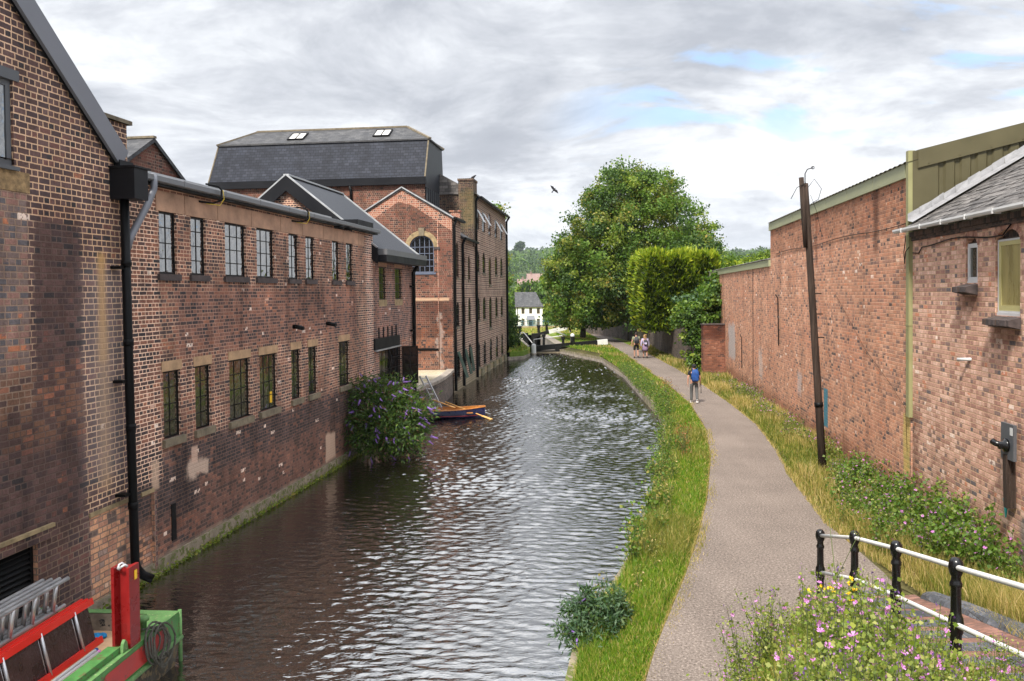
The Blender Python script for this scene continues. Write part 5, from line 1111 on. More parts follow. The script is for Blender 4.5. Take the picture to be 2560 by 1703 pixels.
# ------------------------------------------------------------------ WHITE HOUSE and far things
hs = thing('white_house', 'white two storey house with grey tiled roof beyond the lock', 'house', (1.0, 200, -3.6))
HW = 6.4; T = frameT((0, 0, 0), (1, 0)); wn = [(1.3, 2.05, 3.3, 4.75), (3.15, 3.9, 3.35, 4.75), (5.0, 5.75, 3.3, 4.75), (1.3, 2.05, .4, 2.1), (5.0, 5.75, .4, 2.1), (3.1, 3.9, 0, 1.9)]
m = MB(T); wall(m, 0, HW, 0, 5.1, wn, 0, 0, .15); m.poly([(0, 0, 0), (0, 7, 0), (0, 7, 5.0), (0, 3.5, 8.5), (0, 0, 5.0)][::-1]); m.poly([(HW, 0, 0), (HW, 7, 0), (HW, 7, 5.0), (HW, 0, 5.0)]); m.build('wall', 'white_wall', hs)
m = MB(T); m.add([(-.3, -.4, 5.0), (HW + .3, -.4, 5.0), (HW - 1.5, 3.5, 8.6), (-.3, 3.5, 8.6), (-.3, 7.4, 5.0), (HW + .3, 7.4, 5.0), (-.3, 3.5, 8.6)], [(0, 1, 2, 6), (6, 2, 5, 4), (1, 5, 2)]); m.build('roof', 'slate_grey', hs)
m = MB(T); m.box(-.3, HW + .3, -.3, 0, 4.85, 5.05); m.build('eaves_band', 'brown_frame', hs)
for i, (a, b, c, d) in enumerate(wn[:5]): window(hs, T, a, b, c, d, 2, 2, .08, 'brown_frame', 'glass_low', fw=.12, bar=.08)
m = MB(T); m.box(3.1, 3.9, .1, .15, 0, 1.9); m.build('door', 'black_gloss', hs)
m = MB(T); m.prism([(2.6, 0, 2.9), (4.4, 0, 2.9), (4.6, -1.1, 1.95), (2.4, -1.1, 1.95)], (0, 0, -.12)); m.bar((2.7, 0, .8), (2.7, -.9, 1.8), .12, .12); m.bar((4.3, 0, .8), (4.3, -.9, 1.8), .12, .12); m.build('porch_canopy', 'barge_grey', hs)
MB(T).box(.25, .4, -.12, 0, 0, 5).build('downpipe', 'metal_black', hs)
fn = thing('blue_fence', 'blue grey railing fence on a low pale wall in front of the white house', 'fence', (1.2, 150, 0))
m = MB(); m.box(-1.5, 9, 0, .4, -2.0, -1.3); m.build('base_wall', 'sandstone_yellow', fn)
m = MB(); 
for i in range(36): m.box(-1.3 + i * .28, -1.24 + i * .28, .15, .2, -1.3, -.35)
m.box(-1.5, 9, .14, .22, -.42, -.34); m.box(-1.5, 9, .14, .22, -1.2, -1.14); m.build('rail_panel', 'fence_blue', fn)
for i in range(6): MB().box(-1.5 + i * 2, -1.36 + i * 2, .1, .25, -1.3, -.25).build('post', 'fence_blue', fn)

def far_house(loc, rz, w, label):
    h = thing('hillside_house', label, 'house', loc, rz, 'houses on the far hillside')
    m = MB(); m.box(0, w, 0, 8, -3, 5); m.poly([(0, 0, 5), (0, 8, 5), (0, 4, 9)]); m.poly([(w, 0, 5), (w, 8, 5), (w, 4, 9)]); m.build('wall', 'far_wall', h)
    m = MB(); m.add([(-.4, -.4, 4.7), (w + .4, -.4, 4.7), (w + .4, 4, 9.2), (-.4, 4, 9.2), (-.4, 8.4, 4.7), (w + .4, 8.4, 4.7)], [(0, 1, 2, 3), (3, 2, 5, 4)]); r = m.build('roof', 'far_roof', h); MB().box(w * .2, w * .2 + 1, 3.4, 4.6, 8, 10.6).build('chimney', 'far_roof', r)
for (x, y, rz, w, lb) in [(12, 600, .2, 13, 'pinkish roofed house on the hillside, just right of the mill corner'), (27, 640, -.5, 10, 'gable fronted pinkish house in the middle of the hillside row'), (38, 620, .1, 14, 'wide pale pink roofed house in the hillside row near the big tree'), (58, 660, .3, 10, 'rightmost pink roofed hillside house half hidden by the big tree'), (4, 480, .1, 12, 'lower hillside house with dull red roof directly beside the mill')]:
    far_house((x, y, float(terr(x, y)) + .3), rz, w, lb)

# ------------------------------------------------------------------ BOATS
WB_RZ = math.pi / 2 - R(4.55)
wb = thing('work_boat', 'green and red flat fronted steel work boat moored by the left wall', 'boat', (-4.88, 11.91, 0), WB_RZ)
# local: x along the canal (bow at 0), y to the left; sheer at z=.13
BW = 2.15
m = MB(); 
m.add([(0, 0, .13), (-7, 0, .13), (-7, 0, -.25), (0, 0, -.25)], [(0, 1, 2, 3)], 0); m.add([(0, 0, .13), (0, BW, .13), (0, BW, -.25), (0, 0, -.25)], [(0, 3, 2, 1)], 0)
m.add([(0, 0, -.25), (-7, 0, -.25), (-7, 0.04, -1.1), (-.35, 0.04, -1.1), (-.35, BW - .04, -1.1), (0, BW, -.25)], [(0, 1, 2, 3), (0, 3, 4, 5)], 1); m.add([(0, BW, .13), (-7, BW, .13), (-7, BW - .04, -1.1), (-.35, BW - .04, -1.1)], [(0, 3, 2, 1)], 1)
m.build('hull', ['boat_green', 'boat_hull'], wb)
def rrect(x0, x1, z0, z1, r, n=5):
    P = []
    for cx, cz, a0 in ((x1 - r, z1 - r, 0), (x0 + r, z1 - r, 90), (x0 + r, z0 + r, 180), (x1 - r, z0 + r, 270)):
        P += [(cx + r * math.cos(R(a0 + 90 * k / n)), cz + r * math.sin(R(a0 + 90 * k / n))) for k in range(n + 1)]
    return P
m = MB(); m.poly([(x, -.006, z) for x, z in rrect(-1.95, -.36, -.19, .07, .09)]); m.poly([(x, -.006, z) for x, z in rrect(-6.5, -2.05, -.19, .07, .09)]); m.build('red_side_panel', 'boat_red', wb)
m = MB(); m.tube([(.02, -.01, -.25), (-7, -.01, -.25)], .035, 8); m.tube([(.02, 0, -.25), (.02, BW, -.25)], .035, 8); m.tube([(0, 0, .15), (0, 0, -.9)], .03, 8); m.build('rubbing_strake', 'boat_green_top', wb)
m = MB(); m.add([(0, 0, .135), (0, BW, .135), (-.14, BW - .16, .135), (-.14, .42, .135), (-.5, .26, .135), (-7, .26, .135), (-7, 0, .135)], [(0, 1, 2, 3, 4, 5, 6)], 0)
m.add([(-.16, BW - .16, .135), (0, BW, .135), (-7, BW, .135), (-7, BW - .16, .135)], [(0, 1, 2, 3)], 0); m.build('gunwale_deck', 'boat_green_top', wb)
m = MB(); m.box(-7, -1.42, .085, .25, .137, .215); m.build('side_coaming', 'boat_green', wb)
m = MB(); m.poly([(-.15, BW - .16, .13), (-.15, .42, .13), (-.2, .42, -.12), (-.2, BW - .16, -.12)]); m.poly([(-.15, .42, .13), (-.5, .265, .13), (-.5, .265, -.12), (-.2, .42, -.12)]); m.poly([(-.5, .265, .13), (-7, .265, .13), (-7, .265, -.12), (-.5, .265, -.12)]); m.poly([(-.15, BW - .17, .13), (-.2, BW - .17, -.12), (-7, BW - .17, -.12), (-7, BW - .17, .13)]); m.build('hold_bulkhead', 'hold_plate', wb)
m = MB(); m.box(-7, -.17, .265, BW - .17, -.16, -.1); m.build('hold_floor', 'plywood', wb)
rp_ = thing('red_steel_post', 'upright red steel H section post standing in the bow of the work boat', 'post', fr2w(wb.location, WB_RZ, -1.17, .14), WB_RZ)
m = MB(); H = [(x * .88, y * .88) for x, y in [(-.14, -.14), (.14, -.14), (.14, -.095), (.03, -.07), (.03, .07), (.14, .095), (.14, .14), (-.14, .14), (-.14, .095), (-.03, .07), (-.03, -.07), (-.14, -.095)]]
m.prism([(x, y, .12) for x, y in H], (0, 0, 1.07)); m.build('post', 'post_red', rp_)
m = MB(); m.tube([(-.05 + .05 * math.cos(a), 0.06 * math.sin(a), 1.19 + .03 * math.sin(2 * a)) for a in np.linspace(0, 6, 10)], .018, 6); m.build('cable_end', 'metal_pale', rp_)
MB().box(.0, .06, -.131, -.1235, 1.0, 1.12).build('yellow_label', 'label_yellow', rp_)
m = MB(); m.prism([(-.27, -.06, .13), (-.24, -.06, .25), (-.2, -.06, .29), (-.16, -.06, .25), (-.13, -.06, .13)], (0, -.04, 0)); m.build('lug_plate', 'boat_green_top', rp_)
bl = thing('mooring_bollard', 'small green bollard on the side deck of the work boat', 'bollard', fr2w(wb.location, WB_RZ, -.76, .14, .135)); MB().lathe([(.05, 0), (.05, .14), (.085, .16), (.085, .2), (.06, .22), (0, .22)], 14).build('body', 'boat_green_top', bl); MB().lathe([(.09, 0), (.09, .015), (.05, .02)], 14).build('base', 'boat_green', bl)
rc = thing('coiled_rope', 'grey coiled rope hanging over the red side panel of the work boat', 'rope', fr2w(wb.location, WB_RZ, -.72, -.01), WB_RZ)
m = MB()
for k in range(6):
    cx, rx, rzz, dz = .0 + .04 * k - .1, .22 + .03 * (k % 3), .2 + .035 * ((k * 2) % 4), -.02 * k
    m.tube([(cx + rx * math.cos(a) * (1 if k % 2 else .8), -.03 - .012 * k + .06 * max(0, math.sin(a)), .02 + dz + rzz * math.sin(a)) for a in np.linspace(0, 2 * math.pi, 22)], .014, 6)
m.tube([(-.17, .09, .22), (-.05, .02, .2), (.05, -.03, .1)], .014, 6); m.tube([(.05 + .1 * math.cos(a), -.1, -.28 + .1 * math.sin(a)) for a in np.linspace(0, 6, 14)], .014, 6); m.build('rope', 'rope', rc)
def ladder(name, label, pa, pb, n, mats, rr, off, group=None, rect=False):
    """pa, pb: ends of the lower rail; off: vector from lower to upper rail"""
    o = thing(name, label, 'ladder', fr2w(wb.location, WB_RZ, 0, 0), WB_RZ, group); pa, pb, off = Vector(pa), Vector(pb), Vector(off)
    for q_ in (Vector(), off):
        m = MB()
        if rect: m.bar(pa + q_, pb + q_, .035, .085, 0, up=off)
        else: m.tube([pa + q_, pb + q_], rr, 10)
        m.build('side_rail', mats[0], o)
    for i in range(n):
        p = pa.lerp(pb, (i + .4) / n); MB().tube([p, p + off], .022 if rect else .028, 8).build('rung', mats[1], o)
    return o
for k, lb in enumerate(('red sided ladder on edge in the boat, front of the red three', 'middle red sided ladder of the three leaning in the boat', 'rearmost red sided ladder behind the other red two in the boat')):
    ladder('red_ladder', lb, (-6.8, .88 + k * .042, -.06), (-.56 - k * .05, .85 + k * .042, -.06), 9, ('ladder_red', 'alu'), .03, (.0, .13, .53 + k * .012), 'red ladders in the work boat', True)
sb = thing('brown_sheet_panel', 'dark brown plastic sheet standing behind the rungs of the red ladders', 'panel', fr2w(wb.location, WB_RZ, 0, 0), WB_RZ)
m = MB(); m.prism([(-6.8, .905, -.05), (-.66, .876, -.05), (-.66, .992, .44), (-6.8, 1.02, .44)], (0, .008, 0)); m.build('sheet', 'brown_sheet', sb)
for k, lb in enumerate(('aluminium ladder on edge above the red ladders, nearest the water', 'second aluminium ladder from the water side of the stack', 'third aluminium ladder from the water side of the stack', 'aluminium ladder at the back of the stack nearest the wall')):
    ladder('aluminium_ladder', lb, (-6.8, 1.12 + k * .085, .56), (-.97 - k * .05, 1.12 + k * .085, .56), 14, ('alu', 'alu'), .028, (.0, -.06, .37 + .006 * k), 'aluminium ladders in the work boat')
for k, lb in enumerate(('white plastic tube lying on the boat floor beside the coaming', 'second white plastic tube on the boat floor nearer the ladders')):
    o = thing('plastic_tube', lb, 'tube', fr2w(wb.location, WB_RZ, 0, 0), WB_RZ, 'white tubes in the work boat'); MB().tube([(-6.5, .66 + k * .07, -.07), (-.98 + .06 * k, .66 + k * .07, -.07)], .024, 10).build('tube', 'white_paint', o); MB().tube([(-.98 + .06 * k, .66 + k * .07, -.07), (-.94 + .06 * k, .66 + k * .07, -.07)], .027, 10).build('end_cap', 'pack_blue' if k else 'mallow_flower', o)
bt = thing('blue_rag', 'crumpled bright blue rag on the boat floor by the red ladder foot', 'rag', fr2w(wb.location, WB_RZ, -.5, .98, -.1)); MB().ball((0, 0, .03), (.1, .13, .05), 8, 5).ball((.07, .05, .03), (.07, .06, .045), 7, 5).build('cloth', plain('rag_blue', (.01, .2, .45), .8, scale=15, bump=.8), bt)

# rowing boat
rb = thing('rowing_boat', 'dark blue rowing boat with varnished orange inside moored behind the purple bush', 'rowing boat', (-3.0, 35.3, -.6), R(2))
def hull(k, dz=0):
    st = []
    for t in np.linspace(0, 1, 13):
        x = -1.9 + 3.7 * t; w = .64 * (math.sin(math.pi * min(1, .18 + t * .82) ** .9) ** .55 if t < .999 else .0); w = max(w, .0) * k
        if t > .92: w = .64 * k * (.45 - (t - .92) / .08 * .2)
        sh = .36 + .1 * (2 * t - 1) ** 2; st.append([(x, -w, sh), (x, -w * .93, .2 + dz), (x, -w * .62, .0 + dz), (x, 0, -.06 + dz), (x, w * .62, .0 + dz), (x, w * .93, .2 + dz), (x, w, sh)])
    return st
def loft(m, st, mi=0):
    n = len(st[0]); m.add([p for r in st for p in r], [(i * n + j, i * n + j + 1, (i + 1) * n + j + 1, (i + 1) * n + j) for i in range(len(st) - 1) for j in range(n - 1)], mi, True)
m = MB(); so_, si_ = hull(1), hull(.93, .04); loft(m, so_); m.poly(so_[-1]); m.poly(so_[0]); m.build('hull', 'navy', rb)
m = MB(); loft(m, si_); m.poly(si_[-1]); m.build('inside_planking', 'varnish', rb)
m = MB()
for a in (0, -1): m.tube([(r[a][0], r[a][1], r[a][2] + .012) for r in so_], .022, 6)
m.tube([so_[-1][0], so_[-1][-1]], .025, 6); m.build('gunwale', 'varnish', rb)
for x in (-1.1, 0, 1.15): m = MB(); m.box(x - .13, x + .13, -.52, .52, .24, .27); m.build('thwart', 'varnish', rb)
m = MB(); m.tube([(r[1][0], r[1][1] * 1.01, .12) for r in so_[1:-1]], .012, 5); m.build('red_waterline', 'boat_red', rb)
def oar(lb, a, b):
    o = thing('oar', lb, 'oar', a, 0, 'oars of the rowing boat'); d = Vector(b) - Vector(a); m = MB(); m.tube([(0, 0, 0), tuple(d * .8)], .026, 8); m.build('shaft', 'oar_wood', o)
    m = MB(); m.bar(d * .8, d, .16, .02); m.build('blade', 'oar_wood', o)
oar('wooden oar reaching over the boat side into the water on the right', (-2.95, 35.9, .0), (-.9, 34.7, -.6)); oar('wooden oar lying across the boat beside the white ladder', (-3.5, 35.9, .1), (-2.5, 35.5, -.2))
lb_ = thing('white_ladder', 'white metal ladder leaning from the rowing boat against the terrace wall', 'ladder', (0, 0, 0))
a_, b_ = Vector((-3.15, 35.8, -.45)), Vector((-3.95, 36.2, 1.12))
for s in (-.13, .13): MB().bar(a_ + Vector((s, s * .3, 0)), b_ + Vector((s, s * .3, 0)), .05, .07).build('side_rail', 'alu', lb_)
for i in range(7): p = a_.lerp(b_, (i + .5) / 7); MB().tube([p + Vector((-.13, -.04, 0)), p + Vector((.13, .04, 0))], .02, 6).build('rung', 'alu', lb_)

# ------------------------------------------------------------------ PEOPLE (seen from behind, walking away)
def skin_mesh(name, J, E, Rr, mat, parent, sub=2, extra=None):
    me = bpy.data.meshes.new(name); names = list(J); me.from_pydata([J[k] for k in names], [(names.index(a), names.index(b)) for a, b in E], []); me.update()
    o = bpy.data.objects.new(name + '_tmp', me); col.objects.link(o); o.modifiers.new('s', 'SKIN')
    for i, k in enumerate(names):
        r = Rr[k]; me.skin_vertices[0].data[i].radius = r if isinstance(r, tuple) else (r, r); me.skin_vertices[0].data[i].use_root = i == 0
    s = o.modifiers.new('u', 'SUBSURF'); s.levels = s.render_levels = sub
    bpy.context.view_layer.update(); dg = bpy.context.evaluated_depsgraph_get(); nm = bpy.data.meshes.new_from_object(o.evaluated_get(dg))
    bpy.data.objects.remove(o); bpy.data.meshes.remove(me); nm.name = name; nm.materials.clear(); nm.materials.append(M[mat])
    if extra:
        import bmesh; bm = bmesh.new(); bm.from_mesh(nm); t = extra.build('tmp', mat, None, uv=False); bm.from_mesh(t.data); bm.to_mesh(nm); bm.free(); d_ = t.data; bpy.data.objects.remove(t); bpy.data.meshes.remove(d_)
    nm.polygons.foreach_set('use_smooth', [True] * len(nm.polygons)); nm.update(); return link(name, nm, parent)
def person(label, loc, rz, H, wd, top, bottom, shoe, hair, hair_long=False, shorts=False, skirt=False, sleeve='short', swing=1., cap=False):
    s = H / 1.75; o = thing('person', label, 'person', loc, rz); v = lambda x, y, z: (x * s * wd, y * s, z * s); vv = lambda x, y, z: (x * s, y * s, z * s)
    J = dict(pelvis=v(0, 0, .96), waist=v(0, 0, 1.1), chest=v(0, 0, 1.3), neck=vv(0, .0, 1.47), skull=vv(0, .02, 1.6), crown=vv(0, .02, 1.69))
    E = [('pelvis', 'waist'), ('waist', 'chest'), ('chest', 'neck'), ('neck', 'skull'), ('skull', 'crown')]
    Rr = dict(pelvis=(.155 * s * wd, .115 * s), waist=(.145 * s * wd, .11 * s), chest=(.165 * s * wd, .115 * s), neck=.055 * s, skull=(.078 * s, .095 * s), crown=(.06 * s, .07 * s))
    for sd, f in ((-1, 1), (1, -1)):
        n = 'LR'[sd > 0]; fw = f * swing
        J.update({'sh' + n: v(sd * .19, 0, 1.39), 'el' + n: v(sd * .255, -fw * .06, 1.12), 'wr' + n: v(sd * .265, -fw * .1 + .04, .88), 'pa' + n: v(sd * .265, -fw * .12 + .05, .8),
                  'hi' + n: v(sd * .095, 0, .9), 'kn' + n: v(sd * .1, fw * .1 + .02, .5), 'an' + n: v(sd * .105, fw * .2 - .04, .09 if f > 0 else .15), 'to' + n: v(sd * .12, fw * .2 + .12, .03 if f > 0 else .05)})
        E += [('chest', 'sh' + n), ('sh' + n, 'el' + n), ('el' + n, 'wr' + n), ('wr' + n, 'pa' + n), ('pelvis', 'hi' + n), ('hi' + n, 'kn' + n), ('kn' + n, 'an' + n), ('an' + n, 'to' + n)]
        Rr.update({'sh' + n: .06 * s, 'el' + n: .042 * s, 'wr' + n: .028 * s, 'pa' + n: (.04 * s, .02 * s), 'hi' + n: .088 * s, 'kn' + n: .058 * s, 'an' + n: .038 * s, 'to' + n: .035 * s})
    ex = MB()
    for sd in (-1, 1):
        p = Vector(J['pa' + 'LR'[sd > 0]])
        for k in range(4): q_ = p + Vector((0, (-.028 + .018 * k) * s, -.02 * s)); L_ = (.07, .08, .076, .06)[k] * s; ex.tube([q_, q_ + Vector((-sd * .006, .006, -L_ * .5)), q_ + Vector((-sd * .02 * s, .012 * s, -L_))], [.009 * s, .0085 * s, .007 * s], 6)
        ex.tube([p + Vector((0, .03 * s, .03 * s)), p + Vector((-sd * .012, .05 * s, -.005)), p + Vector((-sd * .018, .055 * s, -.035 * s))], [.011 * s, .01 * s, .008 * s], 6)
        ex.ball((sd * .08 * s, .015 * s, 1.6 * s), (.012 * s, .02 * s, .03 * s), 8, 5); ex.ball((sd * .03 * s, .105 * s, 1.62 * s), .011 * s, 6, 4)
    ex.ball((0, .115 * s, 1.595 * s), (.013 * s, .02 * s, .022 * s), 8, 5); ex.ball((0, .1 * s, 1.555 * s), (.025 * s, .008 * s, .007 * s), 8, 4)
    skin_mesh('body', J, E, Rr, 'skin', o, 2, ex)
    up = lambda r, d: tuple(a + d * s for a in r) if isinstance(r, tuple) else r + d * s
    J2 = dict(J); J2['hem'] = v(0, -.005, .93); ts = ['chest', 'waist', 'hem', 'shL', 'shR']; E2 = [('chest', 'waist'), ('waist', 'hem'), ('chest', 'shL'), ('chest', 'shR')]
    for n in 'LR':
        k = .62 if sleeve == 'short' else 1; J2['sl' + n] = tuple(Vector(J['sh' + n]).lerp(Vector(J['el' + n]), k)); ts.append('sl' + n); E2.append(('sh' + n, 'sl' + n))
        if sleeve == 'long': ts.append('wr' + n); E2.append(('sl' + n, 'wr' + n))
    J2['col'] = vv(0, -.0, 1.44); ts.append('col'); E2.append(('chest', 'col'))
    R2 = {k: up(Rr.get(k, .06 * s), .02) for k in ts if k in Rr}; R2.update(hem=(.165 * s * wd, .13 * s), slL=.062 * s, slR=.062 * s, col=.07 * s)
    if sleeve == 'long': R2['wrL'] = R2['wrR'] = .042 * s
    skin_mesh('shirt', {k: J2[k] for k in ts}, E2, R2, top, o)
    if skirt:
        m = MB(); m.lathe([(.0, .98 * s), (.15 * s * wd, .98 * s), (.19 * s * wd, .85 * s), (.2 * s * wd, .7 * s), (.2 * s * wd, .55 * s), (.17 * s * wd, .55 * s)], 16); m.build('skirt', bottom, o)
    else:
        J3 = {'pelvis': v(0, 0, .99), 'seat': v(0, -.01, .9)}; E3 = [('pelvis', 'seat')]; R3 = {'pelvis': (.16 * s * wd, .125 * s), 'seat': (.15 * s * wd, .125 * s)}
        for n in 'LR':
            J3['hi' + n] = J['hi' + n]; kn = Vector(J['kn' + n]); J3['kn' + n] = tuple(kn + Vector((0, 0, .02))); E3 += [('seat', 'hi' + n), ('hi' + n, 'kn' + n)]; R3['hi' + n] = .1 * s; R3['kn' + n] = .088 * s if shorts else .075 * s
            if not shorts: J3['an' + n] = tuple(Vector(J['an' + n]) + Vector((0, -.005, .0))); E3.append(('kn' + n, 'an' + n)); R3['an' + n] = .062 * s
        skin_mesh('shorts' if shorts else 'trousers', J3, E3, R3, bottom, o)
    for n in 'LR':
        a, t = Vector(J['an' + n]), Vector(J['to' + n]); J4 = {'h': tuple(a + Vector((0, -.03, -.045)) * s), 'm': tuple(a.lerp(t, .5) + Vector((0, 0, -.015)) * s), 't': tuple(t + Vector((0, .03, 0)) * s), 'c': tuple(a + Vector((0, -.01, .03)) * s)}
        skin_mesh('shoe', J4, [('h', 'm'), ('m', 't'), ('h', 'c')], {'h': .045 * s, 'm': .048 * s, 't': .04 * s, 'c': .045 * s}, shoe, o, 1)
    m = MB()
    if hair_long: m.ball((0, -.02 * s, 1.62 * s), (.125 * s, .13 * s, .12 * s), 14, 9); m.ball((.05 * s, -.06 * s, 1.54 * s), (.07 * s, .07 * s, .09 * s), 10, 7); m.ball((-.05 * s, -.06 * s, 1.53 * s), (.075 * s, .07 * s, .09 * s), 10, 7); m.ball((.07 * s, .0, 1.68 * s), .06 * s, 9, 6)
    else: m.ball((0, .0, 1.645 * s), (.093 * s, .112 * s, .098 * s), 14, 9)
    m.build('cap' if cap else 'hair', hair, o); return o
def backpack(label, loc, rz, w, h, d, mat, mat2):
    o = thing('backpack', label, 'backpack', loc, rz); m = MB()
    J = []
    for z, k in ((0, .55), (.06, .85), (.35, 1.), (.7, .95), (.92, .7), (1, .35)): J.append([(w / 2 * k * math.copysign(abs(math.cos(a)) ** .6, math.cos(a)), -d * (.15 + .85 * k) * (.5 - .5 * math.sin(a)) ** .7, h * z) for a in np.linspace(0, 2 * math.pi, 17)[:-1]])
    n = 16; m.add([p for r in J for p in r], [(i * n + j, i * n + (j + 1) % n, (i + 1) * n + (j + 1) % n, (i + 1) * n + j) for i in range(5) for j in range(n)] + [list(range(n)), list(range(5 * n, 6 * n))], 0, True); m.build('bag', mat, o)
    m = MB(); m.box(-w * .35, w * .35, -d - .03, -d * .8, h * .12, h * .45); m.build('front_pocket', mat2, o)
    for s in (-1, 1): MB().tube([(s * w * .3, -.04, h * .97), (s * w * .33, .06, h * 1.05), (s * w * .35, .2, h * .95), (s * w * .38, .2, h * .55)], .016, 6).build('strap', mat2, o)
pa = person('man in black cap and shirt walking alone on the towpath in grey trousers', (7.64, 34.7, 0), R(-6), 1.66, 1.05, 'cloth_black', 'cloth_grey', 'shoe_white', 'cloth_black', swing=.8, cap=True)
backpack('blue backpack on the back of the lone walker', (7.65, 34.57, .92), R(-6), .33, .52, .17, 'pack_blue', 'pack_blue')
MB().build
person('man in green shirt and black shorts walking beside a woman', (8.8, 58.6, 0), R(-5), 1.86, 1.05, 'cloth_sage', 'cloth_black', 'cloth_black', 'hair_dark', shorts=True, swing=.5)
backpack('dark grey backpack on the man in the green shirt', (8.8, 58.46, 1.05), R(-5), .34, .5, .18, 'pack_grey', 'cloth_black')
person('blonde woman in lilac top and mauve skirt walking beside a man', (9.42, 58.5, 0), R(-5), 1.7, 1.1, 'cloth_lilac', 'cloth_mauve', 'hair_dark', 'hair_blond', hair_long=True, skirt=True, sleeve='long', swing=.6)
backpack('small grey backpack on the blonde woman', (9.42, 58.36, .96), R(-5), .27, .4, .15, 'pack_grey', 'cloth_lilac')
um = thing('folded_stick', 'thin dark stick held in the right hand of the lone walker', 'stick', (7.93, 34.72, .75)); MB().tube([(0, 0, .06), (.0, -.02, -.3)], .012, 6).build('shaft', 'metal_black', um); MB().tube([(0, -.02, -.3), (0, -.02, -.34)], .022, 6).build('end_cap', 'metal_black', um)

# ------------------------------------------------------------------ VEGETATION
def crown_pts(lobes, rc, per, dens, inner=.25, flat=.7, up_bias=.15, jit=.16):
    """leaf positions grouped in clumps over the surface of several lobes; returns points, clump id, outward normals"""
    P, C, Nn = [], [], []; cid = 0
    for cx, cy, cz, rx, ry, rz in lobes:
        area = 4 * np.pi * ((rx * ry) ** 1.6 / 3 + (rx * rz) ** 1.6 / 3 + (ry * rz) ** 1.6 / 3) ** (1 / 1.6)
        k = max(6, int(area * dens / (rc * rc)))
        d = unit(rng.normal(size=(k, 3)) + np.array([0, 0, up_bias]))
        rad = np.where(rng.random(k) < inner, rng.uniform(.35, .8, k), rng.normal(.96, jit * .6, k))
        cc = np.array([cx, cy, cz]) + d * np.array([rx, ry, rz]) * rad[:, None]
        for c, dd in zip(cc, d):
            r_ = rc * rng.uniform(.6, 1.35); n = max(5, int(per * (r_ / rc) ** 2)); q = rng.normal(size=(n, 3)) * r_ * .5 * np.array([1, 1, flat])
            P.append(c + q); Nn.append(unit(q + dd * r_ * .6 + np.array([0, 0, .35 * r_]))); C.append(np.full(n, cid)); cid += 1
    return np.concatenate(P), np.concatenate(C), np.concatenate(Nn)
def foliage(name, lobes, rc, per, dens, size, mats, weights, parent, asp=.75, keep=None, **kw):
    P, C, Nn = crown_pts(lobes, rc, per, dens, **kw)
    mi = rng.choice(len(mats), C.max() + 1, p=weights)[C]
    if keep is not None: k = keep(P); P, mi, Nn = P[k], mi[k], Nn[k]
    return leaves(name, P, size * rng.uniform(.6, 1.3, len(P)), mats, mi, parent, nrm=Nn * 1.3, asp=asp)
def limbs(m, base, tips, r0):
    base = Vector(base)
    for t in tips:
        t = Vector(t); mid = base.lerp(t, .5) + Vector((random.uniform(-.3, .3), random.uniform(-.3, .3), .3)) * (t - base).length * .12
        m.tube([base, base.lerp(mid, .5), mid, mid.lerp(t, .6), t], [r0, r0 * .8, r0 * .55, r0 * .35, r0 * .12], 7)
def tree(name, label, base, h, r, lobes, rc, per, dens, size, mats, w, group=None, **kw):
    t = thing(name, label, 'tree', base, 0, group); b = Vector(base)
    lb = [(x - b.x, y - b.y, z - b.z, *q) for x, y, z, *q in lobes]
    m = MB(); m.tube([(0, 0, -.4), (0, 0, .2), (.05, 0, h * .5), (0, .05, h)], [r * 1.5, r * 1.1, r * .85, r * .7], 10); limbs(m, (0, 0, h * .85), [(x, y, z) for x, y, z, *_ in lb], r * .55)
    m.build('trunk', 'bark', t); foliage('crown', lb, rc, per, dens, size, mats, w, t, **kw); return t
MX = ['leaf_mid', 'leaf_dark', 'leaf_light', 'leaf_olive']
tree('sycamore_tree', 'huge spreading sycamore tree towering behind the clipped hedge', (11.8, 80.5, 0), 6, .5,
     [(12.8, 80, 14.9, 2.3, 2.6, 2.1), (10.3, 79, 14.0, 2.6, 3, 2.4), (14.6, 80, 13.2, 2.5, 3, 2.6), (8.4, 79, 11.6, 2.5, 3, 2.6), (16.9, 80, 10.2, 2.5, 3, 2.3), (12.4, 77, 11.2, 3.6, 3.6, 3.4), (9.2, 77.5, 8.4, 3.3, 3.5, 2.8), (14.6, 77.5, 8.0, 3.6, 3.5, 2.8), (11.6, 76, 5.6, 3.6, 3, 2.6), (17.8, 80, 8.4, 2.0, 2.5, 2.0), (6.7, 79, 9.3, 1.7, 2.2, 1.8)],
     .8, 105, .40, .25, MX, [.38, .22, .2, .2], jit=.3)
tree('broadleaf_tree', 'lower bushy tree at the left edge of the big tree, hanging over the lock side', (7.2, 84, 0), 3, .3,
     [(5.6, 82, 6.4, 2.0, 2.5, 2.2), (5.0, 83, 4.2, 1.6, 2.2, 1.8), (6.9, 80, 4.6, 2.6, 2.6, 2.6), (8.8, 78.5, 3.6, 2.4, 2.2, 2.2), (5.6, 82, 2.4, 1.7, 2, 1.3), (7.6, 80, 2.8, 2.2, 2, 1.5), (6.0, 82, 8.4, 1.6, 2, 1.6), (9.6, 80, 2.6, 2.0, 2, 1.4), (10.8, 79, 3.2, 2.0, 1.6, 1.6)], .7, 105, .5, .24, MX, [.36, .3, .14, .2], keep=lambda P: P[:, 2] > .55 + .2 * (P[:, 0] + 2), jit=.25)
tree('dark_tree', 'dark leaved tree right of the big tree, rising behind the clipped hedge', (18.5, 74, 0), 4, .3,
     [(16.0, 72, 5.5, 3., 3, 3), (17.6, 74, 6.2, 2.2, 3, 2.2), (17.2, 73, 8.0, 1.6, 2, 1.4), (13.2, 72, 3.4, 2.6, 2.2, 2.0)], .75, 90, .42, .24, MX, [.3, .5, .08, .12], jit=.25)
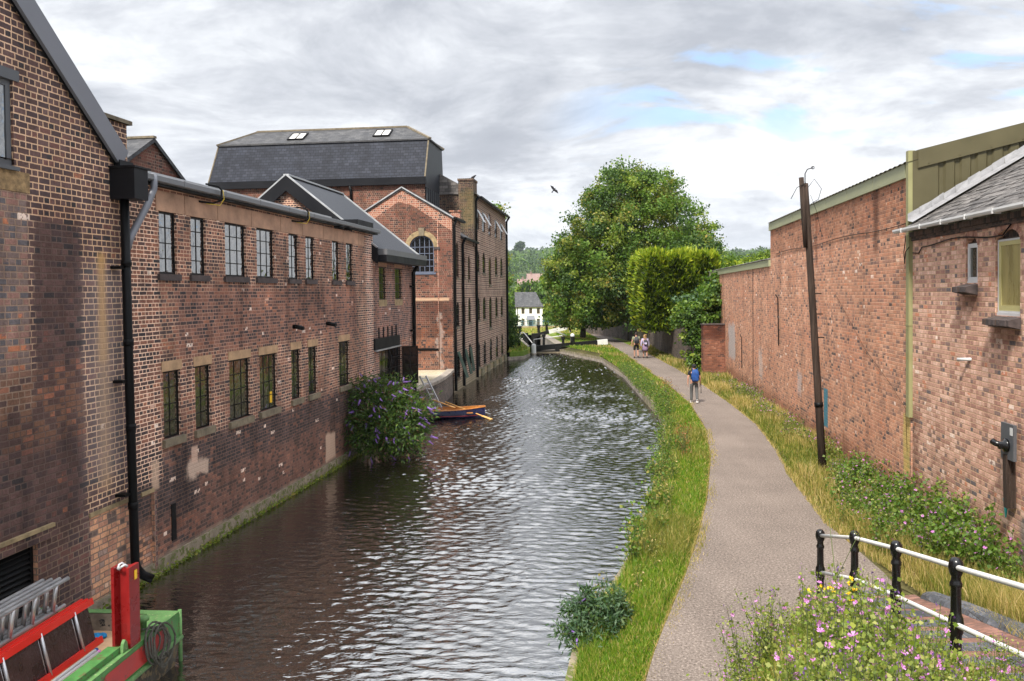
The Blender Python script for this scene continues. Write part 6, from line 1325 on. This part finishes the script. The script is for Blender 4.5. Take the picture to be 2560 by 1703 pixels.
# clipped conifer hedge: solid body with fans of upright sprays
hd = thing('conifer_hedge', 'square clipped golden green conifer hedge above the grey boundary wall', 'hedge', (9.45, 58, .2)); hd.scale = (.9, 1, .95)
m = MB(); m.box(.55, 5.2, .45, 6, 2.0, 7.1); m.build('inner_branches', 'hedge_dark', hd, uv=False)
def hedge_side(n):
    P, Tg = [], []
    f = rng.random(n); a = rng.random(n); b = rng.random(n)
    lowz = lambda x: 2.5 + np.where(x < 1.2, (1.2 - x) * 1.3, 0) * 0
    fr, lf, tp_ = f < .44, (f >= .44) & (f < .68), f >= .68
    x = np.where(lf, rng.normal(0.1, .1, n), a * 5.5); y = np.where(fr, rng.normal(.1, .12, n), b * 6); z = np.where(tp_, rng.normal(7.2, .16, n) + .12 * np.sin(x * 2.3), 1.75 + b * 5.5)
    z = np.where(lf, 1.9 + a * 5.4, z); y = np.where(lf, b * 6, y)
    bulge = .25 * np.sin(x * 2.1 + z * 1.3) * fr + .2 * np.sin(y * 2 + z * 1.7) * lf; y = y - bulge * fr; x = x - bulge * lf + np.maximum(0, 3.4 - z) * .25 * lf
    P = np.stack([x, y, z], 1); T_ = np.stack([-.9 * lf + .0 * x, -.9 * fr, .85 + .8 * tp_], 1) + rng.normal(size=(n, 3)) * .3
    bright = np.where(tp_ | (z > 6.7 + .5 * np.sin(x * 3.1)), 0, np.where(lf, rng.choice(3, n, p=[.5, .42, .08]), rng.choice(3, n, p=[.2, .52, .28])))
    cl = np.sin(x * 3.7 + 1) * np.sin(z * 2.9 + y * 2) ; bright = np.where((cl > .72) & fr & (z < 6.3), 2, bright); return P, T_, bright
P, Tg, br = hedge_side(34000)
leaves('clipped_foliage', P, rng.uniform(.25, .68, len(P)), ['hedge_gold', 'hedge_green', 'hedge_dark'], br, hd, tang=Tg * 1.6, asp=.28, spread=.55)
hb = thing('conifer_hedge', 'green conifer top showing over the low shed fascia', 'hedge', (14.6, 60, 0)); m = MB(); m.tube([(2, 0, 0), (2, 0, 5)], .2, 8); m.build('trunk', 'bark', hb); foliage('crown', [(1.5, 0, 5.8, 2, 1.5, 1.3), (4, 0, 6.0, 2, 1.5, 1.3)], .5, 60, .6, .3, ['hedge_green', 'hedge_gold', 'leaf_mid'], [.55, .2, .25], hb, asp=.3)
iv = thing('ivy_bush', 'bright green bushy ivy climbing between the wall stub and grey wall', 'bush', (10.4, 48.2, 0)); m = MB(); limbs(m, (.3, .6, 0), [(.2, .4, 2.6), (1.2, .5, 3.6), (.1, .2, 1.5)], .06); m.build('stems', 'stem_brown', iv)
foliage('foliage', [(.1, -.2, 2.5, .65, .6, .8), (.35, .0, 1.2, .6, .55, 1.3), (.3, 0, .4, .55, .5, .6), (.9, .3, 3.6, 1.1, .8, .8), (1.6, .3, 4.3, .8, .7, .8), (0, .5, 3.1, .9, .8, .6)], .35, 44, .6, .19, ['leaf_mid', 'leaf_light', 'leaf_dark'], [.5, .25, .25], iv, keep=lambda P: P[:, 2] > .02)
sh2 = thing('wall_shrub', 'grey green shrub hanging over the shed wall above the brick stub', 'bush', (11.6, 50.5, 2.5)); m = MB(); limbs(m, (0, 0, -1), [(.3, -.4, 2.0), (-.6, -.5, 1.4)], .06); m.build('stems', 'stem_brown', sh2)
foliage('foliage', [(.2, -1.0, 1.6, .7, .8, 1.0), (-.7, -.6, 1.3, 1.0, .8, .8), (.45, -1.4, .9, .6, .7, .8), (.6, -1.2, 2.5, .35, .4, .7)], .35, 40, .5, .2, ['leaf_dark', 'leaf_mid', 'budd_grey'], [.3, .35, .35], sh2)
# bush and thin tree right of the mill, mid distance trees, hill wood
bs = thing('waterside_bush', 'dense dark bush growing at the far mill corner by the water', 'bush', (-.25, 70, 0)); m = MB(); limbs(m, (0, 0, 0), [(.2, 0, 2), (-.4, .3, 2.4)], .06); m.build('stems', 'stem_brown', bs)
foliage('foliage', [(.05, 0, 1.0, .85, 1., 1.0), (-.1, 0, 2.1, .75, .9, .9), (-.6, 0, 2.6, .6, .8, .8)], .4, 48, .6, .2, ['leaf_dark', 'leaf_mid'], [.55, .45], bs, keep=lambda P: P[:, 2] > .03)
tree('ash_tree', 'thin branched tree peeping out from behind the mill end', (-3.2, 74, 0), 7, .2, [(-1.1, 73, 8.0, .7, 1, .8), (-.8, 73, 5.4, .7, 1, .8), (-1.3, 73, 11.6, 1.0, 1, .9), (-.75, 73, 3.6, .6, .8, .7)], .45, 20, .4, .26, ['leaf_mid', 'leaf_olive'], [.6, .4])
for x, y, s, lb in ((6, 236, 1.0, 'rounded green tree directly behind the white house roof'), (14, 245, 1.15, 'larger rounded tree right behind the white house, next to the sycamore'), (-4, 260, .9, 'tree behind the white house beside the mill corner'), (22, 262, 1.1, 'far rounded tree mostly hidden by the big sycamore')):
    z = float(terr(x, y)); tree('round_tree', lb, (x, y, z), 4 * s, .4, [(x, y, z + 8 * s, 5 * s, 5 * s, 4 * s), (x + 3 * s, y - 2, z + 6 * s, 3.5 * s, 3 * s, 3 * s), (x - 3 * s, y - 1, z + 6 * s, 3.5 * s, 3 * s, 3 * s), (x + 1, y - 3, z + 4 * s, 4.5 * s, 3, 3 * s)], 1.5, 60, .42, .85, ['leaf_mid', 'leaf_dark', 'leaf_light'], [.5, .3, .2], 'trees behind the white house')
# wooded hillside: one mass of many crowns
P_, C_ = [], []
nt = 1500; yy = rng.uniform(660, 1850, nt) ** 1.0; xx = rng.uniform(-.16, .32, nt) * yy
for i in range(nt):
    if yy[i] < 760 and rng.random() < .6: continue
    z = float(terr(xx[i], yy[i])); r = rng.uniform(5, 10) * (1 + (yy[i] - 700) / 3000); n = 80; d = unit(rng.normal(size=(n, 3)) + np.array([0, -.3, .5])); P_.append(np.array([xx[i], yy[i], z + r * .8]) + d * np.array([r, r, r * 1.05]) * rng.uniform(.8, 1.05, (n, 1))); C_.append(np.full(n, i % 3))
for k in range(36):
    x, y = rng.uniform(-20, 110), rng.uniform(380, 660); z = float(terr(x, y)); r = rng.uniform(3, 5.5); n = 60; d = unit(rng.normal(size=(n, 3)) + np.array([0, -.3, .4])); P_.append(np.array([x, y, z + r * .7]) + d * r * rng.uniform(.8, 1.05, (n, 1))); C_.append(np.full(n, k % 3))
P_, C_ = np.concatenate(P_), np.concatenate(C_)
V, F = leaf_geo(P_, rng.uniform(1.8, 3.6, len(P_)) * np.clip(P_[:, 1] / 1100, .45, 1.4), nrm=np.array([[0, -.6, .9]]), asp=.9)
tag(np_mesh('hillside_wood', V, F, ['far_leaf', 'leaf_dark', 'leaf_mid'], C_), kind='stuff')
V = None
tree('pine_tree', 'tall dark pine standing out on the hill skyline', (14, 1300, float(terr(14, 1300))), 22, .6, [(14, 1300, float(terr(14, 1300)) + 27, 6, 5, 5), (10, 1300, float(terr(14, 1300)) + 23, 5, 4, 3)], 2.2, 40, .5, 2.6, ['far_leaf', 'leaf_dark'], [.6, .4])

# buddleia bushes with purple spikes
def spike_mesh():
    m = MB(); n = 9
    m.tube([(0, 0, 0), (.01, 0, .05), (.02, 0, .14), (.05, 0, .24), (.09, 0, .3)], [.012, .034, .03, .02, .004], 6)
    P = []; 
    for k in range(70):
        t = random.random(); a = random.uniform(0, 6.28); r = (.04 - .03 * t) ; P.append((.09 * t * t + r * math.cos(a), r * math.sin(a), .02 + .27 * t))
    V, F = leaf_geo(np.array(P), rng.uniform(.02, .035, 70), tang=np.array(P) * np.array([4, 4, 0]), asp=.8); m.add([tuple(v) for v in V], [tuple(f) for f in F]); o = m.build('flower_spike', 'spike', None, uv=False); me = o.data; bpy.data.objects.remove(o); return me
SPK = spike_mesh()
def buddleia(label, base, lobes, rc, per, dens, size, mats, w, nsp, keep=None, sp_scale=1., tsc=1.):
    t = thing('buddleia_bush', label, 'bush', base); t.scale = (tsc,) * 3; m = MB(); limbs(m, (0, 0, 0), [(x, y, z) for x, y, z, *_ in lobes], .05); limbs(m, (.1, -.1, 0), [(x * 1.3, y * 1.3 - .2, z * 1.15) for x, y, z, *_ in lobes], .025); m.build('stems', 'stem_brown', t)
    P, C, Nn = crown_pts(lobes, rc, per, dens, inner=.3, flat=.8)
    mi = rng.choice(len(mats), len(P), p=w)
    k = np.ones(len(P), bool) if keep is None else keep(P); P, mi, Nn = P[k], mi[k], Nn[k]
    tg = Nn * .8 + np.array([0, 0, -.35])
    leaves('foliage', P, size * rng.uniform(.6, 1.3, len(P)), mats, mi, t, tang=tg, nrm=Nn, asp=.3, spread=.6, fold=.06)
    o_ = np.array([lobes[0][0], lobes[0][1], lobes[0][2]])
    for i in range(nsp):
        x, y, z, rx, ry, rz = lobes[rng.integers(len(lobes))]; d = unit(rng.normal(size=(1, 3)) + np.array([[.25, -.75, .2]]))[0]; p = np.array([x, y, z]) + d * np.array([rx, ry, rz]) * rng.uniform(1.0, 1.12)
        if keep is not None and not keep(p[None])[0]: continue
        o = link('flower_spike', SPK, t, tuple(p)); s = sp_scale * rng.uniform(.7, 1.25); o.scale = (s, s, s); dv = Vector((d[0] * .9, d[1] * .9, d[2] * .5 - .55 + rng.normal() * .25)); o.rotation_euler = dv.to_track_quat('Z', 'Y').to_euler()
    return t
buddleia('large dark buddleia with drooping purple flower spikes overhanging the canal at the brick wall', (-4.9, 26.9, .2),
         [(.55, -.2, .75, 1.0, .9, .85), (1.2, -.3, .6, .85, .8, .75), (.45, -.5, -.05, 1.05, .8, .6), (1.35, -.5, -.0, .85, .8, .6), (.15, -.2, 1.25, .5, .5, .55), (1.15, .1, 1.3, .5, .5, .45), (1.75, -.1, .55, .5, .6, .5), (.9, -.6, .35, 1.0, .7, .7)], .3, 44, .62, .15, ['budd_leaf', 'leaf_dark', 'leaf_mid', 'budd_brown'], [.48, .3, .14, .08], 118, keep=lambda P: P[:, 2] > -.82, sp_scale=.72)
buddleia('grey green leafy shrub on the near right bank leaning over the water edge', (1.06, 11.55, -.1),
         [(.0, .0, .3, .42, .45, .36), (.32, .3, .55, .38, .45, .34), (-.2, -.3, -.05, .36, .4, .36), (.2, -.1, .05, .4, .45, .4), (-.32, .15, .42, .26, .35, .2), (.6, .5, .3, .3, .35, .28), (-.1, .3, .66, .22, .25, .2), (-.5, -.1, .1, .2, .3, .2), (-.05, -.55, -.25, .32, .35, .3)], .17, 22, .55, .14, ['budd_grey', 'budd_leaf', 'leaf_dark'], [.72, .18, .1], 4, keep=lambda P: P[:, 2] > -.55, sp_scale=.6, tsc=.64)
for o in col.objects:
    pass

# grass and verge plants ---------------------------------------------------
def strip_pts(n, L, Rr, y0, y1, near=1.8, bias=None, z=0.):
    """random points between two polylines, denser close to the camera"""
    u = rng.random(n); y = (y0 ** (1 - near) + u * (y1 ** (1 - near) - y0 ** (1 - near))) ** (1 / (1 - near))
    yl = np.array([p[1] for p in L]); xl = np.array([p[0] for p in L]); yr = np.array([p[1] for p in Rr]); xr = np.array([p[0] for p in Rr])
    a = np.interp(y, yl, xl); b = np.interp(y, yr, xr); t = rng.random(n) if bias is None else bias(rng.random(n)); x = a + (b - a) * t
    return np.stack([x, y, np.full(n, z)], 1), t
def grass(name, P, h, w, mats, mi, lean=.4):
    n = len(P); sc = np.clip(P[:, 1] / 14, .8, 5); o = blades(name, P, h * rng.uniform(.5, 1.3, n), w * sc, mats, mi, None, lean); o['kind'] = 'stuff'; return o
YC = [p[1] for p in CAN_R]; XC = [p[0] for p in CAN_R]
canx = lambda y: np.interp(y, YC, XC)
PL2 = [(x + .05, y) for x, y in PATH_L]
P, t = strip_pts(120000, [(x + .1, y) for x, y in CAN_R], PL2, 9.3, 63, 1.75)
cl = np.sin(P[:, 0] * 2.3 + 1) + np.sin(P[:, 1] * 1.7) + np.sin(P[:, 0] * 1.1 - P[:, 1] * .9) + rng.normal(0, .6, len(P))
h = np.where(t > .86, .06, .13) * np.where(t < .3, 1.9, 1) * (1 + .35 * np.clip(cl, -1, 2)); 
mi = np.where(t > .93, 1, np.where(cl > .9, 2, 0)); mi = np.where(rng.random(len(P)) < .1, 1, mi)
dd_ = P[:, 0] - canx(P[:, 1]); P[:, 2] = np.interp(dd_, [0, .8], [-.25, -.03]); P = P + np.stack([np.where(t > .95, rng.normal(0.04, .07, len(P)), 0), 0 * t, 0 * t], 1)
grass('bank_grass', P, h, .011, ['grass_lush', 'grass_dry', 'grass_mid'], mi)
RW = [(float(wall_r_x(y)) - .02, y) for y in (9, 13, 18, 25, 33, 47)] + [(11.4, 47.5), (11.2, 54), (11.5, 62), (11.8, 74)]
PR2 = [(x - .06 if y > 13.5 else max(x, 6.15 - (13 - y) * .11 + .2), y) for x, y in PATH_R]; PR2 = [(4.9, 6), (5.6, 9), (6.15, 12.5), (6.2, 13.4)] + [p for p in PR2 if p[1] > 14]
P, t = strip_pts(90000, PR2, RW, 7., 74, 1.7)
cl = np.sin(P[:, 0] * 1.9 + 2) + np.sin(P[:, 1] * 1.3 + 1) + np.sin(P[:, 0] * 1.4 + P[:, 1] * .8) + rng.normal(0, .6, len(P))
dry = (P[:, 1] > 13.5) & (P[:, 1] < 20.5) & (t < .42)
mi = np.where(t < .05, 1, np.where(dry, np.where(rng.random(len(P)) < .75, 1, 2), np.where(cl > .5, 1, 2)))
P[:, 2] = np.interp(P[:, 1], [5.2, 6, 7.8, 9.45, 10.85, 12.2, 13.2], [1.55, 1.38, 1.0, .66, .37, .05, 0]) + .04 + np.where(P[:, 1] > 14, -.06, 0) + .1 * t * (P[:, 1] < 18)
h = np.where(t < .12, .1, .26) * (1 + .3 * np.clip(cl, -1, 2)) * np.where(dry, 1.2, 1)
grass('verge_grass', P, h, .011, ['grass_lush', 'grass_dry', 'grass_mid'], mi, .35)
# lawns by the lock
def poly_pts(n, x0, x1, y0, y1, cond): 
    P = np.stack([rng.uniform(x0, x1, n), rng.uniform(y0, y1, n), np.zeros(n)], 1); return P[cond(P)]
P = poly_pts(34000, .0, 8.6, 60, 96, lambda P: (P[:, 0] > canx(np.minimum(P[:, 1], 71.8)) + .4) & (P[:, 0] < np.interp(P[:, 1], [p[1] for p in PATH_L], [p[0] for p in PATH_L])) & ~((P[:, 1] > 71.5) & (P[:, 0] < 5.0)))
mi = np.where(np.sin(P[:, 0] * 1.2 + P[:, 1] * .6) + rng.normal(0, .5, len(P)) > .6, 1, 0); grass('lock_lawn_grass', P, np.full(len(P), .2), .012, ['grass_lush', 'grass_dry'], mi, .35)
P = poly_pts(9000, -2.5, 1.5, 65.8, 92, lambda P: P[:, 0] < np.interp(P[:, 1], [65.6, 66.6, 69.6, 72, 92], [-.3, .8, 1.3, 1.2, .0]))
mi = np.where(rng.random(len(P)) < .3, 1, 0); grass('lock_island_grass', P, np.full(len(P), .25), .012, ['grass_lush', 'grass_dry'], mi, .35)
P = poly_pts(5000, -3, 9, 96.5, 140, lambda P: P[:, 0] < 9); P[:, 2] = terr(P[:, 0], P[:, 1]); mi = np.where(rng.random(len(P)) < .6, 1, 0); grass('meadow_grass', P, np.full(len(P), .35), .02, ['grass_lush', 'grass_dry'], mi, .35)

# herb plants of a kind: stems, leaves, flowers; a few prototypes, many placed copies
HERB_FP = []
def herb(nst, hgt, spread, nleaf, lsize, nfl, fsize, lmats, fmat, seed, bud=True, yellow=0):
    random.seed(seed); st = MB(); LP, LT, FP, FD, BP = [], [], [], [], []
    for i in range(nst):
        a = random.uniform(0, 6.28); sp = spread * random.uniform(.2, 1.1); h = hgt * random.uniform(.6, 1.1); b = Vector((random.gauss(0, .06), random.gauss(0, .06), -.03)); tp_ = Vector((math.cos(a) * sp, math.sin(a) * sp, h)); md = b.lerp(tp_, .5) + Vector((math.cos(a), math.sin(a), 0)) * sp * .12
        st.tube([b, md, tp_], [.006, .0045, .002], 3, caps=False)
        for k in range(nleaf // nst):
            t = random.uniform(.08, 1); p = (b.lerp(md, t * 2) if t < .5 else md.lerp(tp_, t * 2 - 1)); off = Vector((random.gauss(0, 1), random.gauss(0, 1), random.gauss(0, .5))) * .055 * (1.5 - t); LP.append(p + off); LT.append(off * 14)
        for k in range(max(1, round(nfl / nst))):
            t = random.uniform(.55, 1.0); p = md.lerp(tp_, t * 2 - 1 if t > .5 else 0); off = Vector((random.gauss(0, .03), random.gauss(0, .03), random.gauss(0.01, .02))); (FP if random.random() < .8 else BP).append(p + off); 
        if bud:
            for k in range(3): BP.append(md.lerp(tp_, random.uniform(.6, 1)) + Vector((random.gauss(0, .02), random.gauss(0, .02), random.gauss(.01, .02))))
    LP = np.array(LP); V, F = leaf_geo(LP, lsize * rng.uniform(.5, 1.3, len(LP)), tang=np.array(LT), asp=.85); lm = rng.choice(len(lmats), len(LP), p=[.75, .25] if len(lmats) == 2 else None)
    if BP:
        BP = np.array(BP); V2, F2 = leaf_geo(BP, .022 * rng.uniform(.7, 1.4, len(BP)), tang=np.array([[0, 0, 1.5]]), asp=.5); F = np.concatenate([F, F2 + len(V)]); V = np.concatenate([V, V2]); lm = np.concatenate([lm, np.full(len(BP), len(lmats))]); lmats = list(lmats) + ['mallow_bud']
    def me_of(o): d = o.data; bpy.data.objects.remove(o); return d
    res = [('stems', me_of(st.build('stems', 'stem', None, uv=False))), ('foliage', me_of(np_mesh('foliage', V, F, lmats, lm)))]
    HERB_FP.append(FP); fl = MB()
    for p in (FP if fmat else ()):                                   # five notched petals per flower
        n = Vector((random.gauss(0, .5), -.4 + random.gauss(0, .4), .8)).normalized(); e1 = n.orthogonal().normalized(); e2 = n.cross(e1); s = fsize * random.uniform(.7, 1.2)
        for k in range(5):
            c1, c2 = 2 * math.pi * k / 5, .5; q = lambda r, da, hh: p + (e1 * math.cos(c1 + da) + e2 * math.sin(c1 + da)) * r * s + n * hh * s
            fl.add([tuple(p), tuple(q(.4, -.45, .12)), tuple(q(.52, -.3, .2)), tuple(q(.46, 0, .18)), tuple(q(.52, .3, .2)), tuple(q(.4, .45, .12))], [(0, 1, 2, 3, 4, 5)])
    if fmat: res.append(('flowers', me_of(fl.build('flowers', fmat, None, uv=False))))
    return res
def place(proto, name, label, cat, loc, rz, s, group, fl=()):
    t = thing(name, label, cat, loc, rz, group); t.scale = (s, s, s)
    for nm, me in proto: link(nm, me, t)
    for p in fl: o = link('flower', FLW[random.randrange(5)], t, tuple(p)); o.rotation_euler = (random.gauss(.45, .5), random.gauss(0, .4), random.uniform(0, 6))
    return t
ML = ['mallow_leaf', 'leaf_light']
FLW = []
for k in range(5):
    m = MB(); random.seed(k)
    for j in range(5):
        c1 = 2 * math.pi * j / 5; f_ = .046 * random.uniform(.85, 1.15); q = lambda r, da, hh: (math.cos(c1 + da) * r * f_, math.sin(c1 + da) * r * f_, hh * f_)
        m.add([(0, 0, 0), q(.4, -.45, .12), q(.54, -.3, .2), q(.46, 0, .18), q(.54, .3, .2), q(.4, .45, .12)], [(0, 1, 2, 3, 4, 5)])
    o = m.build('flower', 'mallow_flower', None, uv=False); FLW.append(o.data); bpy.data.objects.remove(o)
prA, FLP = [], []
for k in range(4): r_ = herb(12, .85, .34, 600, .034, 12, .05, ML, None, 11 + k); prA.append(r_); FLP.append(HERB_FP[-1])
random.seed(3)
n = 0
for i in range(600):
    y = 4.6 + 6.9 * random.random() ** 1.1; l = pl_at(PATH_R, y) - .1; r = 4.5 - (12.2 - y) * .07 - .05
    if r - l < .15: continue
    x = random.uniform(l, r); t = thing('mallow_plant', 'pink flowered mallow plant in the dense bank of wildflowers left of the railing', 'wildflower', (x, y, bank_z(x, y) - .04), random.uniform(0, 6.28), 'mallow plants on the bank by the railing')
    sc_ = random.choice((.6, .75, .85, .95, 1.15)) * random.uniform(.9, 1.08) * (.75 if y > 9.6 else 1) * (.62 if r - x < .9 else 1); t.scale = (sc_,) * 3
    for nm, me in prA[n % 4]: link(nm, me, t)
    for p in FLP[n % 4]: o = link('flower', FLW[random.randrange(5)], t, tuple(p)); q_ = random.uniform(.8, 1.25); o.scale = (q_,) * 3; o.rotation_euler = (random.gauss(.45, .5), random.gauss(0, .4), random.uniform(0, 6))
    n += 1
    if n >= 110: break
prB = [herb(16, .85, .55, 520, .062, 6, .04, ['leaf_mid', 'mallow_leaf'], None, 31 + k) for k in range(3)]; FB = HERB_FP[-3:]
prE = [herb(9, .5, .3, 190, .05, 9, .045, ['mallow_leaf', 'leaf_mid'], None, 41 + k) for k in range(3)]; FE = HERB_FP[-3:]
random.seed(5); n = 0
def verge_free(x, y, pl): return x > pl_at(PATH_R, y) + .15
spots = [(7.2, 17.8, 1.0), (7.6, 16.6, 1.1), (7.2, 15.6, 1.), (7.7, 15.2, 1.3), (8.0, 16.2, 1.2), (6.8, 15.0, 1.), (7.3, 14.2, 1.2), (7.75, 13.8, 1.4), (6.9, 13.6, 1.1), (7.9, 14.8, 1.3), (6.6, 14.4, .9), (7.4, 13.0, 1.2), (6.7, 16.2, .8), (7.5, 12.2, .9), (8.0, 17.4, 1.), (7.8, 13.2, 1.1)]
for k in range(18):
    y = random.uniform(13.2, 19.6); a = pl_at(PATH_R, y); b = wall_r_x(y) - .3; spots.append((a + (b - a) * random.uniform(.42, 1), y, random.uniform(.7, 1.2)))
for x, y, s in spots:
    place(prB[n % 3], 'mallow_bush', 'green mallow bush with a few pink flowers in the verge before the outbuilding', 'bush', (x, y, .0 if y > 13.2 else rz_at(y)), random.uniform(0, 6.28), s, 'mallow bushes in the right verge', FB[n % 3]); n += 1
for k in range(46):
    y = random.uniform(19, 42); a = pl_at(PATH_R, y) + .35; b = wall_r_x(y) - .15; x = random.uniform(a + (b - a) * .25, b)
    place(prE[k % 3], 'mallow_plant', 'low mallow plant with pink flowers along the foot of the warehouse wall', 'wildflower', (x, y, -.02), random.uniform(0, 6.28), random.uniform(.7, 1.15), 'mallow plants along the warehouse wall', FE[k % 3])
# leafy weeds on the water-side bank
prC = [herb(10, .5, .26, 170, .05, 2, .03, ['leaf_mid', 'grass_mid'], None, 51 + k, False) for k in range(3)]
prD = [herb(9, .75, .2, 90, .04, 1, .02, ['rust_seed', 'rust_seed'], None, 61 + k, False) for k in range(1)]
for k in range(48):
    y = random.choice((random.uniform(12.5, 24), random.uniform(24, 50), random.uniform(26, 44))); x = float(canx(y)) + random.uniform(-.02, .38)
    place(prC[k % 3], 'bank_weed', 'leafy green weed at the water edge of the grassy bank', 'weed', (x, y, -.06), random.uniform(0, 6.28), random.uniform(.6, 1.3) * (1.25 if y > 24 else .9), 'weeds along the water edge')
for k in range(30):
    y = random.uniform(31, 52); x = float(canx(y)) + random.uniform(-.12, .2)
    place(prC[k % 3], 'bank_weed', 'leafy green weed at the water edge of the grassy bank', 'weed', (x, y, -.2), random.uniform(0, 6.28), random.uniform(.9, 1.5), 'weeds along the water edge')
for x, y in ((6.75, 36.3), (6.95, 37.2), (6.85, 35.2), (5.3, 25.7), (5.1, 24.6), (4.9, 23.6)): place(prD[0], 'dock_plant', 'rust brown seeding dock plant standing in the bank grass', 'weed', (x, y, -.05), random.uniform(0, 6), random.uniform(.9, 1.3), 'rusty dock plants on the bank')
for x, y, s in ((4.95, 21.0, 1.), (3.9, 17.6, 1.1), (2.25, 14.6, .9), (2.4, 15.3, 1.)): place(prC[0], 'bank_shrub', 'small dark leafy shrub on the bank edge between grass and water', 'shrub', (float(canx(y)) + .15, y, -.05), random.uniform(0, 6), s * 1.5, 'small shrubs on the bank edge')
yf = thing('yellow_flowers', 'clump of orange yellow flowers among the pink mallows', 'wildflower', (3.3, 8.4, bank_z(3.3, 8.4))); 
m = MB(); FPy = [(random.gauss(0, .16), random.gauss(0, .1), .62 + random.gauss(0, .06)) for _ in range(16)]
for p in FPy: m.tube([(p[0] * .3, p[1] * .3, -.05), p], .004, 3, caps=False)
m.build('stems', 'stem', yf, uv=False); 
for p in FPy: V, F = leaf_geo(np.repeat(np.array([p]), 6, 0), .035, nrm=np.array([[0, -.3, 1.]]), asp=.8); np_mesh('flower', V, F, ['yellow_flower'], np.zeros(len(F), int), yf)
prS = [herb(7, .62, .16, 60, .05, 1, .02, ['grass_dry', 'grass_mid'], None, 71 + k, False) for k in range(2)]
for k in range(34):
    y = random.choice((random.uniform(11.5, 22), random.uniform(20, 46))); x = float(canx(y)) + random.uniform(.1, .7)
    place(prS[k % 2], 'seeding_plant', 'straw coloured seeding grass tuft standing above the bank grass', 'plant', (x, y, -.1), random.uniform(0, 6.28), random.uniform(.5, 1.0), 'seeding grass tufts on the canal bank')
tg = thing('tall_grass_stalk', 'tall seeding grass stalk rising above the mallows before the railing', 'grass', (3.42, 8.6, bank_z(3.42, 8.6))); m = MB(); m.tube([(0, 0, 0), (-.05, 0, .7), (-.12, 0, 1.35)], [.006, .005, .003], 4); m.tube([(-.05, 0, .7), (.12, 0, 1.05), (.2, 0, 1.2)], [.004, .003, .002], 4); m.build('stem', 'stem', tg)
Pg = np.array([(-.12 + random.gauss(0, .05), random.gauss(0, .03), 1.38 + random.gauss(0, .07)) for _ in range(50)] + [(.2 + random.gauss(0, .05), random.gauss(0, .03), 1.2 + random.gauss(0, .05)) for _ in range(40)]); leaves('seed_head', Pg, .03, ['grass_mid'], np.zeros(len(Pg), int), tg, tang=np.array([[0, 0, 1.]]), asp=.3)
# ground cover below the foreground plants
P = np.stack([rng.uniform(1.7, 4.6, 26000), rng.uniform(4.4, 12.3, 26000), np.zeros(26000)], 1)
lx = np.array([pl_at(PATH_R, y) - .25 - max(0, 8.2 - y) * .3 for y in P[:, 1]]); k = (P[:, 0] > lx) & (P[:, 0] < 4.5 - (12.2 - P[:, 1]) * .07); P = P[k]; P[:, 2] = [bank_z(x, y) - .03 for x, y, _ in P]
mi = rng.choice(3, len(P), p=[.25, .2, .55]); grass('embankment_grass', P, np.full(len(P), .2), .012, ['grass_lush', 'grass_dry', 'grass_mid'], mi, .4)
# moss and tufts along the left waterline
n = 2600; s = rng.uniform(-1.5, 19, n); P = np.array([tuple(fr2w(A_ORG, A_RZ, a, -.07)) for a in s]); P[:, 2] = -.6 + np.abs(rng.normal(0, .05, n)); leaves('waterline_moss', P, rng.uniform(.03, .09, n), ['leaf_light', 'leaf_olive'], rng.integers(0, 2, n), None, nrm=np.array([[1, -.5, .3]]))['kind'] = 'stuff'

# thin summer haze
def haze():
    m = MB(); m.box(-2900, 2900, -1000, 2600, -7, 125); g = G('haze'); v = g.n('ShaderNodeVolumePrincipled'); v.inputs['Color'].default_value = (.8, .87, .95, 1); v.inputs['Density'].default_value = .00011; v.inputs['Anisotropy'].default_value = .2
    o_ = g.n('ShaderNodeOutputMaterial'); g.t.links.new(v.outputs[0], o_.inputs['Volume']); M['haze'] = g.m
    tag(m.build('haze', 'haze', None, uv=False), kind='stuff')
haze()
